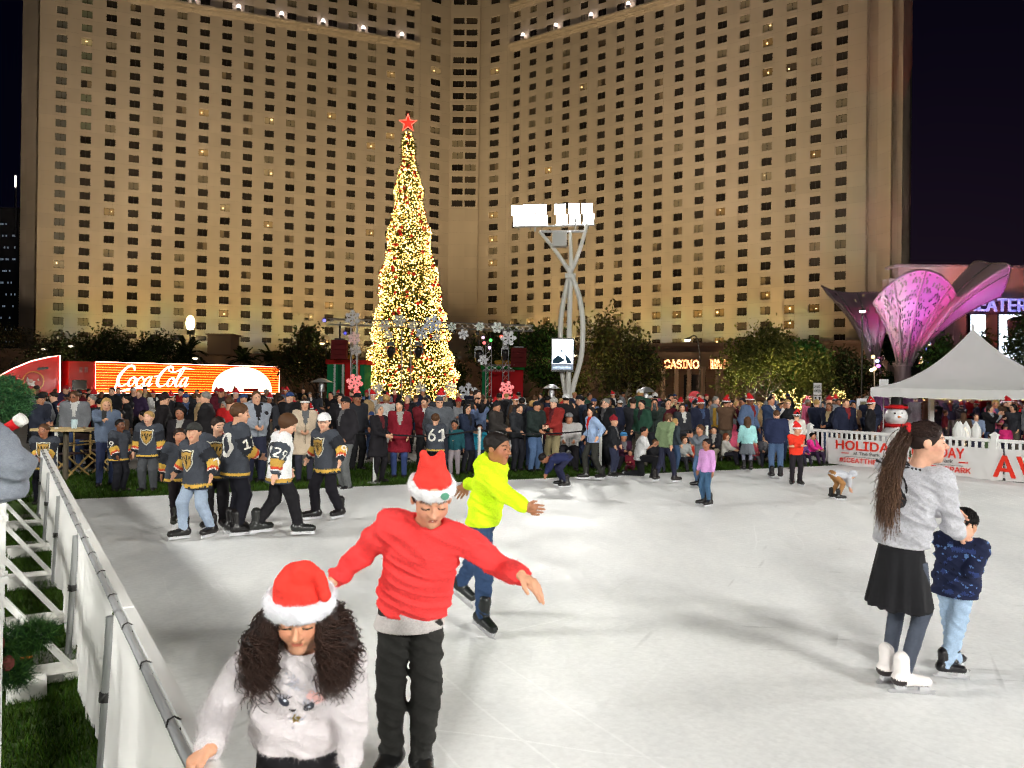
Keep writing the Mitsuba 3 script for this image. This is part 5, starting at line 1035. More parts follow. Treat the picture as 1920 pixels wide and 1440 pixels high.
# pole with clustered spot lamps by the tent
k = thing('light_pole', 'slim pole with clustered small coloured lamps beside the tent', 'light pole'); d = 50; m = MB(); m.tube([at(1640, 770, d), at(1639, 668, d)], 0.06, 8, (0.45, 0.35, 0.25)); part(k, 'pole', m, 'metal')
for px, py, e in ((1637, 669, (4, 2.6, .8)), (1645, 677, (1.2, 1.5, 3.5)), (1640, 691, (3.5, 2.4, 1.0)), (1647, 686, (2.2, .5, 2.6)), (1634, 694, (4, 3, 1.6))):
    m = MB(); m.ball(at(px, py, d - 0.1), 0.12, 1); part(k, 'lamp', m, 'matte', emit=e)
# lit letter signs on the podium
def letters(label, txt, px0, px1, py0, py1, d, ang, E):
    k = thing('letter_sign', label, 'sign'); h = (py1 - py0) / F * d; t = text(txt, h, 0.25); w = (px1 - px0) / F * d; s = w / t.extents[0]; o = at(px0, py1, d); M = frame(o, [math.cos(ang), math.sin(ang), 0], [0, 0, 1])
    part(k, 'letters', xf(xf(t, np.diag([s, 1, 1, 1.0])), M), 'matte', emit=E)
    v = xf(t, np.diag([s, 1, 1, 1.0]))[0]; bl = MB(); r = np.random.default_rng(3); P = A(v)[r.integers(0, len(v), 150)]; P[:, 2] = 0.3
    for p in P: bl.ball(M[:3, :3] @ p + M[:3, 3], 0.07, -1)
    part(k, 'bulbs', bl, 'matte', kind='stuff', emit=(4.5, 3.0, 1.2)); m = MB(); m.box((w / 2, h / 2, -0.06), (w + 0.3, h + 0.3, 0.08), None, (0.08, 0.03, 0.02)); part(k, 'backing', xf(m.out()[:2], M), 'matte', color=(0.08, 0.03, 0.02))
letters('glowing CASINO letters above the podium doors', 'CASINO', 1244, 1308, 675, 690, 143, -0.1, (2.2, 0.55, 0.16)); letters('smaller glowing bulb lettering right of the CASINO letters', 'BRAND', 1331, 1365, 675, 691, 141, -0.5, (1.5, 0.34, 0.1))
def heater(label, px, py, d, r=0.42, emit=None):
    k = thing('patio_heater', label, 'patio heater'); c = at(px, py, d); m = MB(); m.lathe([(0.0, 0.16), (0.12, 0.14), (r, 0.0), (r, -0.02), (0.1, 0.08)], c, 24, (0.72, 0.72, 0.70)); part(k, 'reflector', m, 'metal', smooth=40)
    m = MB(); m.lathe([(0.10, -0.42), (0.12, -0.38), (0.12, -0.12), (0.05, 0.0)], c, 14, (0.5, 0.5, 0.5)); part(k, 'burner', m, 'metal', smooth=40)
    m = MB(); m.tube([A([c[0], c[1], 0.0]), c - A([0, 0, 0.4])], 0.035, 8, (0.5, 0.5, 0.5)); part(k, 'post', m, 'metal'); m = MB(); m.lathe([(0.26, -0.05), (0.26, 0.1), (0.2, 0.7), (0.05, 0.75)], (c[0], c[1], 0), 16, (0.4, 0.4, 0.4)); part(k, 'base', m, 'metal', smooth=40)
heater('patio heater with white dome left of the light tower foot', 1034, 728, 29.5, 0.33); heater('patio heater with white dome right of the light tower, behind the green jacket', 1211, 734, 27.5, 0.30); heater('dark patio heater left of the gift box', 603, 716, 33, 0.45)
k = thing('road_sign', 'white road sign pair on a post right of the lit bush', 'road sign'); d = 34.0
m = MB(); q = at(1533, 780, d); m.tube([A([q[0], q[1], -0.05]), at(1533, 720, d)], 0.03, 8, (0.4, 0.4, 0.4)); part(k, 'post', m, 'metal')
for y0, y1, tx_ in ((718, 740, ('DO NOT', 'ENTER')), (742, 760, None)):
    m = MB(); pxbox(m, 1525.5, 1540.5, y0, y1, d - 0.08, 0.03, (0.72, 0.72, 0.70)); pl_ = part(k, 'plate', m, 'gloss')
    if tx_:
        for j, w_ in enumerate(tx_): t = text(w_, 0.10, 0.004); s = 0.26 / t.extents[0]; part(pl_, 'lettering', xf(xf(t, np.diag([s, 1, 1, 1.])), frame(at(1527, 727 + 8 * j, d - 0.1), [1, 0, 0], [0, 0, 1])), 'matte', color=(0.03, 0.03, 0.03))
    else:
        m = MB(); 
        for sx in (-1, 1): P = [at(1533 + sx * x_, y_, d - 0.11) for x_, y_ in ((0.8, 757), (1.2, 752), (3.5, 749), (3.8, 746))]; m.tube(P, 0.018, 5, (0.02, 0.02, 0.02)); m.ball(P[-1], (0.05, 0.01, 0.05), 0, (0.02, 0.02, 0.02))
        part(pl_, 'arrows', m, 'matte')
k = thing('traffic_signal', 'traffic signal showing red beside the road sign', 'traffic signal'); m = MB(); c = at(1516, 750, 60); m.box(c, (0.45, 0.35, 1.3), None, (0.02, 0.02, 0.02)); m.tube([A([c[0], c[1], -0.05]), c - A([0, 0, .6])], 0.06, 8, (0.06, 0.06, 0.06)); part(k, 'housing', m, 'gloss'); m = MB(); m.ball(at(1515.5, 746, 59.75), 0.18, 1); part(k, 'red_light', m, 'matte', emit=(5, 0.5, 0.8))
# rope barrier along the far edge of the ice
rope = thing('rope_barrier', 'row of white poles with a black rope along the far edge of the lawn', 'barrier')
pts = [gnd(104, 903, -0.03), gnd(420, 897, -0.03), gnd(705, 907, -0.03) + out * 0.1, gnd(905, 893, -0.03) + out * 0.2, gnd(1130, 886, -0.03) + out * 0.1, gnd(1330, 879, -0.03) + out * 0.1]
hs = (1.0, 1.0, 0.98, 1.0, 1.0, 1.0)
for p, h in zip(pts, hs): m = MB(); m.tube([p, p + A([0, 0, h])], 0.035, 10, (0.66, 0.66, 0.62)); m.lathe([(0.13, 0), (0.13, 0.02), (0.04, 0.03)], p, 12, (0.3, 0.3, 0.3)); part(rope, 'pole', m, 'gloss', smooth=50)
for a, b in zip(pts[:-1], pts[1:]):
    m = MB(); P = [a + (b - a) * t + A([0, 0, 0.95 - 0.10 * math.sin(PI * t)]) for t in np.linspace(0, 1, 14)]; m.tube(P, 0.017, 6, (0.02, 0.02, 0.022)); part(rope, 'rope', m, 'matte')
# director chairs and bistro table at the left
def dchair(label, px, d, rot):
    k = thing('folding_chair', label, 'chair'); b = at(px, 740, d); b[2] = -0.04; R = rotz(rot); L = lambda x, y, z: b + R @ A([x, y, 0]) + A([0, 0, z]); wc = lin(205, 170, 105)
    for s in (-1, 1):
        for u in (-1, 1): m = MB(); m.beam(L(-0.28 * u, 0.22 * s, 0.0), L(0.28 * u, 0.22 * s, 0.46), 0.035, 0.022, wc); part(k, 'leg', m, 'wood')
        m = MB(); m.beam(L(0.30, 0.22 * s, 0.64), L(-0.30, 0.22 * s, 0.64), 0.05, 0.02, wc); part(k, 'armrest', m, 'wood'); m = MB(); m.beam(L(0.27 * 1, 0.22 * s, 0.44), L(0.27, 0.22 * s, 0.90), 0.03, 0.022, wc); part(k, 'back_post', m, 'wood')
    m = MB(); m.box(L(0, 0, 0.46), (0.5, 0.46, 0.015), R, (0.05, 0.03, 0.03)); part(k, 'seat', m, 'cloth'); m = MB(); m.box(L(0.28, 0, 0.80), (0.012, 0.46, 0.17), R, (0.05, 0.03, 0.03)); part(k, 'backrest', m, 'cloth')
dchair('wooden folding director chair on the lawn by the left fence', 133, 15.6, 1.2); dchair('second wooden director chair, half hidden by the jersey boys', 188, 16.5, 0.9)
k = thing('bar_table', 'small wooden table with a white cup at the far left', 'table'); d = 12.2; m = MB(); c = at(124, 805, 15.0); m.box(c, (1.0, 0.6, 0.05), None, lin(190, 165, 120)); part(k, 'tabletop', m, 'wood'); m = MB(); m.tube([c, A([c[0], c[1], -0.04])], 0.05, 8, (0.1, 0.08, 0.05)); part(k, 'leg', m, 'wood')
m = MB(); m.lathe([(0.0, 0), (0.045, 0), (0.058, 0.16), (0.05, 0.16)], at(139, 803, 14.8) , 14, lin(205, 225, 230)); solo('paper_cup', m, 'matte', 'pale blue paper cup standing on the wooden table at far left', 'cup', smooth=40)
k = thing('barrier_board', 'yellow wooden crowd barrier standing in the crowd near the pink jacket', 'barrier'); wc = lin(190, 150, 50); d = 21.0
for px in (1356, 1340): m = MB(); a = at(px, 765, d); m.box((a[0], a[1], a[2] / 2), (0.08, 0.06, a[2]), None, wc); part(k, 'post', m, 'wood')
m = MB(); a, b = at(1326, 799, d - .05), at(1356, 799, d - .05); m.beam(a, b, 0.04, 0.07, wc); part(k, 'rail', m, 'wood')
# far-off tower at the left edge
k = thing('distant_tower', 'dark distant building with a few lit windows at the left edge', 'building'); m = MB(); wallbox(-60, 210, 33, 212, -0.1, 48, 10, m, (0.05, 0.05, 0.055)); part(k, 'wall', m, 'matte')
m = MB(); r = np.random.default_rng(4)
for row in range(11):
    for q in range(9):
        if r.random() < 0.45: px = 2 + q * 3.2; a = at(px, 640 - row * 22, 209.5); m.box(a, (0.32, 0.05, 0.5), None)
part(k, 'lit_windows', m, 'matte', kind='stuff', emit=(0.10, 0.13, 0.17))
k = thing('mast_light', 'thin vertical light strip high at the left edge', 'light'); m = MB(); a = at(29, 340, 209); m.box(a, (0.35, 0.2, 3.0), rotz(0), None); part(k, 'strip', m, 'matte', emit=(3, 2.8, 2.4)); m = MB(); m.tube([A([a[0], a[1] + 0.4, 40]), a + A([0, 0.4, 1])], 0.25, 6, (0.1, 0.1, 0.1)); part(k, 'mast', m, 'metal')
# ------------------------------------------------------------------ people: one smooth skin per figure from a field of rounded bones, clothes as further skins
def smin(a, b, k):
    h = np.clip(0.5 + 0.5 * (b - a) / k, 0, 1); return b * (1 - h) + a * h - k * h * (1 - h)
def smax(a, b, k): return -smin(-a, -b, k)
def caps(P, a, b, ra, rb, w=1.0, s=None):
    a, b = A(a, float), A(b, float); d = b - a; L = max(np.dot(d, d), 1e-12); t = np.clip((P - a) @ d / L, 0, 1); q = P - a - t[:, None] * d
    if s is not None and w != 1.0: q = q - np.outer(q @ s, s) * (1 - 1 / w)
    return np.sqrt((q * q).sum(1)) - (ra + (rb - ra) * t)
def ell(P, c, r, R=None):
    q = P - c
    if R is not None: q = q @ R
    return (np.sqrt(((q / A(r)) ** 2).sum(1)) - 1) * min(r)
def mesh_sdf(fn, lo, hi, h):
    B = 8; lo, hi = A(lo, float), A(hi, float); nb = np.ceil((hi - lo) / (h * B)).astype(int) + 1
    I = np.stack(np.meshgrid(*[np.arange(n) for n in nb], indexing='ij'), -1).reshape(-1, 3)
    d = fn(lo + (I + 0.5) * B * h - h / 2)
    act = np.abs(d) < h * B * 0.92 + 0.35 * h * B
    D = np.repeat(np.repeat(np.repeat((np.sign(d) * 9).reshape(nb), B, 0), B, 1), B, 2).astype(np.float32)
    off = np.stack(np.meshgrid(*[np.arange(B)] * 3, indexing='ij'), -1).reshape(-1, 3)
    J = (I[act][:, None] * B + off).reshape(-1, 3)
    for k in range(0, len(J), 150000): j = J[k:k + 150000]; D[j[:, 0], j[:, 1], j[:, 2]] = fn(lo + j * h)
    S = D < 0; n = A(D.shape)
    c = np.zeros(n - 1, np.int8)
    for o in np.ndindex(2, 2, 2): c += S[o[0]:n[0] - 1 + o[0], o[1]:n[1] - 1 + o[1], o[2]:n[2] - 1 + o[2]]
    cell = np.argwhere((c > 0) & (c < 8)); idx = np.full(n - 1, -1, np.int32); idx[tuple(cell.T)] = np.arange(len(cell))
    acc, cnt = np.zeros((len(cell), 3)), np.zeros(len(cell))
    for ax in range(3):
        e = np.eye(3, dtype=int)[ax]; o1, o2 = [np.eye(3, dtype=int)[k] for k in range(3) if k != ax]
        for u in (0, 1):
            for v in (0, 1):
                p0 = cell + o1 * u + o2 * v; p1 = p0 + e; a, b = D[tuple(p0.T)], D[tuple(p1.T)]; x = (a < 0) != (b < 0)
                t = np.clip(a / (a - b + 1e-20 * (a == b)), 0, 1); acc[x] += (p0 + e * t[:, None])[x]; cnt[x] += 1
    V = lo + acc / np.maximum(cnt, 1)[:, None] * h; F_ = []
    for ax in range(3):
        e = np.eye(3, dtype=int)[ax]; o1, o2 = np.eye(3, dtype=int)[(ax + 1) % 3], np.eye(3, dtype=int)[(ax + 2) % 3]
        sl0 = [slice(1, n[k] - 1) for k in range(3)]; sl0[ax] = slice(0, n[ax] - 1); sl1 = list(sl0); sl1[ax] = slice(1, n[ax])
        x = S[tuple(sl0)] != S[tuple(sl1)]; q = np.argwhere(x) + 1; q[:, ax] -= 1
        inside = S[tuple(q.T)]; g = [idx[tuple((q - o1 * a - o2 * b).T)] for a, b in ((0, 0), (1, 0), (1, 1), (0, 1))]; Q = np.stack(g, 1)
        Q = np.where(inside[:, None], Q, Q[:, ::-1]); F_.append(Q[(Q >= 0).all(1)])
    return V, np.vstack(F_)
def ik(a, t, L1, L2, hint):
    a, t = A(a, float), A(t, float); d = t - a; L = np.linalg.norm(d); d /= L + 1e-9
    if L > (L1 + L2) * 0.995: t = a + d * (L1 + L2) * 0.995; L = (L1 + L2) * 0.995
    x = (L1 * L1 - L2 * L2 + L * L) / (2 * L); y = math.sqrt(max(L1 * L1 - x * x, 0)); hv = A(hint, float); hv = unit(hv - d * np.dot(hv, d)); return a + d * x + hv * y, t
class Fig: pass
KIND = {'man': (0.130, 0.525, 0.300, 0.114, 1.06), 'woman': (0.132, 0.525, 0.295, 0.100, 0.93), 'kid': (0.160, 0.495, 0.290, 0.104, 0.98), 'tot': (0.195, 0.455, 0.285, 0.108, 1.15)}
def figure(H, kind='man', pel=None, f=(0, 1, 0), u=(0, 0, 1), sf=None, wl=None, wr=None, al=None, ar=None, hl=None, hr=None, kl=None, kr=None, head=(0, 1, 0), hup=(0, 0, 1), toe=None, toer=None, hk=1.0, handl=None, handr=None, curl=0.35, fat=1.0):
    g = Fig(); g.H, g.kind = H, kind; hs, ph, tl, sw, rr = KIND[kind]; g.hs = hs * H * hk; g.R = rr * fat * H
    f = unit(A(f) * [1, 1, 1.0]); g.pel = A(pel, float) if pel is not None else A([0, 0, ph * H]); g.f = f; g.r = unit(np.cross(f, [0, 0, 1.0])); g.u = unit(u)
    sf = f if sf is None else unit(sf); g.sr = unit(np.cross(sf, g.u)); g.sf = unit(np.cross(g.u, g.sr)); g.pu = unit(A([0, 0, 1.0]) + g.u * 0.6); g.pf = unit(np.cross(g.pu, g.r))
    g.nb = g.pel + g.u * tl * H; sc = g.nb - g.u * 0.028 * H; g.sh = {1: sc + g.sr * sw * H, -1: sc - g.sr * sw * H}
    g.hip = {1: g.pel + g.r * 0.05 * H, -1: g.pel - g.r * 0.05 * H}
    la, lf = (0.165, 0.145) if kind in ('man', 'woman') else (0.152, 0.132); ll = (ph - 0.035) / 2 * 1.015
    g.el, g.wr, g.kn, g.an, g.hd = {}, {}, {}, {}, {}
    for s, w, hint, a, kh, hd in ((1, wr, hr, ar, kr, handr), (-1, wl, hl, al, kl, handl)):
        w = g.sh[s] + (g.sr * s * 0.04 + g.sf * 0.03 - A([0, 0, 1]) * 0.29) * H if w is None else A(w, float)
        hint = g.sr * s * 0.28 - g.sf - g.u * .25 if hint is None else hint
        g.el[s], g.wr[s] = ik(g.sh[s], w, la * H, lf * H, hint); g.hd[s] = unit(g.wr[s] - g.el[s]) if hd is None else unit(hd)
        a = g.hip[s] * [1, 1, 0] + g.r * s * 0.012 * H + A([0, 0, 0.04 * H]) if a is None else A(a, float)
        g.kn[s], g.an[s] = ik(g.hip[s], a, ll * H, ll * H, f + g.r * s * 0.15 if kh is None else kh)
    g.toe = {1: unit((f + g.r * 0.25) if toer is None else toer), -1: unit((f - g.r * 0.25) if toe is None else toe)}
    g.hf = unit(head); hup = A(hup, float); g.hu = unit(hup - g.hf * np.dot(hup, g.hf)); g.hr = np.cross(g.hf, g.hu); g.HM = np.stack([g.hr, g.hf, g.hu], 1)
    g.hc = g.nb + unit(g.u + g.hu) * 0.022 * H + g.hu * 0.44 * g.hs + g.hf * 0.10 * g.hs; g.curl = curl; return g
def hq(g, P): return (P - g.hc) @ g.HM / g.hs
def head_sdf(g, P, fine):
    q = hq(g, P); d = ell(q, A([0, -0.06, .14]), (.345, .41, .355)); d = smin(d, ell(q, A([0, .07, -.15]), (.265, .30, .34)), .10); d = smin(d, caps(q, (0, .24, -.40), (0, .22, -.38), .10, .10), .09)
    for s in (-1, 1): d = smin(d, ell(q, A([s * .17, .20, -.10]), (.12, .14, .15)), .08)
    d = smin(d, caps(q, (0, .355, .04), (0, .440, -.105), .028, .054), .045)
    if fine:
        for s in (-1, 1):
            d = smax(d, -ell(q, A([s * .15, .43, .045]), (.115, .10, .075)), .06); d = smin(d, ell(q, A([s * .148, .285, .03]), (.085, .085, .07)), .02); d = smin(d, caps(q, (s * .05, .355, .115), (s * .24, .285, .125), .03, .02), .04); d = smin(d, ell(q, A([s * .058, .375, -.115]), (.04, .045, .035)), .03)
        d = smin(d, caps(q, (-.075, .325, -.222), (.075, .325, -.222), .030, .030), .03); d = smin(d, caps(q, (-.06, .325, -.272), (.06, .325, -.272), .034, .034), .02); d = smax(d, -caps(q, (-.09, .372, -.246), (.09, .372, -.246), .010, .010), .015)
    for s in (-1, 1): d = smin(d, ell(q, A([s * .345, -.04, 0]), (.045, .10, .14)), .03)
    return d * g.hs
def hand_sdf(g, P, s, fine):
    w, hd = g.wr[s], g.hd[s]; L = 0.103 * g.H * (0.94 if g.kind in ('kid', 'tot') else 1.0); ref = g.el[s] - g.sh[s]
    pn = getattr(g, 'palm', {}).get(s); pn = unit(-g.sr * s + g.sf * 0.3) if pn is None else unit(pn); pn = unit(pn - hd * np.dot(pn, hd)); th = getattr(g, 'thumb', {}).get(s); sd = unit(np.cross(hd, pn)); 
    if np.dot(sd, g.sf if th is None else th) < 0: sd = -sd
    d = caps(P, w, w + hd * .42 * L, .115 * L, .13 * L, 1.85, sd)
    if not fine: d = smin(d, caps(P, w + hd * .40 * L, w + hd * .85 * L + pn * .12 * L, .12 * L, .085 * L, 1.7, sd), .05 * L); return smin(d, caps(P, w + hd * .1 * L + sd * .18 * L, w + hd * .42 * L + sd * .34 * L, .09 * L, .075 * L), .03 * L)
    for i, (o, ln) in enumerate(((.26, .88), (.09, 1.0), (-.09, .95), (-.25, .74))):
        p = w + hd * (.44 - .03 * abs(i - 1)) * L + sd * o * .92 * L; a = g.curl * (0.7 + .18 * i); dirn = unit(hd + sd * o * 0.25)
        for k, l in enumerate((.24, .17, .13)):
            dirn = dirn * math.cos(a) + pn * math.sin(a); e = p + dirn * l * L * ln; d = smin(d, caps(P, p, e, (.073, .066, .058)[k] * L, (.066, .058, .048)[k] * L), .012 * L); p = e; pn_ = pn
            dirn = unit(dirn)
    p = w + hd * .14 * L + sd * .19 * L; t1 = unit(hd * .75 + sd * .75 + pn * .3); e = p + t1 * .24 * L; d = smin(d, caps(P, p, e, .085 * L, .07 * L), .03 * L); t2 = unit(hd * .95 + sd * .3 + pn * .35); return smin(d, caps(P, e, e + t2 * .19 * L, .068 * L, .052 * L), .015 * L)
def body_sdf(g, fine, thin, legs=False):
    H = g.H
    def fn(P):
        d = head_sdf(g, P, fine); nr = .031 * g.R + .004 * H; d = smin(d, caps(P, g.nb - g.u * .03 * H, g.hc - g.hu * .22 * g.hs - g.hf * .06 * g.hs, nr * 1.12, nr), .02 * H)
        r0 = thin if thin else .0; top = g.nb - g.u * .045 * H
        d = smin(d, caps(P, g.sh[1] * .8 + g.sh[-1] * .2, g.sh[-1] * .8 + g.sh[1] * .2, .026 * H, .026 * H), .02 * H); d = smin(d, caps(P, g.pel, top, thin or .062 * g.R, thin or .066 * g.R, 1.0 if thin else 1.4, g.sr), .02 * H)
        for s in (1, -1):
            d = smin(d, caps(P, g.sh[s], g.el[s], thin or .026 * H, thin or .021 * H), .012 * H); d = smin(d, caps(P, g.el[s], g.wr[s], thin or .0225 * H, max(thin or 0, .0145 * H)), .008 * H); d = smin(d, hand_sdf(g, P, s, fine), .008 * H)
            if not thin or legs: d = smin(d, caps(P, g.hip[s], g.kn[s], .044 * g.R, .031 * g.R), .015 * H); d = smin(d, caps(P, g.kn[s], g.an[s], .031 * g.R, .02 * g.R), .01 * H)
        return d
    return fn
def top_sdf(g, sleeve=1.0, hem=0.05, loose=1.0, hood=False, flare=0.0, collar=0.5, amp=0.0, seed=0, sl_loose=None):
    H, R = g.H, g.R; lo = g.pel - g.pu * hem * H; cut = lo; ch = g.pel + (g.nb - g.pel) * .68; sl = sl_loose or loose
    def fn(P):
        d = caps(P, lo - g.pu * .02 * H, g.pel + g.u * .08 * H, (.068 + flare) * R * loose, .066 * R * loose, 1.42, g.r); d = smin(d, caps(P, g.pel + g.u * .06 * H, ch, .066 * R * loose, .071 * R * loose, 1.42, g.sr), .02 * H)
        d = smin(d, caps(P, ch, g.nb - g.u * .05 * H, .070 * R * loose, .050 * R, 1.40, g.sr), .02 * H); d = smin(d, caps(P, g.sh[1] - g.sr * .03 * H, g.sh[-1] + g.sr * .03 * H, .040 * R * loose, .040 * R * loose), .03 * H); d = smin(d, caps(P, g.nb - g.u * .05 * H, g.nb - g.u * .004 * H, .058 * R, .040 * R, 1.15, g.sr), .015 * H)
        for s in (1, -1):
            we = g.el[s] + (g.wr[s] - g.el[s]) * (sleeve if sleeve > .5 else 0.0); arm = caps(P, g.sh[s], g.el[s] if sleeve > .5 else g.sh[s] + (g.el[s] - g.sh[s]) * .72, .040 * R * sl, (.033 if sleeve > .5 else .038) * R * sl)
            if sleeve > .5: arm = smin(arm, caps(P, g.el[s], we - unit(we - g.el[s]) * .02 * R, .033 * R * sl, .0255 * R * sl), .006 * H)
            d = smin(d, arm, .016 * H)
        if hood: d = smin(d, ell(P, g.nb - g.sf * .045 * H + g.u * .0 * H, (.085 * H, .05 * H, .06 * H), np.stack([g.sr, g.sf, g.u], 1)), .012 * H); d = smin(d, caps(P, g.nb + g.sf * .02 * H + g.sr * .045 * H, g.nb + g.sf * .02 * H - g.sr * .045 * H, .03 * H, .03 * H), .015 * H)
        if amp:
            q = P / H; q = q + .035 * (meshkit.noise(q * 7, seed + 3) - .5)[:, None]; w_ = np.stack([q[:, 0], q[:, 1], q[:, 2] + .45 * q[:, 0] - .2 * q[:, 1]], 1); n1 = 1 - np.abs(2 * meshkit.noise(w_ * A([7, 7, 26]), seed) - 1); n2 = 1 - np.abs(2 * meshkit.noise(w_ * A([14, 14, 34]) + 5, seed + 1) - 1); d = d - amp * H * (.55 * (n1 ** 2 - .4) + .35 * (n2 ** 2 - .4) + .5 * (meshkit.noise(q * 18, seed + 2) - .5))
        d = smax(d, -((P - cut) @ g.pu), .006 * H)
        nk = caps(P, g.nb + g.u * (.002 + .02 * (1 - collar)) * H, g.hc, .046 * R * (1.0 if not hood else .9), .06 * R); return smax(d, -nk, .004 * H) if collar < 1 else d
    return fn
def legs_sdf(g, loose=1.0, short=1.0, amp=0.0, seed=3, waist=.05, hip=1.0):
    H, R = g.H, g.R
    def fn(P):
        d = caps(P, g.pel + g.pu * .05 * H, g.pel - g.pu * .005 * H, .060 * R * hip, .064 * R * hip, 1.38, g.r)
        for s in (1, -1):
            e = g.kn[s] + (g.an[s] - g.kn[s]) * (short if short > .2 else 0.0); l = caps(P, g.hip[s] * .92 + g.pel * .08, g.kn[s], .056 * R, .040 * R * loose); l = smin(l, caps(P, g.kn[s], e, .039 * R * loose, .029 * R * loose), .008 * H) if short > .2 else l; d = smin(d, l, .014 * H)
        if amp:
            q = P / H; q = q + .03 * (meshkit.noise(q * 8, seed + 3) - .5)[:, None]; w_ = np.stack([q[:, 0], q[:, 1], q[:, 2] + .5 * q[:, 0]], 1); n1 = 1 - np.abs(2 * meshkit.noise(w_ * A([9, 9, 34]), seed) - 1); d = d - amp * H * (.45 * (n1 ** 2 - .4) + .6 * (meshkit.noise(q * 30.0, seed + 2) - .5)) * np.clip(.35 + 8 * (g.pel[2] - P[:, 2]) / H, .2, 1)
        return smax(d, (P - g.pel - g.pu * waist * H) @ g.pu, .005 * H)
    return fn
def skirt_sdf(g, L=.28, fl=.09, amp=0.0):
    H, R = g.H, g.R; lo = A([0, 0, -1.0]) * L * H + g.pel
    def fn(P):
        v = P - g.pel; a = np.arctan2(v @ g.r, v @ g.pf); t = np.clip(-(v[:, 2]) / (L * H), -.2, 1.2); d = caps(P, g.pel + g.pu * .07 * H, lo, .058 * R, (.062 + fl) * R, 1.30, g.r) - amp * H * np.sin(a * 9 + 1.5 * np.sin(a * 3)) * np.clip(t, 0, 1)
        d = smax(d, lo[2] - P[:, 2] + .006 * H * np.sin(a * 9), .005 * H); return smax(d, (P - g.pel - g.pu * .07 * H) @ g.pu, .005 * H)
    return fn
def shoe_sdf(g, s, boot=0.0, big=1.0):
    H = g.H; k = H * big * (1.12 if g.kind in ('kid', 'tot') else 1.0); t = g.toe[s]; a = g.an[s]; up = unit(A([0, 0, 1.0]) - t * t[2]); sole = a - up * .036 * k; side_ = unit(np.cross(t, up))
    def fn(P):
        d = caps(P, a - t * .018 * k - up * .012 * k, a + t * .085 * k - up * .019 * k, .029 * k, .021 * k, 1.15, side_); d = smin(d, caps(P, a - up * .01 * k, a + up * (.012 + boot) * k - t * .006 * k, .029 * k, (.026 + .004 * (boot > 0)) * k), .012 * k); return smax(d, -((P - sole) @ up), .004 * k)
    return fn
def hair_sdf(g, style):
    hs = g.hs
    def fn(P):
        q = hq(g, P); d = ell(q, A([0, -.07, .15]), (.385, .445, .39)); n = (meshkit.noise(q * 9.0, 7) - .5) * .05; d = d - n
        c = {'bald': -.35}.get(style, .075); d = smax(d, q[:, 1] * .78 - q[:, 2] * .62 - c, .04); d = smax(d, -.30 - q[:, 2], .03); d = smax(d, -(q[:, 2] + .9 * (q[:, 1] - .04) * -1.0 + .10) * .7, .03) if style == 'x' else d
        dn = A([0, 0, -1.0]) @ g.HM; bk = A([0, -.26, .02])
        if style in ('long', 'bob'):
            L = .92 if style == 'long' else .42; d = smin(d, caps(q, bk, bk + dn * L + A([0, -.04, 0]), .24, .17, 1.55, A([1.0, 0, 0])), .08)
            for s in (-1, 1): d = smin(d, caps(q, (s * .33, -.08, .1), A([s * .36, .02, .0]) + dn * (L * .72), .10, .09), .06)
        if style == 'pony': d = smin(d, caps(q, (0, -.45, .22), A([0, -.62, .1]) + dn * .55, .13, .07), .04)
        if style == 'bun': d = smin(d, ell(q, A([0, -.42, .32]), (.17, .16, .16)), .03)
        if style == 'curly': d = smin(d, ell(q, A([0, -.10, .16]), (.47, .50, .46)), .05); d = smax(d, q[:, 1] * .8 - q[:, 2] * .6 - .10, .03)
        return d * hs
    return fn
def hat_sdf(g, kind):
    hs = g.hs
    def fn(P):
        q = hq(g, P)
        if kind in ('cap', 'visorback'):
            d = smax(ell(q, A([0, -.06, .17]), (.40, .455, .40)), .10 - q[:, 2] + .12 * q[:, 1], .02); y = -1 if kind == 'visorback' else 1; b = ell(q, A([0, y * .50 - .05 * (y < 0), .145]), (.27, .30, .03)); return smin(d, b, .03) * hs
        if kind == 'beanie': d = smax(ell(q, A([0, -.06, .19]), (.405, .455, .43)), .06 - q[:, 2] + .10 * q[:, 1], .02); return smin(d, ell(q, A([0, -.06, .66]), (.10, .10, .10)), .02) * hs
        if kind == 'hood': d = ell(q, A([0, -.06, .08]), (.45, .48, .50)); return smax(d, .0 + q[:, 1] * .9 - q[:, 2] * .25 - .16, .04) * hs
        if kind == 'santa':
            d = smax(ell(q, A([0, -.06, .20]), (.40, .45, .44)), .12 - q[:, 2] + .1 * q[:, 1], .02); d = smin(d, caps(q, (0, -.08, .50), (.12, -.2, .80), .25, .12), .10); d = smin(d, caps(q, (.12, -.2, .80), (.40, -.26, .58), .12, .05), .06); return d * hs
        if kind == 'headband': return smax(smax(ell(q, A([0, -.05, .17]), (.42, .47, .42)), .12 - q[:, 2], .02), q[:, 2] - .30, .02) * hs
    return fn
def trim_sdf(g):
    def fn(P):
        q = hq(g, P); r = np.sqrt((q[:, 0] / .40) ** 2 + ((q[:, 1] + .06) / .45) ** 2); z = q[:, 2] - .16 - .10 * q[:, 1]; d = np.sqrt(((r - 1) * .4) ** 2 + (z * .62) ** 2) - .062; p = ell(q, A([.43, -.26, .53]), (.10, .10, .10)); return np.minimum(d, p) * g.hs if not getattr(g, 'nopom', 0) else d * g.hs
    return fn
def bounds(g, pad=0.12):
    P = A([g.pel, g.nb, g.hc, *g.sh.values(), *g.el.values(), *g.wr.values(), *g.kn.values(), *g.an.values()]); return P.min(0) - pad * g.H - .02, P.max(0) + (pad + .05) * g.H
def hb(g, lo=-1.7, hi=1.25): r = g.hs * 1.0; return g.hc + A([-1.0, -1.0, lo]) * r, g.hc + A([1.0, 1.0, hi]) * r
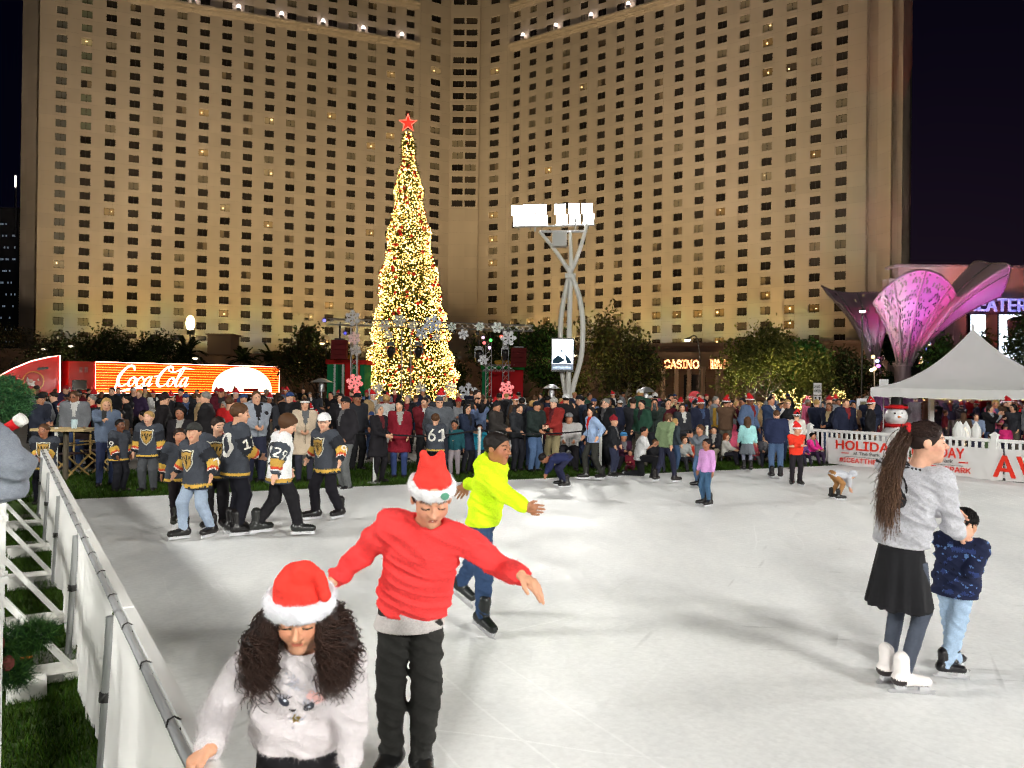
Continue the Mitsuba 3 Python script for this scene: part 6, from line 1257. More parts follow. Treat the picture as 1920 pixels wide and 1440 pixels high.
def face_region(g, V, fine=False):
    q = hq(g, V); x, y, z = np.abs(q[:, 0]), q[:, 1], q[:, 2]; reg = np.zeros(len(V), int)
    w = 1.0 if fine else 1.25
    reg[(y > .25) & (x < (.082 if fine else .11)) & (np.abs(z + .247) < (.028 if fine else .05)) & (y > .3 - .3 * x)] = 1
    br = np.abs(z - (.135 + .02 * np.sin((x - .05) * 14))) < .020 * w; reg[(y > .18) & (x > .055) & (x < .25) & br] = 2
    ey = np.abs(z - (.022 - .35 * (x - .148) ** 2 * 4)) < (.017 if fine else .02); reg[(y > .18) & (x > .075) & (x < .225) & ey] = 3
    return reg
SKIN = [lin(214, 165, 135), lin(190, 135, 105), lin(160, 108, 80), lin(120, 78, 56), lin(224, 178, 150)]
HAIRC = {'black': lin(22, 18, 17), 'dark': lin(44, 32, 26), 'brown': lin(84, 58, 38), 'blond': lin(176, 140, 86), 'grey': lin(130, 126, 120), 'red': lin(120, 60, 34)}
# ---- ordinary figures come from templates (unit height, facing +y), one per pose, build and cut of clothes
TPL = {}
def pose_figure(pose, kind):
    K = KIND[kind]; ph = K[1]; a = dict(H=1.0, kind=kind)
    sx = K[3]; sz = ph + K[2] - .028
    def w(rx, ry, rz, lx=None, ly=None, lz=None): a['wr'] = (rx, ry, rz); a['wl'] = (-(rx if lx is None else lx), ry if ly is None else ly, rz if lz is None else lz)
    w(sx + .055, .03, sz - .285)
    if pose == 'pockets': w(sx + .01, .075, sz - .265)
    if pose == 'front': w(.035, .165, sz - .20)
    if pose == 'phone': w(.035, .21, sz + .01)
    if pose == 'fold': w(-.055, .14, sz - .135, -.06, .15, sz - .15); a['handr'] = (-1, .1, .1); a['handl'] = (1, .1, .1)
    if pose == 'rope': w(sx - .01, .20, sz - .22); a['u'] = (0, .14, 1)
    if pose == 'wave': w(sx + .06, .10, sz + .24, sx + .04, .03, sz - .285)
    if pose == 'point': w(.10, .30, sz - .05, sx + .04, .03, sz - .285)
    if pose == 'walk': w(sx + .05, -.07, sz - .27, sx + .05, .11, sz - .26); a['ar'] = (.05, .15, .045); a['al'] = (-.045, -.16, .075); a['u'] = (0, .06, 1)
    if pose == 'glide': w(sx + .14, .02, sz - .23, sx + .14, .05, sz - .22); a['ar'] = (.06, .08, .05); a['al'] = (-.07, -.10, .055); a['u'] = (0, .12, 1)
    if pose == 'bend': a['pel'] = (0, -.12, ph * .86); a['u'] = (0, 1, -.12); a['ar'] = (.10, -.05, .045); a['al'] = (-.10, -.08, .045); w(.09, .22, .10, .09, .26, .10); a['head'] = (0, .35, -1); a['hup'] = (0, 1, .2); a['handr'] = a['handl'] = (0, .3, -1)
    if pose == 'sit': a['pel'] = (0, -.05, .26); a['ar'] = (.09, .26, .045); a['al'] = (-.09, .24, .045); w(.07, .19, .36); a['u'] = (0, .10, 1)
    if pose == 'squat': a['pel'] = (0, -.05, .20); a['ar'] = (.10, .09, .045); a['al'] = (-.10, .05, .045); w(.05, .22, .34); a['u'] = (0, .22, 1)
    if pose == 'kneel': a['pel'] = (0, -.04, .30); a['ar'] = (.08, .16, .045); a['al'] = (-.08, -.26, .06); w(.04, .20, .50); a['u'] = (0, .2, 1)
    if pose not in ('bend',): a.setdefault('u', (0, .02, 1))
    return a
def template(pose, kind, top, bottom, shoe, hair, hat, turn, res):
    key = (pose, kind, top, bottom, shoe, hair, hat, turn, res)
    if key in TPL: return TPL[key]
    a = pose_figure(pose, kind)
    if pose != 'bend':
        t = math.radians(turn[0]); p = math.radians(turn[1]); a['head'] = (math.sin(t) * math.cos(p), math.cos(t) * math.cos(p), math.sin(p)); a['hup'] = (0, .0, 1)
    g = figure(**a); h = res; out_ = {}
    V, F_ = mesh_sdf(body_sdf(g, False, h * .95), *bounds(g), h * .86); out_['body'] = (V, F_, face_region(g, V))
    to = dict(jacket=dict(loose=1.16, hem=.045, collar=1.0, sl_loose=1.25), coat=dict(loose=1.15, hem=.20, flare=.036, collar=1.0, sl_loose=1.22), hoodie=dict(loose=1.14, hem=.035, hood=True, sl_loose=1.2), tee=dict(loose=1.08, hem=.04, sleeve=.4, collar=.3), sweater=dict(loose=1.10, hem=.035, collar=.6, sl_loose=1.12), jersey=dict(loose=1.28, hem=.095, flare=.016, collar=.7, sl_loose=1.55, sleeve=.93))[top]
    V, F_ = mesh_sdf(top_sdf(g, amp=.012, **to), *bounds(g), h); reg = np.zeros(len(V), int)
    if top == 'jersey':
        t = (V - (g.pel - g.pu * .095)) @ g.pu; reg[(t > .022) & (t < .048)] = 1; 
        for s in (1, -1):
            e = g.wr[s] - g.el[s]; q = (V - g.el[s]) @ e / (e @ e); dist = np.linalg.norm(V - g.el[s] - np.outer(np.clip(q, 0, 1), e), axis=1); arm = dist < .062; reg[arm & (q > .10) & (q < .55)] = 1; reg[arm & (q >= .55) & (q < .72)] = 2; reg[arm & (q >= .72) & (q < .80)] = 3; reg[arm & (q >= .8)] = 4
            e = g.el[s] - g.sh[s]; q = (V - g.sh[s]) @ e / (e @ e); dist = np.linalg.norm(V - g.sh[s] - np.outer(np.clip(q, 0, 1), e), axis=1); reg[(dist < .075) & (q > .25) & (reg == 0)] = 5
        reg[(t <= .022)] = 4
    elif top in ('jacket', 'hoodie', 'coat', 'sweater'):
        q = V - g.nb; fx, fz, fy = np.abs(q @ g.sr), q @ g.u, q @ g.sf
        if top != 'sweater': reg[(fy > .0) & (fx < .010 + .20 * np.clip(fz + .16, 0, .2)) & (fz > -.15)] = 1; reg[(fy > 0) & (fx < .006) & (fz > -.36) & (reg == 0)] = 2
    out_['top'] = (V, F_, reg); g.top = top_sdf(g, amp=.012, **to)
    if bottom != 'none':
        if bottom == 'skirt': V, F_ = mesh_sdf(skirt_sdf(g, .22, .05, .006), *bounds(g), h); out_['skirt'] = (V, F_, None)
        V, F_ = mesh_sdf(legs_sdf(g, {'loose': 1.35, 'skirt': .85}.get(bottom, 1.12), amp=.010), *bounds(g), h); out_['trousers'] = (V, F_, None)
    for s in (1, -1):
        b = (g.an[s] + A([-.12, -.12, -.08]), g.an[s] + A([.12, .12, .12])); V, F_ = mesh_sdf(shoe_sdf(g, s, .058 if shoe == 'skate' else .01, 1.18 if shoe == 'skate' else 1.0), *b, h * .75); out_['skate' if shoe == 'skate' else 'shoe', s] = (V, F_, None)
        if shoe == 'skate':
            t = g.toe[s]; t = unit(t * [1, 1, 0]); m = MB(); kk = 1.18 * (1.12 if kind in ('kid', 'tot') else 1.0); c = g.an[s] - A([0, 0, .036 * kk - .004]) + t * .036; m.box(c - A([0, 0, .018]), (.012, .19, .022), np.stack([np.cross(t, [0, 0, 1.0]), t, [0, 0, 1.0]], 1)); 
            for o in (-.045, .05): m.box(c + t * o - A([0, 0, .005]), (.026, .05, .018), np.stack([np.cross(t, [0, 0, 1.0]), t, [0, 0, 1.0]], 1))
            out_['blade', s] = (*m.out()[:2], None)
    if hair != 'none': V, F_ = mesh_sdf(hair_sdf(g, hair), *hb(g), h * .8); out_['hair'] = (V, F_, None)
    if hat: V, F_ = mesh_sdf(hat_sdf(g, hat), *hb(g, -1, 1.3), h * .7); out_['hat'] = (V, F_, None)
    if hat == 'santa': V, F_ = mesh_sdf(trim_sdf(g), *hb(g, -1, 1.3), h * .7); out_['trim'] = (V, F_, None)
    TPL[key] = (g, out_); return TPL[key]
JERS = [lin(62, 66, 74), lin(205, 165, 75), lin(200, 70, 45), lin(215, 210, 200), lin(40, 42, 48), lin(40, 42, 48)]
JERSW = [lin(225, 225, 225), lin(190, 150, 70), lin(195, 70, 45), lin(225, 225, 220), lin(70, 76, 84), lin(66, 72, 80)]
def pal(reg, cols): return A(cols)[np.minimum(reg, len(cols) - 1)]
def place(label, pos, H, face, pose='stand', kind='man', top='jacket', tc=(40, 40, 44), bottom='jeans', bc=(38, 40, 48), shoe='shoe', sc=(28, 26, 26), hair='short', hc='dark', hat=None, hatc=(30, 30, 32), skin=0, turn=(0, 0), res=.0165, group=None, jers=None, cat='person', skc=None, lift=None, inner=None):
    z = .0 if lift is None else lift; g, P_ = template(pose, kind, top, bottom, shoe, hair, hat, turn, res); k = thing('person', label, cat, group)
    th = math.radians(face + 180); tf_ = T().translate([float(pos[0]), float(pos[1]), float(pos[2] + z * H)]).rotate([0, 0, 1], math.degrees(th)).scale(float(H))
    sk = SKIN[skin]; c = lambda x: A(x, float) if max(x) <= 1.0 else lin(*x)
    if inner is None: inner = [tc, tc, (96, 96, 98), (34, 34, 38), (150, 146, 140), tc, (90, 36, 40)][sum(map(ord, label)) % 7]
    for nm, (V, F_, reg) in P_.items():
        base_ = nm if isinstance(nm, str) else nm[0]
        if base_ == 'body': col, mat = pal(reg, [sk, sk * A([.85, .55, .55]), sk * .40, sk * .28]), 'skin'
        elif base_ == 'top': col, mat = (pal(reg, jers) if jers is not None else pal(reg, [c(tc), c(inner), c(tc) * .5])), 'cloth'; base_ = {'jersey': 'jersey', 'coat': 'coat', 'hoodie': 'hoodie', 'tee': 'shirt', 'sweater': 'sweater'}.get(top, 'jacket')
        elif base_ == 'trousers': col, mat = c(bc if bottom != 'skirt' else (skc or (60, 60, 66))), 'cloth'
        elif base_ == 'skirt': col, mat = c(bc), 'cloth'
        elif base_ in ('shoe', 'skate'): col, mat = c(sc), 'gloss'
        elif base_ == 'blade': col, mat = A([.62, .63, .65]), 'gloss'
        elif base_ == 'hair': col, mat = HAIRC[hc], 'hair'
        elif base_ == 'hat': col, mat = c(hatc), 'cloth'
        else: col, mat = A([.76, .76, .76]), 'cloth'
        par = k + '__hat' if base_ == 'trim' else k
        if base_ == 'blade': par = k + '__' + ('skate' if nm[1] == 1 else 'skate_001')
        part(par, base_, (V, F_), mat, smooth=(base_ != 'blade'), color=col, tf=tf_)
    return k, g, tf_
def subdiv(m, e):
    m = trimesh.Trimesh(*[A(x) for x in (m.vertices, m.faces)], process=False) if isinstance(m, trimesh.Trimesh) else trimesh.Trimesh(m[0], m[1], process=False)
    v, f = trimesh.remesh.subdivide_to_size(m.vertices, m.faces, e, max_iter=8); return v, f
def flatpoly(poly):
    gs = [q for q in getattr(poly, 'geoms', [poly]) if q.area > 1e-10]; V, F_, n = [], [], 0
    for q in gs: v, f = trimesh.creation.triangulate_polygon(q, engine='earcut'); V.append(np.c_[v, np.zeros(len(v))]); F_.append(f + n); n += len(v)
    return np.vstack(V), np.vstack(F_)
def text_flat(t, h):
    m = text(t, h, .001); v, f = A(m.vertices), A(m.faces); keep = (v[f][:, :, 2] > .0005).all(1); return v, f[keep]
def decal(fn, poly, o, x, y, eps, e=.02):
    "wraps a flat drawing onto the surface fn = 0: o is a point in front, x right, y up; the drawing travels against x cross y"
    v, f = subdiv(flatpoly(poly) if not isinstance(poly, tuple) else poly, e); x = unit(x); y = unit(A(y) - x * np.dot(x, y)); n = np.cross(x, y); P = A(o) + np.outer(v[:, 0], x) + np.outer(v[:, 1], y)
    for _ in range(40): P = P - np.outer(np.clip(fn(P) - eps, -.05, .05) * .85, n)
    ok = (np.abs(fn(P) - eps) < .02)[f].all(1); return P, f[ok]
SHIELD = Polygon([(-.5, .62), (-.30, .55), (0, .62), (.30, .55), (.5, .62), (.47, -.05), (.28, -.42), (0, -.66), (-.28, -.42), (-.47, -.05)])
def crest(k, g, tf_, jkey, size=.125, x0=0.0, up=.55):
    o = g.pel + (g.nb - g.pel) * up + g.sf * .2 + g.sr * x0
    for nm, poly, col, ep in (('crest', affinity.scale(SHIELD, size, size, origin=(0, 0)), lin(205, 200, 185), .003), ('crest', affinity.scale(SHIELD, size * .88, size * .88, origin=(0, 0)), lin(48, 46, 44), .0042), ('crest', affinity.scale(SHIELD, size * .80, size * .80, origin=(0, 0)), lin(176, 140, 72), .0054)):
        part(jkey, nm, decal(g.top, poly, o, -g.sr, g.u, ep), 'cloth', color=col, smooth=True, tf=tf_)
    v = unary_union([Polygon([(-.17, .30), (-.06, .30), (.03, -.25), (.0, -.36)]), Polygon([(.17, .30), (.08, .30), (.0, -.1), (.0, -.36)]), Polygon([(-.30, .34), (-.22, .1), (-.26, .02), (-.36, .2)]), Polygon([(.30, .34), (.22, .1), (.26, .02), (.36, .2)])]); part(jkey, 'crest', decal(g.top, affinity.scale(v, size, size, origin=(0, 0)), o, -g.sr, g.u, .0066), 'cloth', color=lin(36, 34, 34), smooth=True, tf=tf_, kind='stuff')
def number(k, g, tf_, jkey, t, h, o, x, y, col):
    v, f = text_flat(t, h); v = v - A([v[:, 0].mean(), v[:, 1].mean(), 0]); part(jkey, 'number', decal(g.top, (v, f), o, x, y, .004), 'cloth', color=col, smooth=True, tf=tf_, **({'kind': 'stuff'} if len(t) > 1 else {}))
def spot_on(px, yfoot, z=0.0): return gnd(px, yfoot, z)
def tall(px, yfoot, ytop, z=0.0): p = gnd(px, yfoot, z); return p, at(px, ytop, p[1])[2] - z
# ------------------------------------------------------------------ the jersey children on the ice and lawn
def jersey_kid(label, px, yf, yt, face, pose='stand', white=False, num=None, back=None, chest=False, z=0.0, skates=True, **k):
    p, H = tall(px, yf, yt, z); hat = k.get('hat'); H = H * (0.97 if hat or k.get('hair') == 'curly' else .985)
    key, g, tf_ = place(label, p, H, face, pose, 'kid', 'jersey', jers=JERSW if white else JERS, bottom=k.pop('bottom', 'loose'), shoe='skate' if skates else 'shoe', res=.0105, lift=.042 if skates else 0, **k); j = key + '__jersey'
    if chest: crest(key, g, tf_, j, .15)
    for n, where in (num or []):
        s = 1 if where == 'r' else -1; m_ = g.sh[s] + (g.el[s] - g.sh[s]) * .72; sd = unit(g.sr * s * 1.0 + g.sf * k.get('nf', .25)); ax_ = unit(g.sh[s] - g.el[s]); number(key, g, tf_, j, n, .075, m_ + sd * .15, np.cross(ax_, sd), ax_, lin(220, 215, 205) if not white else lin(225, 222, 215))
    if back: number(key, g, tf_, j, back, .17, g.pel + (g.nb - g.pel) * .52 - g.sf * .25, g.sr, g.u, lin(215, 212, 205) if not white else lin(60, 62, 66))
    return key, g, tf_
jersey_kid('child in dark hockey jersey, dark cap and ragged light jeans looking left on the ice', 368, 1012, 786, -30, 'glide', chest=True, num=[('7', 'l')], hat='cap', hatc=(52, 52, 50), turn=(-25, 6), bc=(150, 165, 185), sc=(30, 28, 28), skin=0)
jersey_kid('child in dark hockey jersey mostly hidden behind the one in ragged jeans', 334, 984, 800, 30, 'walk', hair='short', hc='dark', bc=(30, 24, 28), sc=(42, 42, 36), skin=1)
jersey_kid('dark haired child with glasses in dark jersey between the two nearest jersey children', 405, 992, 778, 10, 'stand', chest=True, hair='short', hc='dark', turn=(-35, -8), bc=(26, 24, 28), skin=4)
jersey_kid('tallest jersey child, seen from behind, with numbered sleeve and skates', 440, 1004, 752, 128, 'front', num=[('17', 'r')], back='10', hair='short', hc='brown', turn=(12, -6), bc=(24, 24, 32), skin=0)
jersey_kid('child in white hockey jersey with dark numbers and drooping hem', 522, 1008, 768, 118, 'walk', white=True, num=[('29', 'r')], back='29', hair='curly', hc='brown', turn=(22, -26), bc=(28, 27, 30), sc=(36, 38, 36), skin=4)
jersey_kid('child in white cap and dark hockey jersey with shield crest, standing on skates', 612, 976, 768, -38, 'glide', chest=True, num=[('9', 'l')], hat='cap', hatc=(225, 225, 225), turn=(-38, -4), bc=(26, 24, 30), skin=4)
jersey_kid('blond child in dark hockey jersey with shield crest standing on the lawn', 278, 921, 762, 6, 'stand', chest=True, hair='short', hc='blond', bc=(72, 74, 78), skates=False, turn=(10, 4), skin=4, z=-.035)
jersey_kid('dark haired child in jersey turned right beside the long haired blond woman', 222, 922, 778, 70, 'pockets', num=[('19', 'r')], hair='short', hc='black', bc=(28, 28, 34), skates=False, turn=(18, 0), skin=3, z=-.035)
jersey_kid('child in dark jersey seen from behind at the rope right of the red coat', 815, 899, 768, 176, 'front', back='61', hair='short', hc='brown', bc=(28, 26, 30), skates=False, z=-.035, skin=0)
jersey_kid('small child in jersey holding a red Santa hat by the end of the fence', 82, 944, 786, 20, 'front', chest=True, hair='short', hc='brown', bc=(28, 28, 38), skates=False, z=-.035, skin=2, turn=(25, 0))
# ------------------------------------------------------------------ skaters and people at the far edge of the ice
def person(label, px, yf, yt, face, z=0.0, **k):
    p, H = tall(px, yf, yt, z); up = {'sit': .67, 'squat': .62, 'kneel': .76, 'bend': .53}.get(k.get('pose'), 1.0)
    extra = {'santa': 1.07, 'beanie': 1.03, 'cap': 1.015}.get(k.get('hat'), 1.01); lift = .042 if k.get('shoe') == 'skate' else 0
    return place(label, p, H / up / (extra + lift) * (1.0), face, lift=lift, **k)
person('girl in lilac sweater and blue jeans skating alone in the middle distance', 1325, 949, 816, -62, pose='stand', kind='kid', top='sweater', tc=(205, 150, 205), bc=(62, 92, 122), shoe='skate', hair='pony', hc='black', skin=2, turn=(-12, 0), res=.0135)
person('child in red shirt and Santa hat with folded arms near the banner fence', 1492, 911, 783, -10, pose='fold', kind='kid', top='sweater', tc=(225, 60, 40), bc=(34, 30, 36), shoe='skate', hair='short', hc='brown', hat='santa', hatc=(215, 45, 40), skin=0, turn=(-35, -5), res=.0135)
person('person in pale green jacket striding to the right at the far edge', 1247, 908, 768, 130, pose='walk', kind='woman', top='jacket', tc=(122, 140, 104), bc=(36, 38, 56), hair='bob', hc='brown', skin=0, turn=(30, -20), res=.015, shoe='skate', sc=(30, 26, 24))
person('skater in grey shirt and jeans stooping with hands to the face', 1313, 914, 790, -60, pose='phone', kind='kid', top='sweater', tc=(98, 104, 112), bc=(80, 106, 140), hair='short', hc='brown', skin=1, res=.015, shoe='skate')
person('girl in turquoise top and grey skirt seen from behind', 1401, 884, 776, 172, pose='stand', kind='kid', top='sweater', tc=(160, 215, 215), bottom='skirt', bc=(105, 110, 118), skc=(130, 132, 150), hair='long', hc='brown', skin=0, res=.014, shoe='skate')
person('big man in navy jacket and blue jeans seen from behind on skates', 1455, 898, 764, 168, pose='pockets', kind='man', top='jacket', tc=(36, 44, 72), bc=(74, 96, 128), hair='short', hc='brown', skin=0, res=.015, shoe='skate')
person('child in pale grey hoodie bent over with both hands on the ice', 1572, 937, 879, 96, pose='bend', kind='kid', top='hoodie', tc=(190, 192, 200), bc=(150, 108, 66), hair='none', hat='hood', hatc=(190, 192, 200), shoe='skate', skin=0, res=.014)
person('child in navy tracksuit bent over touching the ice near the light tower', 1050, 914, 846, -82, pose='bend', kind='kid', top='jacket', tc=(38, 44, 80), bc=(36, 38, 62), hair='short', hc='black', shoe='skate', skin=2, res=.014)
person('girl with red scarf and tied denim jacket skating to the left', 1112, 902, 757, -70, pose='glide', kind='woman', top='jacket', tc=(150, 172, 205), inner=(205, 40, 36), bc=(48, 48, 44), hair='long', hc='black', shoe='skate', skin=0, res=.0145, turn=(-10, 5))
person('person in black jacket standing on the ice edge right of the denim girl', 1148, 896, 772, 60, pose='pockets', kind='kid', top='jacket', tc=(30, 32, 36), bc=(42, 46, 66), hair='none', hat='beanie', hatc=(130, 30, 40), skin=0, res=.015, shoe='skate')
person('man in white T-shirt kneeling at the ice edge facing right', 1203, 897, 796, 75, z=-.035, pose='kneel', kind='man', top='tee', tc=(214, 214, 214), bc=(30, 30, 34), hair='short', hc='black', skin=1, res=.015)
person('small child in green jacket and jeans holding the banner fence', 1858, 888, 808, 165, pose='rope', kind='kid', top='hoodie', tc=(92, 112, 80), bc=(48, 68, 104), hair='short', hc='black', skin=1, res=.014)
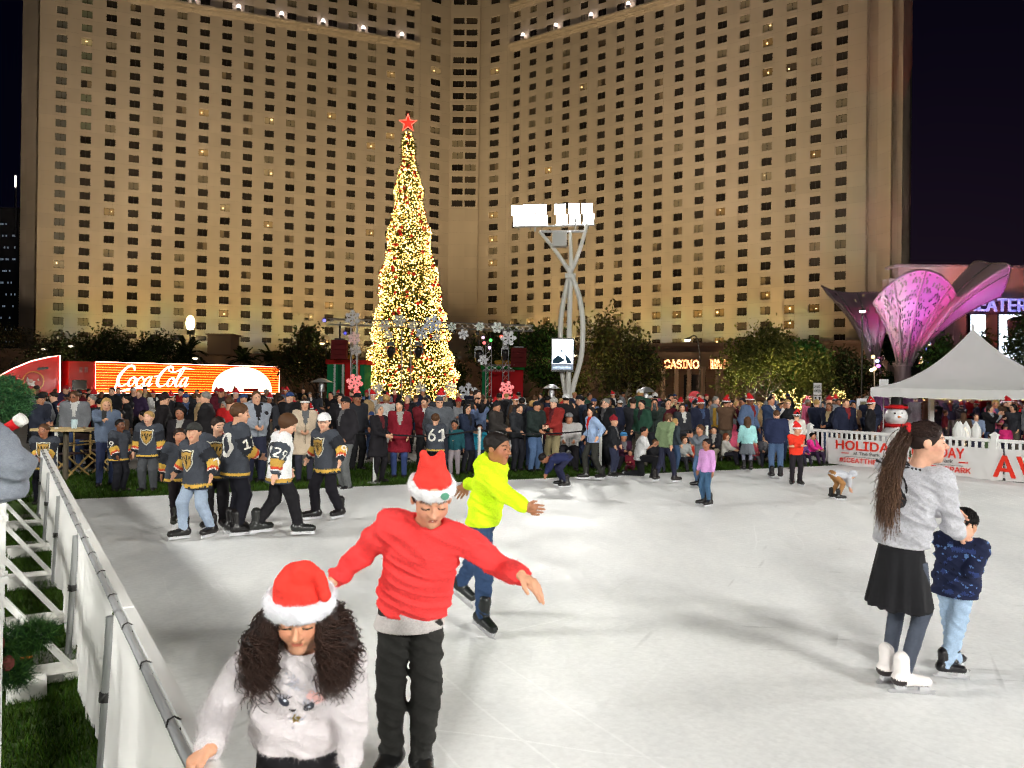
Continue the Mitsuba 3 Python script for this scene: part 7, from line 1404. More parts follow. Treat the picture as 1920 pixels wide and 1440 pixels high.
# front row along the rope and on the lawn
R1 = [('teenager in black hoodie sitting on the grass right of the kneeling man', 1228, 886, 828, 20, dict(kind='kid', top='hoodie', tc=(30, 30, 34), bc=(44, 46, 60), hair='short', hc='brown', pose='sit', skin=0)),
 ('child in orange red jacket crouching behind the skater with hands to face', 1297, 878, 826, -25, dict(kind='kid', top='jacket', tc=(180, 60, 44), bc=(36, 36, 44), hair='short', hc='dark', pose='squat', skin=0)),
 ('woman in dark grey sitting on the grass left of the navy jacket man', 1434, 876, 818, -10, dict(kind='woman', top='jacket', tc=(66, 66, 72), bc=(34, 36, 48), hair='bob', hc='brown', pose='sit', skin=0)),
 ('child in purple sitting low left of the pink sitting girl', 1505, 874, 826, 15, dict(kind='kid', top='jacket', tc=(96, 62, 120), bc=(40, 36, 50), hair='short', hc='black', pose='sit', skin=1)),
 ('boy in dark blue sitting with knees up behind the black jacket at the ice edge', 1098, 880, 826, 25, dict(kind='kid', top='hoodie', tc=(38, 44, 66), bc=(30, 32, 40), hair='short', hc='black', pose='sit', skin=1)),
 ('woman with long blond curls in denim jacket by the jersey children', 197, 913, 738, 40, dict(kind='woman', top='jacket', tc=(96, 108, 128), bc=(48, 56, 84), hair='long', hc='blond', pose='point', turn=(10, -10), skin=0)),
 ('man in black cap and black jacket with grey trousers at the lawn edge', 648, 918, 736, -50, dict(top='jacket', tc=(36, 34, 38), bc=(96, 98, 98), hat='cap', hatc=(26, 26, 28), skin=1, pose='pockets', turn=(-20, 0))),
 ('grey haired woman in long black coat beside a white rope pole', 708, 905, 752, 55, dict(kind='woman', top='coat', tc=(30, 28, 32), bc=(30, 28, 32), hair='bob', hc='grey', pose='front', skin=0)),
 ('woman in dark red knee length coat and blue jeans', 748, 897, 744, 5, dict(kind='woman', top='coat', tc=(118, 24, 38), bc=(52, 66, 108), hair='long', hc='black', pose='pockets', skin=0, turn=(15, 0))),
 ('man in grey cap and grey jacket above the boy seen from behind', 822, 893, 737, 12, dict(top='jacket', tc=(88, 92, 98), bc=(44, 46, 56), hat='cap', hatc=(72, 76, 84), skin=0, pose='stand')),
 ('woman with long black hair in navy coat holding something pink', 873, 888, 752, 50, dict(kind='woman', top='coat', tc=(38, 46, 66), bc=(34, 34, 40), hair='long', hc='black', pose='front', skin=0)),
 ('small girl in teal jacket in front of the navy coat woman', 852, 893, 782, -10, dict(kind='kid', top='jacket', tc=(30, 76, 84), bc=(150, 140, 145), hair='pony', hc='black', pose='stand', skin=2)),
 ('person in bright turquoise jacket behind the yellow hoodie boy', 898, 886, 790, 10, dict(kind='kid', top='jacket', tc=(40, 140, 165), bc=(40, 50, 70), hair='short', hc='black', pose='stand', skin=2)),
 ('man in striped blue sweater behind the navy coat woman', 895, 876, 739, -15, dict(top='sweater', tc=(100, 116, 150), bc=(60, 60, 70), hair='short', hc='black', pose='phone', skin=1)),
 ('man in dark brown jacket and beanie looking right', 928, 886, 745, 65, dict(top='jacket', tc=(54, 50, 48), bc=(38, 38, 44), hat='beanie', hatc=(34, 34, 36), pose='front', skin=1)),
 ('man in charcoal jacket looking over the rope left of the jeans leg', 968, 884, 752, 40, dict(top='jacket', tc=(44, 46, 50), bc=(34, 34, 40), hair='short', hc='dark', pose='rope', skin=0)),
 ('man in dark green jacket and cap leaning on the rope', 1000, 885, 746, 45, dict(top='jacket', tc=(38, 48, 46), bc=(80, 104, 140), hat='cap', hatc=(30, 32, 40), pose='rope', skin=1)),
 ('older person in rust red jacket and pale knit cap with khaki trousers', 1038, 884, 738, -40, dict(top='jacket', tc=(140, 44, 40), bc=(150, 138, 104), hat='beanie', hatc=(170, 168, 160), pose='front', skin=4)),
 ('man in white jacket and grey cap sitting behind the rope', 1066, 880, 778, -5, dict(top='jacket', tc=(188, 186, 184), bc=(34, 32, 36), hat='cap', hatc=(120, 120, 122), pose='sit', skin=1)),
 ('man in black hat and navy jacket behind the denim girl', 1085, 874, 736, -30, dict(top='jacket', tc=(44, 54, 70), bc=(70, 92, 128), hat='cap', hatc=(24, 24, 28), pose='phone', skin=0)),
 ('person in mustard top beside the black hat man', 1128, 872, 748, 20, dict(kind='woman', top='sweater', tc=(150, 118, 56), bc=(60, 78, 110), hair='long', hc='dark', pose='stand', skin=0)),
 ('tall man in black coat right of the light tower foot', 1136, 878, 742, -55, dict(top='coat', tc=(26, 27, 30), bc=(30, 30, 34), hair='short', hc='grey', pose='pockets', skin=4)),
 ('man in dark green jacket standing under the patio heater', 1226, 872, 742, -10, dict(top='jacket', tc=(44, 54, 50), bc=(36, 38, 44), hair='short', hc='black', pose='phone', skin=1)),
 ('woman in cream Santa costume beside the red shirt child', 1493, 882, 760, 178, dict(kind='woman', top='sweater', tc=(206, 200, 192), bc=(190, 40, 40), hair='bun', hc='black', hat='santa', hatc=(190, 36, 40), pose='pockets', skin=0)),
 ('man in black suit and white shirt in profile before the trailer dome', 386, 905, 727, -75, dict(top='jacket', tc=(34, 32, 34), bc=(34, 32, 34), hair='short', hc='grey', pose='front', skin=0)),
 ('person in bright red shirt under the trailer dome', 428, 902, 738, 165, dict(top='tee', tc=(190, 36, 38), bc=(40, 42, 60), hair='short', hc='brown', pose='stand', skin=0)),
 ('person in grey hoodie hugging someone in front of the trailer dome', 478, 906, 726, 30, dict(top='hoodie', tc=(140, 146, 156), bc=(40, 42, 60), hair='short', hc='brown', pose='front', skin=0)),
 ('dark haired woman in black hugged by the grey hoodie', 492, 904, 738, -60, dict(kind='woman', top='jacket', tc=(28, 27, 30), bc=(30, 30, 36), hair='short', hc='dark', pose='front', skin=0, turn=(-20, -10))),
 ('woman in cream fur vest and white Santa headband', 570, 905, 740, 15, dict(kind='woman', top='coat', tc=(190, 172, 150), bc=(50, 50, 62), hair='long', hc='dark', hat='headband', hatc=(225, 222, 220), pose='front', skin=0)),
 ('man in black sweatshirt with gold shield crest left of the red trailer', 141, 878, 728, -8, dict(top='sweater', tc=(30, 28, 32), bc=(36, 36, 42), hair='short', hc='brown', pose='pockets', skin=0)),
 ('older person in red top beside the crest sweatshirt man', 172, 876, 735, -30, dict(top='sweater', tc=(180, 30, 34), bc=(40, 40, 50), hair='short', hc='grey', pose='stand', skin=0)),
 ('man in black cap and navy jacket at the far left table', 72, 880, 733, 70, dict(top='jacket', tc=(48, 52, 66), bc=(40, 42, 50), hat='cap', hatc=(24, 24, 28), pose='front', skin=1)),
 ('person in Santa hat looking left at the far left table', 116, 880, 743, -70, dict(kind='woman', top='jacket', tc=(60, 66, 62), bc=(40, 40, 46), hair='short', hc='dark', hat='santa', hatc=(190, 40, 40), pose='front', skin=0)),
 ('dark child with curly hair behind the ragged jeans child', 337, 910, 754, 5, dict(kind='kid', top='jacket', tc=(32, 28, 32), bc=(30, 28, 34), hair='curly', hc='black', pose='pockets', skin=2)),
 ('man in black coat and cap behind the blond jersey child', 303, 905, 730, 120, dict(top='jacket', tc=(28, 24, 26), bc=(30, 28, 30), hat='cap', hatc=(40, 24, 26), pose='stand', skin=0)),
 ('girl in pink jacket sitting on the ground by the banner fence', 1524, 872, 815, 30, dict(kind='kid', top='jacket', tc=(220, 50, 140), bc=(50, 36, 60), hair='short', hc='black', pose='sit', skin=1)),
 ('child in navy sitting on the ground against the banner', 1572, 872, 814, -50, dict(kind='kid', top='hoodie', tc=(40, 46, 66), bc=(26, 28, 36), hair='none', hat='hood', hatc=(40, 46, 66), pose='sit', skin=1)),
 ('child with pale blue hood crouching in the dark seated group', 1168, 880, 812, 10, dict(kind='kid', top='jacket', tc=(60, 30, 50), bc=(40, 36, 44), hair='none', hat='beanie', hatc=(70, 140, 195), pose='squat', skin=1)),
 ('child in dark red sitting low by the ice edge', 1182, 889, 845, -20, dict(kind='kid', top='jacket', tc=(110, 30, 44), bc=(70, 30, 40), hair='short', hc='dark', pose='squat', skin=1)),
 ('person in grey hoodie sitting by the ice right of the green jacket', 1283, 884, 822, 20, dict(kind='kid', top='hoodie', tc=(150, 152, 150), bc=(40, 40, 46), hair='short', hc='brown', pose='sit', skin=0)),
 ('child in coral pink sitting low behind the turquoise girl', 1416, 874, 824, -15, dict(kind='kid', top='jacket', tc=(214, 96, 110), bc=(110, 110, 116), hair='short', hc='brown', pose='squat', skin=0)),
 ('person in pink hooded coat facing away left of the turquoise girl', 1374, 866, 800, 170, dict(kind='kid', top='hoodie', tc=(214, 90, 120), bc=(60, 40, 60), hair='none', hat='hood', hatc=(214, 90, 120), pose='sit', skin=0)),
 ('person in black and white scarf sitting near the yellow barrier', 1338, 872, 802, -30, dict(kind='woman', top='jacket', tc=(40, 40, 46), bc=(150, 140, 120), hair='short', hc='dark', pose='sit', skin=0)),
 ('brown haired girl in cream sitting beside the yellow barrier', 1362, 873, 816, 60, dict(kind='kid', top='sweater', tc=(180, 176, 170), bc=(34, 32, 40), hair='bob', hc='red', pose='sit', skin=0)),
 ('blond woman in green half hidden by the green jacket strider', 1264, 884, 780, 110, dict(kind='woman', top='jacket', tc=(50, 60, 66), bc=(60, 80, 110), hair='bob', hc='blond', pose='stand', skin=0)),
 ('man in dark suit standing behind the banner fence left of the snowman', 1629, 868, 766, -12, dict(top='jacket', tc=(36, 42, 62), bc=(36, 40, 60), hair='short', hc='brown', pose='front', skin=0)),
 ('young man in plaid shirt leaning on the fence under the tent', 1829, 862, 772, -20, dict(top='sweater', tc=(120, 134, 160), bc=(40, 42, 60), hair='short', hc='brown', pose='rope', skin=0)),
 ('child in hot pink jacket behind the fence at the right', 1885, 862, 790, 160, dict(kind='kid', top='jacket', tc=(215, 50, 120), bc=(40, 40, 60), hair='none', hat='beanie', hatc=(60, 60, 66), pose='stand', skin=0)),
 ('woman with long hair in brown beside the plaid shirt man', 1806, 862, 770, 150, dict(kind='woman', top='jacket', tc=(74, 60, 48), bc=(40, 40, 46), hair='long', hc='brown', pose='stand', skin=0)),
 ('long haired person in navy right of the pink jacket child', 1903, 858, 772, 170, dict(kind='woman', top='jacket', tc=(34, 38, 56), bc=(40, 40, 46), hair='long', hc='black', pose='stand', skin=0))]
CREST = {}
for lb, px, yf, yt, fc, k in R1:
    k = dict(k); k.setdefault('res', .0155); CREST[lb] = person(lb, px, yf, yt, fc, z=-.035, **k)
key, g, tf_ = CREST['man in black sweatshirt with gold shield crest left of the red trailer']; crest(key, g, tf_, key + '__sweater', .105)
# ------------------------------------------------------------------ the crowd behind, each one a person of its own
rng = np.random.default_rng(2024)
COL = [('black', (26, 25, 28), 13), ('charcoal', (46, 47, 52), 7), ('navy', (32, 36, 54), 6), ('dark red', (96, 26, 34), 3), ('bright red', (170, 36, 40), 1.6), ('olive', (70, 74, 50), 2), ('brown', (82, 62, 48), 3), ('grey', (120, 122, 126), 4), ('white', (196, 194, 190), 2), ('blue', (50, 66, 96), 2), ('denim blue', (92, 112, 146), 2), ('tan', (150, 126, 92), 2), ('forest green', (36, 66, 52), 2), ('purple', (58, 42, 70), .7), ('pink', (200, 96, 126), 1), ('maroon', (80, 22, 34), 2)]
CW = A([c[2] for c in COL], float); CW /= CW.sum()
TOPS = [('jacket', 'jacket'), ('coat', 'long coat'), ('hoodie', 'hoodie'), ('sweater', 'sweater')]
HATS = [(None, ''), ('santa', 'Santa hat'), ('cap', 'cap'), ('beanie', 'beanie')]
HATC = {'santa': [('red', (190, 34, 38))], 'cap': [('black', (26, 26, 28)), ('red', (160, 32, 36)), ('white', (205, 205, 205)), ('blue', (48, 66, 110))], 'beanie': [('grey', (110, 112, 116)), ('black', (28, 28, 30)), ('red', (160, 34, 40)), ('white', (200, 198, 196))]}
ZONES = [(60, 330, 'before the truck front'), (330, 540, 'before the trailer dome'), (540, 690, 'before the left gift box'), (690, 870, 'before the Christmas tree'), (870, 1000, 'before the right truss towers'), (1000, 1120, 'by the light tower foot'), (1120, 1260, 'by the brownish tree'), (1260, 1420, 'before the casino doors'), (1420, 1530, 'before the lit bushes'), (1530, 1640, 'left of the snowman')]
used = set(); INN = [(200, 198, 194), (34, 34, 38), (120, 40, 44), (150, 152, 156), (60, 74, 104), (190, 170, 130), (44, 40, 40)]
def d_edge(px):
    v = FW + RT * (px - 960) / F; o, l = (LF, across) if px < 1512 else (q0, rd); t = (o[1] * v[0] - o[0] * v[1]) / (l[0] * v[1] - l[1] * v[0]); return (o + l * t)[1] + (1.7 if px < 1512 else .75)
def crowd(n, d0, d1, px0, px1, res, zfix=None, g0='crowd behind the rope'):
    xs = px0 + (np.arange(n) + rng.uniform(0.1, .9, n)) / n * (px1 - px0)
    for i, px in enumerate(xs):
        e_ = d_edge(px); d = max(d0, e_) + rng.uniform(0, 1) * max(d1 - max(d0, e_), 1.2); p = at(px, 740, d); p[2] = -.04
        for _ in range(300):
            ci = rng.choice(len(COL), p=CW); ti = rng.choice(4, p=(.5, .14, .22, .14)); hi = rng.choice(4, p=(.66, .14, .12, .08)); kind = rng.choice(['man', 'woman', 'kid'], p=(.46, .44, .10)); ht = HATS[hi][0]; hcn, hcol = HATC[ht][rng.integers(len(HATC[ht]))] if ht else ('', (0, 0, 0))
            hc = rng.choice(['black', 'dark', 'brown', 'blond', 'grey'], p=(.28, .30, .24, .11, .07)); hair = ('short' if kind == 'man' or rng.random() < .25 else rng.choice(['long', 'bob', 'bun'])) if ht is None else 'short'; zone = zfix or next(z for a, b, z in ZONES if px < b or b == 1640)
            head = f'in a {hcn} {HATS[hi][1]}' if ht else f'with {"dark brown" if hc == "dark" else hc} {dict(short="short", long="long", bob="bobbed", bun="bunned")[hair]} hair'
            who = {'man': 'man', 'woman': 'woman', 'kid': 'child'}[kind]; lb = f'{who} {head} and {COL[ci][0]} {TOPS[ti][1]}, {zone}'
            if lb not in used: break
        used.add(lb); pose = rng.choice(['stand', 'pockets', 'front', 'phone', 'fold'], p=(.26, .24, .22, .16, .12)); H = {'man': 1.73, 'woman': 1.61, 'kid': 1.28}[kind] * rng.normal(1, .035); fc = rng.choice([-150, -60, -25, 0, 25, 60, 150, 180], p=(.1, .12, .13, .16, .13, .12, .1, .14)) + rng.uniform(-15, 15); tn = [(0, 0), (25, -5), (-25, 0)][rng.integers(3)] if res < .02 else (0, 0)
        place(lb, p, H, fc, pose, kind, TOPS[ti][0], tuple(np.clip(A(COL[ci][1]) * rng.uniform(.85, 1.15), 0, 255)), 'jeans', [(36, 38, 50), (52, 66, 96), (30, 30, 32), (90, 84, 74)][rng.integers(4)], hair=hair if ht != 'santa' or kind == 'man' else 'short', hc=hc, hat=ht, hatc=hcol, inner=INN[rng.integers(len(INN))], skin=int(rng.choice(5, p=(.34, .22, .16, .10, .18))), turn=tn, res=res, group=g0)
crowd(46, 16.8, 20.5, 60, 1640, .0175); crowd(54, 20.8, 24.5, 50, 1620, .021); crowd(46, 25, 31, 40, 1600, .026); crowd(40, 31.5, 37, 30, 1590, .026)
crowd(17, 28.2, 30.2, 1650, 1925, .021, 'inside white tent', 'people inside the tent'); crowd(8, 21.5, 24, 1545, 1640, .0175, 'behind fence near snowman', 'people behind the fence'); crowd(5, 21.5, 23, 1840, 1930, .0175, 'behind fence at right', 'people behind the fence at right')

for lb, who in (('man in striped blue sweater behind the navy coat woman', 'the man in the striped blue sweater'), ('man in dark green jacket standing under the patio heater', 'the man under the right patio heater'), ('man in black hat and navy jacket behind the denim girl', 'the man in black hat behind the denim girl'), ('woman with long blond curls in denim jacket by the jersey children', 'the long haired blond woman in denim')):
    key, g, tf_ = CREST[lb]; M_ = A(tf_.matrix); c = (g.wr[1] + g.wr[-1]) / 2 if 'blond' not in lb else g.wr[1]; c = c + g.f * .05 + A([0, 0, .05]); c = M_[:3, :3] @ c + M_[:3, 3]; k = thing('phone', 'smartphone held up by ' + who, 'phone'); fw_ = unit(M_[:3, :3] @ g.f); R_ = np.stack([np.cross(fw_, [0, 0, 1.0]), fw_, [0, 0, 1.0]], 1); m = MB(); m.box(c, (.075, .009, .15), R_, (.02, .02, .02)); part(k, 'case', m, 'gloss'); m = MB(); m.box(c - fw_ * .006, (.066, .002, .135), R_); part(k, 'screen', m, 'matte', emit=(.9, 1.1, 1.4))
# ------------------------------------------------------------------ the five people near the camera
KIND['small'] = (0.172, 0.480, 0.292, 0.106, 1.06)
def pz(px, py, d, z=None): p = at(px, py, d); return p if z is None else A([p[0], p[1], z])
def hero(label, g, skin, h, fine=True, thin=.012):
    k = thing('person', label, 'person'); V, F_ = mesh_sdf(body_sdf(g, fine, thin * g.H), *bounds(g, .14), h)
    reg = face_region(g, V, True); q = hq(g, V); sk = A(skin); c = np.tile(sk, (len(V), 1)); blush = np.exp(-(((np.abs(q[:, 0]) - .2) / .12) ** 2 + ((q[:, 2] + .1) / .12) ** 2)) * (q[:, 1] > 0); c = c * (1 - blush[:, None] * A([.0, .14, .12])); c = np.round(c * 60) / 60
    for i, col in ((1, sk * A([.80, .46, .46])), (2, sk * .30), (3, A([.018, .013, .012]))): c[reg == i] = col
    part(k, 'body', (V, F_), 'skin', smooth=True, color=c); return k
def cloth(k, name, g, fn, h, col, mat='knit', lo=None, colfn=None, label=None):
    b = bounds(g, .16) if lo is None else lo; V, F_ = mesh_sdf(fn, *b, h); c = col if colfn is None else colfn(V)
    return part(k, name, (V, F_), mat, smooth=True, color=c, label=label), V, F_
def fuzz(k, V, F_, n, L, col, seed, w=.0006):
    r = np.random.default_rng(seed); t = F_[r.integers(0, len(F_), n), :3]; b = r.dirichlet((1, 1, 1), n); P = (V[t] * b[:, :, None]).sum(1); nr = np.cross(V[t[:, 1]] - V[t[:, 0]], V[t[:, 2]] - V[t[:, 0]]); nr /= np.linalg.norm(nr, axis=1, keepdims=True) + 1e-12
    e = nr + r.normal(size=(n, 3)) * .7; s = np.cross(e, r.normal(size=(n, 3))); s /= np.linalg.norm(s, axis=1, keepdims=True) + 1e-9; v = np.stack([P - s * w, P + s * w, P + e * L * r.uniform(.4, 1, (n, 1))], 1).reshape(-1, 3); part(k, 'fuzz', (v, np.arange(3 * n).reshape(-1, 3)), 'cloth', color=np.repeat(A(col)[None] * r.uniform(.8, 1.1, (n, 1)), 3, 0), kind='stuff')
def skates(k, g, col, h, boot=.06, big=1.0, sole=None, blade=(.55, .55, .57), laces=None):
    for s in (1, -1):
        H = g.H * big * (1.12 if g.kind in ('kid', 'tot') else 1.0); b = (g.an[s] - .13 * H - .02, g.an[s] + .13 * H + .03); V, F_ = mesh_sdf(shoe_sdf(g, s, boot, big), *b, h); c = np.tile(A(col), (len(V), 1)); t = g.toe[s]; up = unit(A([0, 0, 1.0]) - t * t[2])
        z = (V - g.an[s]) @ up
        if sole is not None: c[z < -.030 * H] = sole; c[(z < -.012 * H) & ((V - g.an[s]) @ t < .0)] = sole
        j = part(k, 'skate', (V, F_), 'gloss', smooth=True, color=c); m = MB(); R = np.stack([np.cross(t, up), t, up], 1); c0 = g.an[s] - up * .036 * H + t * .032 * H; m.box(c0 - up * .024 * H, (.004, .175 * H, .016 * H), R, blade); part(j, 'blade', m, 'metal')
        m = MB(); 
        for o in (-.045, .045): m.box(c0 + t * o * H - up * .008 * H, (.018 * H, .040 * H, .02 * H), R, A(blade) * .9)
        part(j, 'blade_holder', m, 'gloss', kind='stuff')
        if laces is not None:
            m = MB(); 
            for i in range(6): c1 = g.an[s] + up * (.05 - .014 * i) * H + t * (.026 + .008 * i + .004 * i * i * .5) * H; sd = np.cross(t, up); m.tube([c1 - sd * .016 * H, c1 + t * .004 * H, c1 + sd * .016 * H], .0022, 5, laces)
            part(j, 'laces', m, 'cloth', kind='stuff')
def hat_band(g, z0=.16, tilt=.10, r=(.41, .46), th=.085, hgt=.62, amp=.0):
    def fn(P): q = hq(g, P); rr = np.sqrt((q[:, 0] / r[0]) ** 2 + ((q[:, 1] + .06) / r[1]) ** 2); z = q[:, 2] - z0 - tilt * q[:, 1]; n = (meshkit.noise(q * 11, 3) - .5) * .04; return (np.sqrt(((rr - 1) * .42) ** 2 + (z * hgt) ** 2) - th + n) * g.hs
    return fn
# ---- the curly haired girl
pl_ = pz(560, 1440, 2.50); nb_ = pz(569, 1206, 2.36); H_ = 1.27; up_ = unit(nb_ - pl_); pl_ = nb_ - up_ * .29 * H_
girl = figure(H_, 'kid', pl_, (.06, -1, 0), up_, wr=pz(394, 1404, 2.12), wl=pz(655, 1500, 2.34), hr=(-.55, .8, -.3), hl=(.35, 1, 0), ar=A([pl_[0] - .08, pl_[1] + .05, .10]), al=A([pl_[0] + .09, pl_[1] - .05, .10]), head=(.07, -.92, -.34), handr=(-.72, -.30, -.50), handl=(.05, -.1, -1), curl=.55, hk=.98)
girl.palm = {1: A([.2, .1, -1.0])}; girl.thumb = {1: A([0, -1.0, 0])}
gk_ = hero('curly haired girl in a Santa hat and fluffy pale cat sweater holding the rink rail', girl, lin(212, 158, 126), .0034)
swc = lin(208, 202, 204); fnS = top_sdf(girl, loose=1.12, hem=-.012, collar=.55, amp=.016, seed=4, sl_loose=1.02); jS, VS, FS = cloth(gk_, 'sweater', girl, fnS, .0062, swc); fuzz(jS, VS, FS, 26000, .009, swc, 3)
cloth(gk_, 'trousers', girl, legs_sdf(girl, 1.0, amp=.008, hip=.84), .010, lin(26, 24, 28), 'cloth'); skates(gk_, girl, lin(40, 40, 42), .008)
sc = 2.21 / F
def gpx(pts, c=(540, 1340)): return [((x - c[0]) * sc, -(y - c[1]) * sc) for x, y in pts]
def girl_decal(nm, poly, col, mat='cloth', eps=.0035, kind=None): return part(jS, nm, decal(fnS, poly, at(540, 1340, 2.21) - FW * .25, RT, UP, eps, .006), mat, color=col, smooth=True, kind=kind)
def ellipse(cx, cy, rx, ry, rot=0): return affinity.rotate(affinity.scale(Point(0, 0).buffer(1, 12), rx * sc, ry * sc), rot).__class__(affinity.translate(affinity.rotate(affinity.scale(Point(0, 0).buffer(1, 12), rx * sc, ry * sc), rot), *gpx([(cx, cy)])[0]))
for (x, y, r) in ((517, 1337, -38), (563, 1351, 35)):
    lash = unary_union([LineString(gpx([(x + a * 4, y - 6), (x + a * 8, y - 15 + abs(a) * 2)])).buffer(.8 * sc) for a in (-2, -1, 0, 1, 2)])
    girl_decal('cat_eye', ellipse(x, y, 12, 7.5, r).union(lash), lin(46, 48, 58)); girl_decal('cat_eye', ellipse(x + 2, y - 2, 3.4, 2.6, r), lin(190, 195, 205), eps=.005)
girl_decal('cat_nose', Polygon(gpx([(526, 1355), (537, 1356), (531, 1362)])).buffer(1.5 * sc), lin(50, 46, 50)); a = np.arange(10) * PI / 5; girl_decal('gold_star', Polygon(gpx([(534 + (12 if i % 2 == 0 else 5.5) * math.sin(t), 1379 - (14 if i % 2 == 0 else 6) * math.cos(t)) for i, t in enumerate(a)])), lin(190, 160, 90), 'metal', .005)
girl_decal('pink_ear', Polygon(gpx([(560, 1330), (568, 1318), (588, 1326), (592, 1340), (578, 1345)])).buffer(2 * sc), lin(235, 190, 185)); girl_decal('silver_muzzle', ellipse(540, 1378, 24, 17), lin(226, 220, 222), eps=.002)
m = MB(); r_ = np.random.default_rng(6); pts = np.vstack([r_.normal((535, 1298), (9, 9), (34, 2)), r_.normal((517, 1326), (9, 3), (9, 2)), r_.normal((565, 1336), (9, 3), (9, 2)), r_.normal((575, 1318), (8, 8), (14, 2)), r_.normal((534, 1379), (8, 9), (16, 2))])
P = at(540, 1340, 2.21) - FW * .25 + np.outer((pts[:, 0] - 540) * sc, RT) - np.outer((pts[:, 1] - 1340) * sc, UP)
for _ in range(40): P = P + np.outer(np.clip(fnS(P) - .005, -.05, .05) * .85, np.cross(RT, UP) * -1)
for p in P: m.ball(p, .0032, 0, lin(215, 215, 225))
part(jS, 'rhinestones', m, 'metal', kind='stuff')
# her hat: stuffed dome folding over to the left, white band with a fold at the right
def girl_hat(P):
    q = hq(girl, P); n = (meshkit.noise(q * 5.0, 9) - .5) * .06 + (meshkit.noise(q * 11.0, 2) - .5) * .03; d = smax(ell(q, A([0, -.07, .24]), (.40, .44, .52)), .16 - q[:, 2] + .1 * q[:, 1], .02); d = smin(d, caps(q, (-.08, .0, .66), (-.30, .12, .70), .20, .10), .08); d = smin(d, caps(q, (-.30, .12, .70), (-.40, .22, .48), .10, .085), .03); return (d + n) * girl.hs
hk, _, _ = cloth(gk_, 'santa_hat', girl, girl_hat, .0055, lin(228, 62, 52), 'knit', hb(girl, -.6, 1.4)); bk_, VB, FB = cloth(hk, 'band', girl, hat_band(girl, .215, .10, (.425, .475), .085, .60), .0055, lin(226, 226, 232), 'knit', hb(girl, -.6, 1.2)); fuzz(gk_, VB, FB, 6000, .007, lin(226, 226, 232), 8)
# her hair: dense body plus hundreds of coiled strands
def girl_hair(P):
    q = hq(girl, P); dn = A([0, 0, -1.0]) @ girl.HM; d = smax(ell(q, A([0, -.10, .10]), (.42, .44, .42)), q[:, 1] * .8 - q[:, 2] * .35 - .10, .04)
    for s in (-1, 1):
        a0 = A([s * .40, .0, -.02]); d = smin(d, caps(q, a0, a0 + dn * .38 + A([s * .16, .05, 0]), .15, .24), .08); d = smin(d, caps(q, a0 + dn * .38 + A([s * .16, .05, 0]), a0 + dn * .66 + A([s * .07, .13, 0]), .24, .17), .08)
    d = smin(d, caps(q, (0, -.42, .0), A([0, -.46, 0]) + dn * .55, .24, .26, 1.4, A([1.0, 0, 0])), .1); return (d + (meshkit.noise(q * 10, 5) - .5) * .12 + (meshkit.noise(q * 22, 6) - .5) * .06) * girl.hs
hr_, _, _ = cloth(gk_, 'hair', girl, girl_hair, .0075, lin(36, 25, 22), 'hair', (girl.hc - A([.42, .3, .42]), girl.hc + A([.42, .35, .3])))
r_ = np.random.default_rng(14); n = 1900; az = np.where(r_.random(n) < .5, 1, -1) * r_.uniform(.72, 2.6, n); t = np.linspace(0, 1, 30); root = np.stack([np.sin(az) * .40, np.cos(az) * .42 - .06, r_.uniform(-.10, .16, n)], 1) * girl.hs
L = girl.hs * r_.uniform(.62, 1.08, n) * np.where(np.abs(az) < 1.9, 1.0, .9); out_ = np.stack([np.sin(az), np.cos(az) * .6, np.zeros(n)], 1) * (girl.hs * r_.uniform(.05, .34, n))[:, None]; rootw = girl.hc + root @ girl.HM.T; outw = out_ @ np.stack([girl.r, girl.f, A([0, 0, 1.0])], 1).T
P = rootw[:, None] + outw[:, None] * (np.sin(t * PI * .62)[None, :, None] * 1.15) - A([0, 0, 1.0]) * (L[:, None] * t[None] ** 1.15)[..., None]
ph = r_.uniform(0, 6.28, n)[:, None]; w_ = r_.uniform(5.0, 8.5, n)[:, None] * t[None] * 2 * PI * .55; cr = (r_.uniform(.008, .019, n)[:, None] * np.minimum(1, t[None] * 3)); P = P + (cr * np.cos(w_ + ph))[..., None] * girl.r + (cr * np.sin(w_ + ph))[..., None] * girl.f + (.4 * cr * np.cos(w_ * 1.3 + ph))[..., None] * A([0, 0, 1.0])
fly = r_.normal(size=(n, 1, 3)) * .014 * t[None, :, None] ** 2; P = P + fly
v, f = tubes(P, np.linspace(.0019, .0010, 30), 3); cc = np.repeat(lin(56, 39, 33)[None] * r_.uniform(.45, 1.6, (n, 1)), 90, 0); part(hr_, 'curls', (v, f), 'hair', color=cc, kind='stuff', smooth=True)
# ---- the boy in the red sweater
pl_ = pz(764, 1178, 3.52); nb_ = pz(803, 978, 3.36); H_ = 1.48; up_ = unit(nb_ - pl_); pl_ = nb_ - up_ * .29 * H_
boy = figure(H_, 'kid', pl_, (.02, -1, 0), up_, sf=(.05, -1, 0), wr=pz(624, 1090, 3.30), wl=pz(977, 1078, 3.22), hr=(-.3, .8, -.4), hl=(.3, .8, -.5), ar=gnd(733, 1432, .10), al=gnd(789, 1440, .10), head=(.20, -.84, -.44), handl=(.82, -.25, -.55), handr=(-.8, -.2, -.5), curl=.28, fat=.90, hk=.92, kr=(-.1, -1, .2), kl=(.25, -1, .2))
boy.palm = {-1: A([-.3, .2, -1.0])}
bk = hero('laughing boy in a red sweater and Santa hat gliding with arms spread', boy, lin(210, 158, 128), .0042)
rc = lin(228, 66, 66); fnB = top_sdf(boy, loose=1.12, hem=.012, collar=.8, amp=.019, seed=11, sl_loose=1.10); jB, VB_, FB_ = cloth(bk, 'sweater', boy, fnB, .0072, rc); fuzz(jB, VB_, FB_, 9000, .006, rc, 5, .0008)
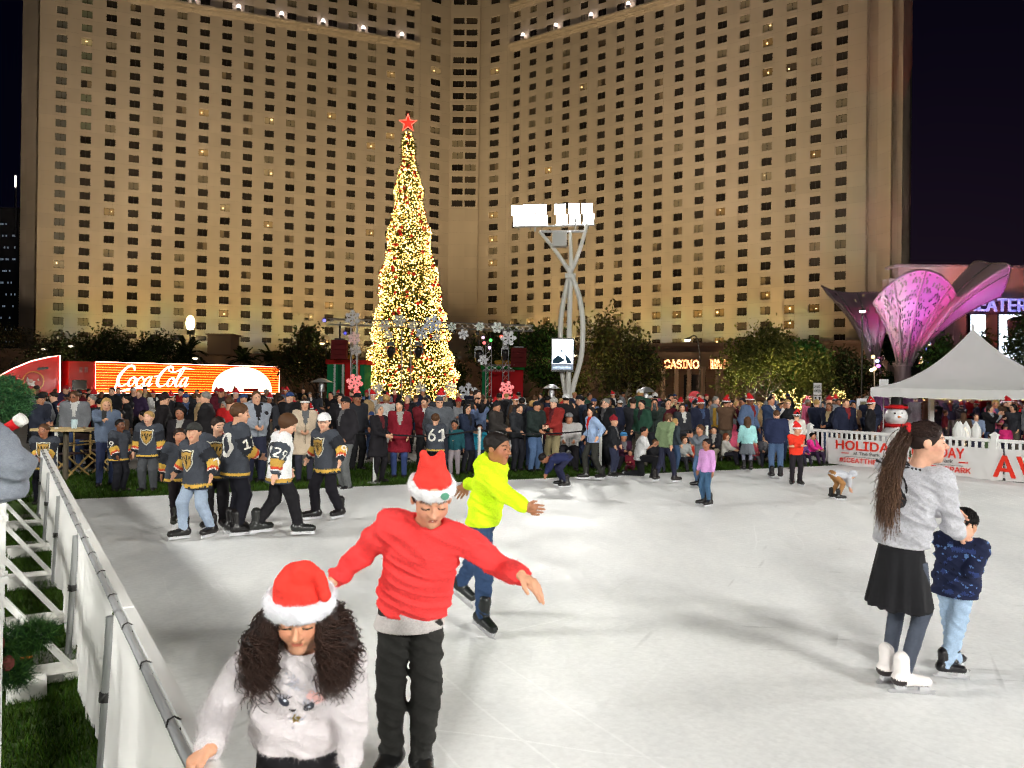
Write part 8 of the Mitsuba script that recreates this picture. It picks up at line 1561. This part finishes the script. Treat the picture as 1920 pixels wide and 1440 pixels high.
def tee(P): d = caps(P, boy.pel - boy.pu * .085 * H_, boy.pel + boy.pu * .04 * H_, 0.092 * boy.R, .066 * boy.R, 1.42, boy.r); return smax(smax(d, -((P - boy.pel + boy.pu * .052 * H_) @ boy.pu + .10 * ((P - boy.pel) @ boy.r)), .004), (P - boy.pel - boy.pu * .03 * H_) @ boy.pu, .004)
cloth(bk, 'undershirt', boy, tee, .009, lin(190, 186, 184), 'cloth'); cloth(bk, 'trousers', boy, legs_sdf(boy, 1.22, amp=.022, seed=5, hip=.84), .0078, lin(44, 44, 42), 'cloth'); skates(bk, boy, lin(30, 30, 30), .008)
def boy_hat(P):
    q = hq(boy, P) / A([.93, .93, 1.0]); n = (meshkit.noise(q * 6.0, 9) - .5) * .05; d = smax(ell(q, A([0, -.06, .24]), (.40, .44, .42)), .14 - q[:, 2] + .1 * q[:, 1], .02); d = smin(d, caps(q, (-.02, -.08, .45), (-.13, -.12, .90), .32, .085, 1.0), .12); d = smin(d, caps(q, (.04, -.08, .45), (.21, -.12, .90), .30, .085), .10); d = smax(d, np.abs(q[:, 1] + .08) - .36 + .30 * np.clip(q[:, 2] - .3, 0, 1), .05); return (d + n) * boy.hs
hk, _, _ = cloth(bk, 'santa_hat', boy, boy_hat, .006, lin(228, 64, 56), 'knit', hb(boy, -.6, 1.5)); bb, VB, FB = cloth(hk, 'band', boy, hat_band(boy, .27, .06, (.39, .43), .066, .50), .006, lin(226, 226, 228), 'knit', hb(boy, -.6, 1.2)); fuzz(bk, VB, FB, 4000, .007, lin(226, 226, 228), 9)
bfn = hat_band(boy, .27, .06, (.39, .43), .066, .50); part(bb, 'badge', decal(bfn, Point(0, 0).buffer(.016, 8), at(835, 930, 3.2) - FW * .2, RT, UP, .005, .006), 'cloth', color=lin(90, 150, 125), smooth=True)
bh_ = hair_sdf(boy, 'short'); cloth(bk, 'hair', boy, lambda P: np.maximum(bh_(P), (hq(boy, P)[:, 2] - .12) * boy.hs), .006, lin(36, 26, 22), 'hair', hb(boy))
m = MB()
for s in (1, -1): m.tube([boy.hc + boy.HM @ (A([x * .075, .352 - abs(x) * .03, -.246 + abs(x) * .012]) * boy.hs) for x in np.linspace(-1, 1, 7)], .0035, 6, (.75, .72, .68)); break
part(bk, 'teeth', m, 'gloss')
# ---- the boy in the neon hoodie
pl_ = pz(903, 985, 5.98); nb_ = pz(926, 874, 5.94); H_ = 1.45; up_ = unit(nb_ - pl_); pl_ = nb_ - up_ * .29 * H_
neo = figure(H_, 'kid', pl_, (.93, -.36, 0), up_, sf=(.88, -.30, 0), wr=pz(1003, 966, 5.55), wl=pz(873, 908, 6.30), hr=(-.2, -.3, -1), hl=(-.6, .6, -.6), ar=gnd(905, 1164, .10), al=gnd(852, 1122, .10), head=(.86, -.48, -.06), toe=(.75, -.25, -.55), toer=(.55, -.65, -.25), handr=(.92, -.2, -.2), handl=(-.5, .4, -.7), curl=.3)
nk = hero('boy in bright neon yellow hoodie and dark jeans skating with one arm out', neo, lin(168, 112, 84), .0055)
yc = lin(206, 240, 30); cloth(nk, 'hoodie', neo, top_sdf(neo, loose=1.16, hem=.02, hood=True, amp=.020, seed=21, sl_loose=1.22), .0085, yc, 'cloth'); cloth(nk, 'jeans', neo, legs_sdf(neo, 1.22, amp=.018, hip=.86), .009, lin(46, 66, 98), 'cloth'); skates(nk, neo, lin(26, 30, 30), .009); cloth(nk, 'hair', neo, hair_sdf(neo, 'short'), .007, lin(26, 20, 18), 'hair', hb(neo))
# ---- the woman in grey and the small boy she steadies
pl_ = pz(1688, 1015, 4.84); nb_ = pz(1718, 874, 4.80); H_ = 1.63; up_ = unit(nb_ - pl_); pl_ = nb_ - up_ * .295 * H_
wom = figure(H_, 'woman', pl_, (.90, .40, 0), up_, sf=(.80, .60, 0), wr=pz(1800, 1000, 4.86), wl=pz(1812, 1006, 5.14), hr=(-.1, -.5, -1), hl=(0, .6, -1), ar=gnd(1694, 1300, .0) * [1, 1, 0] + A([0, 0, .105]), al=gnd(1664, 1280, .0) * [1, 1, 0] + A([0, 0, .105]), head=(.93, -.36, .02), toe=(.95, .35, 0), toer=(1, -.12, 0), handr=(.85, .35, -.05), handl=(.8, -.3, .0), curl=.30, hk=1.10); wom.hc = wom.hc + A([.035, -.01, 0])
wk = hero('woman in grey sweater, black skirt and white skates with a long dark ponytail', wom, lin(214, 166, 140), .0050)
def heather(V): n_ = meshkit.noise(V * 240, 3) * .5 + meshkit.noise(V * 60, 4) * .5; return np.round(lin(172, 172, 178) * (.74 + .5 * n_[:, None]) * 90) / 90
fnW = top_sdf(wom, loose=1.10, hem=.005, collar=.35, amp=.018, seed=31, sl_loose=1.10); jW, _, _ = cloth(wk, 'sweater', wom, fnW, .0085, None, 'cloth', colfn=heather)
cloth(wk, 'skirt', wom, skirt_sdf(wom, .235, .040, .009), .009, lin(26, 26, 29), 'cloth'); cloth(wk, 'leggings', wom, legs_sdf(wom, .86, amp=.003, waist=-.05, hip=.75), .009, lin(66, 72, 84), 'cloth'); skates(wk, wom, lin(228, 222, 220), .0075, .055, .93, lin(40, 32, 32), laces=(.7, .68, .66))
sw = 4.68 / F; ink = lin(42, 42, 46)
def wpx(pts): return [((x - 1700) * sw, -(y - 900) * sw) for x, y in pts]
def wd(nm, poly, kind=None): part(jW, nm, decal(fnW, poly, at(1700, 900, 4.68) - FW * .3, RT, UP, .0045, .02), 'cloth', color=ink, smooth=True, kind=kind)
wd('dog_print', Polygon(spline(wpx([(1684, 955), (1677, 940), (1682, 926), (1684, 905), (1690, 896), (1694, 908), (1700, 926), (1705, 940), (1700, 952), (1690, 956), (1684, 955)]), 6)).buffer(0)); wd('arc_print', LineString(spline(wpx([(1678, 872), (1694, 880), (1703, 900), (1704, 925)]), 6)).buffer(.0035))
v, f = text_flat('goodbye...', .05); v = v * A([14 / 14, 1, 1]); v[:, 0] -= v[:, 0].max(); a = -.20; v[:, :2] = v[:, :2] @ A([[math.cos(a), -math.sin(a)], [math.sin(a), math.cos(a)]]).T; v = v + A([*wpx([(1733, 884)])[0], 0]); wd('lettering', (v, f), 'stuff')
v, f = text_flat('le', .055); v = v + A([*wpx([(1657, 948)])[0], 0]); wd('lettering', (v, f), 'stuff')
def wom_hair(P):
    q = hq(wom, P); d = ell(q, A([0, -.075, .145]), (.375, .43, .385)); d = smax(d, q[:, 1] * .80 - q[:, 2] * .50 - .13, .03); return smax(d, -.26 - q[:, 2] + .35 * (q[:, 1] + .2), .03) * wom.hs
hw, _, _ = cloth(wk, 'hair', wom, wom_hair, .0065, lin(40, 27, 24), 'hair', hb(wom)); kn = wom.hc + wom.HM @ (A([0, -.44, .26]) * wom.hs)
m = MB(); m.tube([kn + wom.HM @ (A([.05 * math.cos(q), .0, .05 * math.sin(q)])) * .9 for q in np.linspace(0, 2 * PI, 13)], .018, 8, lin(185, 40, 44)); part(wk, 'scrunchie', m, 'cloth', smooth=True)
r_ = np.random.default_rng(17); n = 1500; t = np.linspace(0, 1, 22); A0 = kn + r_.normal(size=(n, 3)) * .016; m1 = pz(1690, 812, 4.74) + r_.normal(size=(n, 3)) * A([.035, .025, .02]); m2 = pz(1668, 880, 4.72) + r_.normal(size=(n, 3)) * A([.036, .03, .03]); e_ = pz(1662, 940, 4.70) + r_.normal(size=(n, 3)) * A([.028, .03, .085]); T_ = t[None, :, None]
P = A0[:, None] * (1 - T_) ** 3 + 3 * m1[:, None] * T_ * (1 - T_) ** 2 + 3 * m2[:, None] * T_ ** 2 * (1 - T_) + e_[:, None] * T_ ** 3; P = P + .006 * np.sin(T_ * 14 + r_.uniform(0, 6, (n, 1, 1))) * T_ * r_.normal(size=(n, 1, 3))
v, f = tubes(P, np.linspace(.0030, .0013, 22), 3); g_ = t[None, :, None] * r_.uniform(.3, 1, (n, 1, 1)); c = lin(48, 33, 28) * (1 - g_) + lin(104, 76, 58) * g_; c = np.round(np.repeat(c, 3, 1).reshape(-1, 3) * 200) / 200; part(hw, 'ponytail', (v, f), 'hair', color=c, kind='stuff', smooth=True)
n = 500; az = r_.uniform(-2.0, 2.0, n); el_ = r_.uniform(.0, 1.3, n); S0 = np.stack([np.sin(az) * np.cos(el_) * .40, np.cos(az) * np.cos(el_) * .42 - .07, np.sin(el_) * .42 + .14], 1); S0 = S0[(S0[:, 1] * .78 - S0[:, 2] * .62) < .06]; n = len(S0); k0 = A([0, -.44, .26]); Pq = []
for tt in np.linspace(0, 1, 9): q = S0 * (1 - tt) + k0 * tt; dv = (q - A([0, -.07, .15])) / A([.395, .455, .40]); q = A([0, -.07, .15]) + dv / np.linalg.norm(dv, axis=1, keepdims=True) * A([.395, .455, .40]) * (1.0 + .03 * r_.normal(size=(n, 1)) * (tt > .0)); Pq.append(q)
P = wom.hc + (np.stack(Pq, 1) * wom.hs) @ wom.HM.T; v, f = tubes(P, .0026, 3); part(hw, 'strands', (v, f), 'hair', color=np.repeat(lin(46, 31, 27)[None] * r_.uniform(.6, 1.6, (n, 1)), 27, 0), kind='stuff', smooth=True)
pl_ = pz(1788, 1116, 5.06); nb_ = pz(1803, 1012, 5.06); H_ = 1.06; up_ = unit(nb_ - pl_); pl_ = nb_ - up_ * .292 * H_
tot = figure(H_, 'small', pl_, (.72, .62, 0), up_, wr=pz(1828, 1088, 5.02), wl=pz(1822, 1080, 5.25), hr=(-.6, -.35, -1), hl=(-.4, .4, -1), ar=gnd(1770, 1278, .0) * [1, 1, 0] + A([0, 0, .09]), al=gnd(1790, 1262, .0) * [1, 1, 0] + A([0, 0, .09]), head=(.80, .52, -.22), toe=(.7, .5, 0), toer=(.85, -.25, 0))
tk_ = hero('small boy in navy patterned jacket and light jeans held by the woman', tot, lin(206, 158, 128), .006)
def camo(V): n_ = meshkit.noise(V * A([26, 26, 34]), 8); n2 = meshkit.noise(V * A([38, 38, 50]), 12); c = np.tile(lin(26, 32, 58), (len(V), 1)); c[n_ > .70] = lin(40, 54, 98); c[(n2 > .80)] = lin(86, 116, 164); c[(n2 < .16)] = lin(18, 20, 34); return c
cloth(tk_, 'jacket', tot, top_sdf(tot, loose=1.22, hem=.045, collar=.8, amp=.018, seed=41, sl_loose=1.3), .0085, None, 'cloth', colfn=camo); cloth(tk_, 'jeans', tot, legs_sdf(tot, 1.2, amp=.022, hip=.84), .008, lin(150, 172, 196), 'cloth'); skates(tk_, tot, lin(26, 25, 28), .008, .05, 1.1, laces=(.25, .25, .25)); cloth(tk_, 'hair', tot, hair_sdf(tot, 'short'), .006, lin(18, 15, 15), 'hair', hb(tot))
r_ = np.random.default_rng(23); n = 420; az = r_.uniform(-PI, PI, n); el_ = r_.uniform(.1, 1.5, n); S0 = np.stack([np.sin(az) * np.cos(el_), np.cos(az) * np.cos(el_), np.sin(el_)], 1); S0 = S0[(S0[:, 1] * .42 * .78 - (S0[:, 2] * .4 + .14) * .62) < .08]; n = len(S0); Pq = []
for tt in np.linspace(0, 1, 7): d_ = S0 * A([1, 1, 1 - .0]) + A([0, 0, -1.0]) * tt * .62; d_ /= np.linalg.norm(d_, axis=1, keepdims=True); Pq.append(A([0, -.07, .15]) + d_ * A([.395, .455, .40]) * (1.02 + .03 * r_.normal(size=(n, 1))))
P = tot.hc + (np.stack(Pq, 1) * tot.hs) @ tot.HM.T; v, f = tubes(P, .0022, 3); part(tk_ + '__hair', 'strands', (v, f), 'hair', color=np.repeat(lin(20, 17, 17)[None] * r_.uniform(.6, 2.0, (n, 1)), 21, 0), kind='stuff', smooth=True)
# ---- the adult in a grey hoodie cut by the left edge of the picture
pl_ = pz(-228, 1000, 2.72, .95); H_ = 1.80
adu = figure(H_, 'man', pl_, (.25, -1, 0), (.02, 0, 1), wl=pz(-122, 770, 2.55), wr=pz(-260, 780, 2.5), hl=(1, -.1, -.35), hr=(-1, 0, -.4), head=(.3, -.9, 0))
ak = hero('adult in grey hoodie with raised elbow at the left edge of the picture', adu, SKIN[0], .010, False); cloth(ak, 'hoodie', adu, top_sdf(adu, loose=1.16, hem=.05, hood=True, amp=.04, seed=51, sl_loose=1.35), .012, lin(122, 128, 138), 'cloth'); cloth(ak, 'trousers', adu, legs_sdf(adu, 1.15, amp=.01), .014, lin(40, 44, 60), 'cloth'); cloth(ak, 'hair', adu, hair_sdf(adu, 'short'), .012, HAIRC['brown'], 'hair', hb(adu))
for s in (1, -1): cloth(ak, 'shoe', adu, shoe_sdf(adu, s), .012, (.05, .05, .05), 'gloss', (adu.an[s] - .25, adu.an[s] + .25))
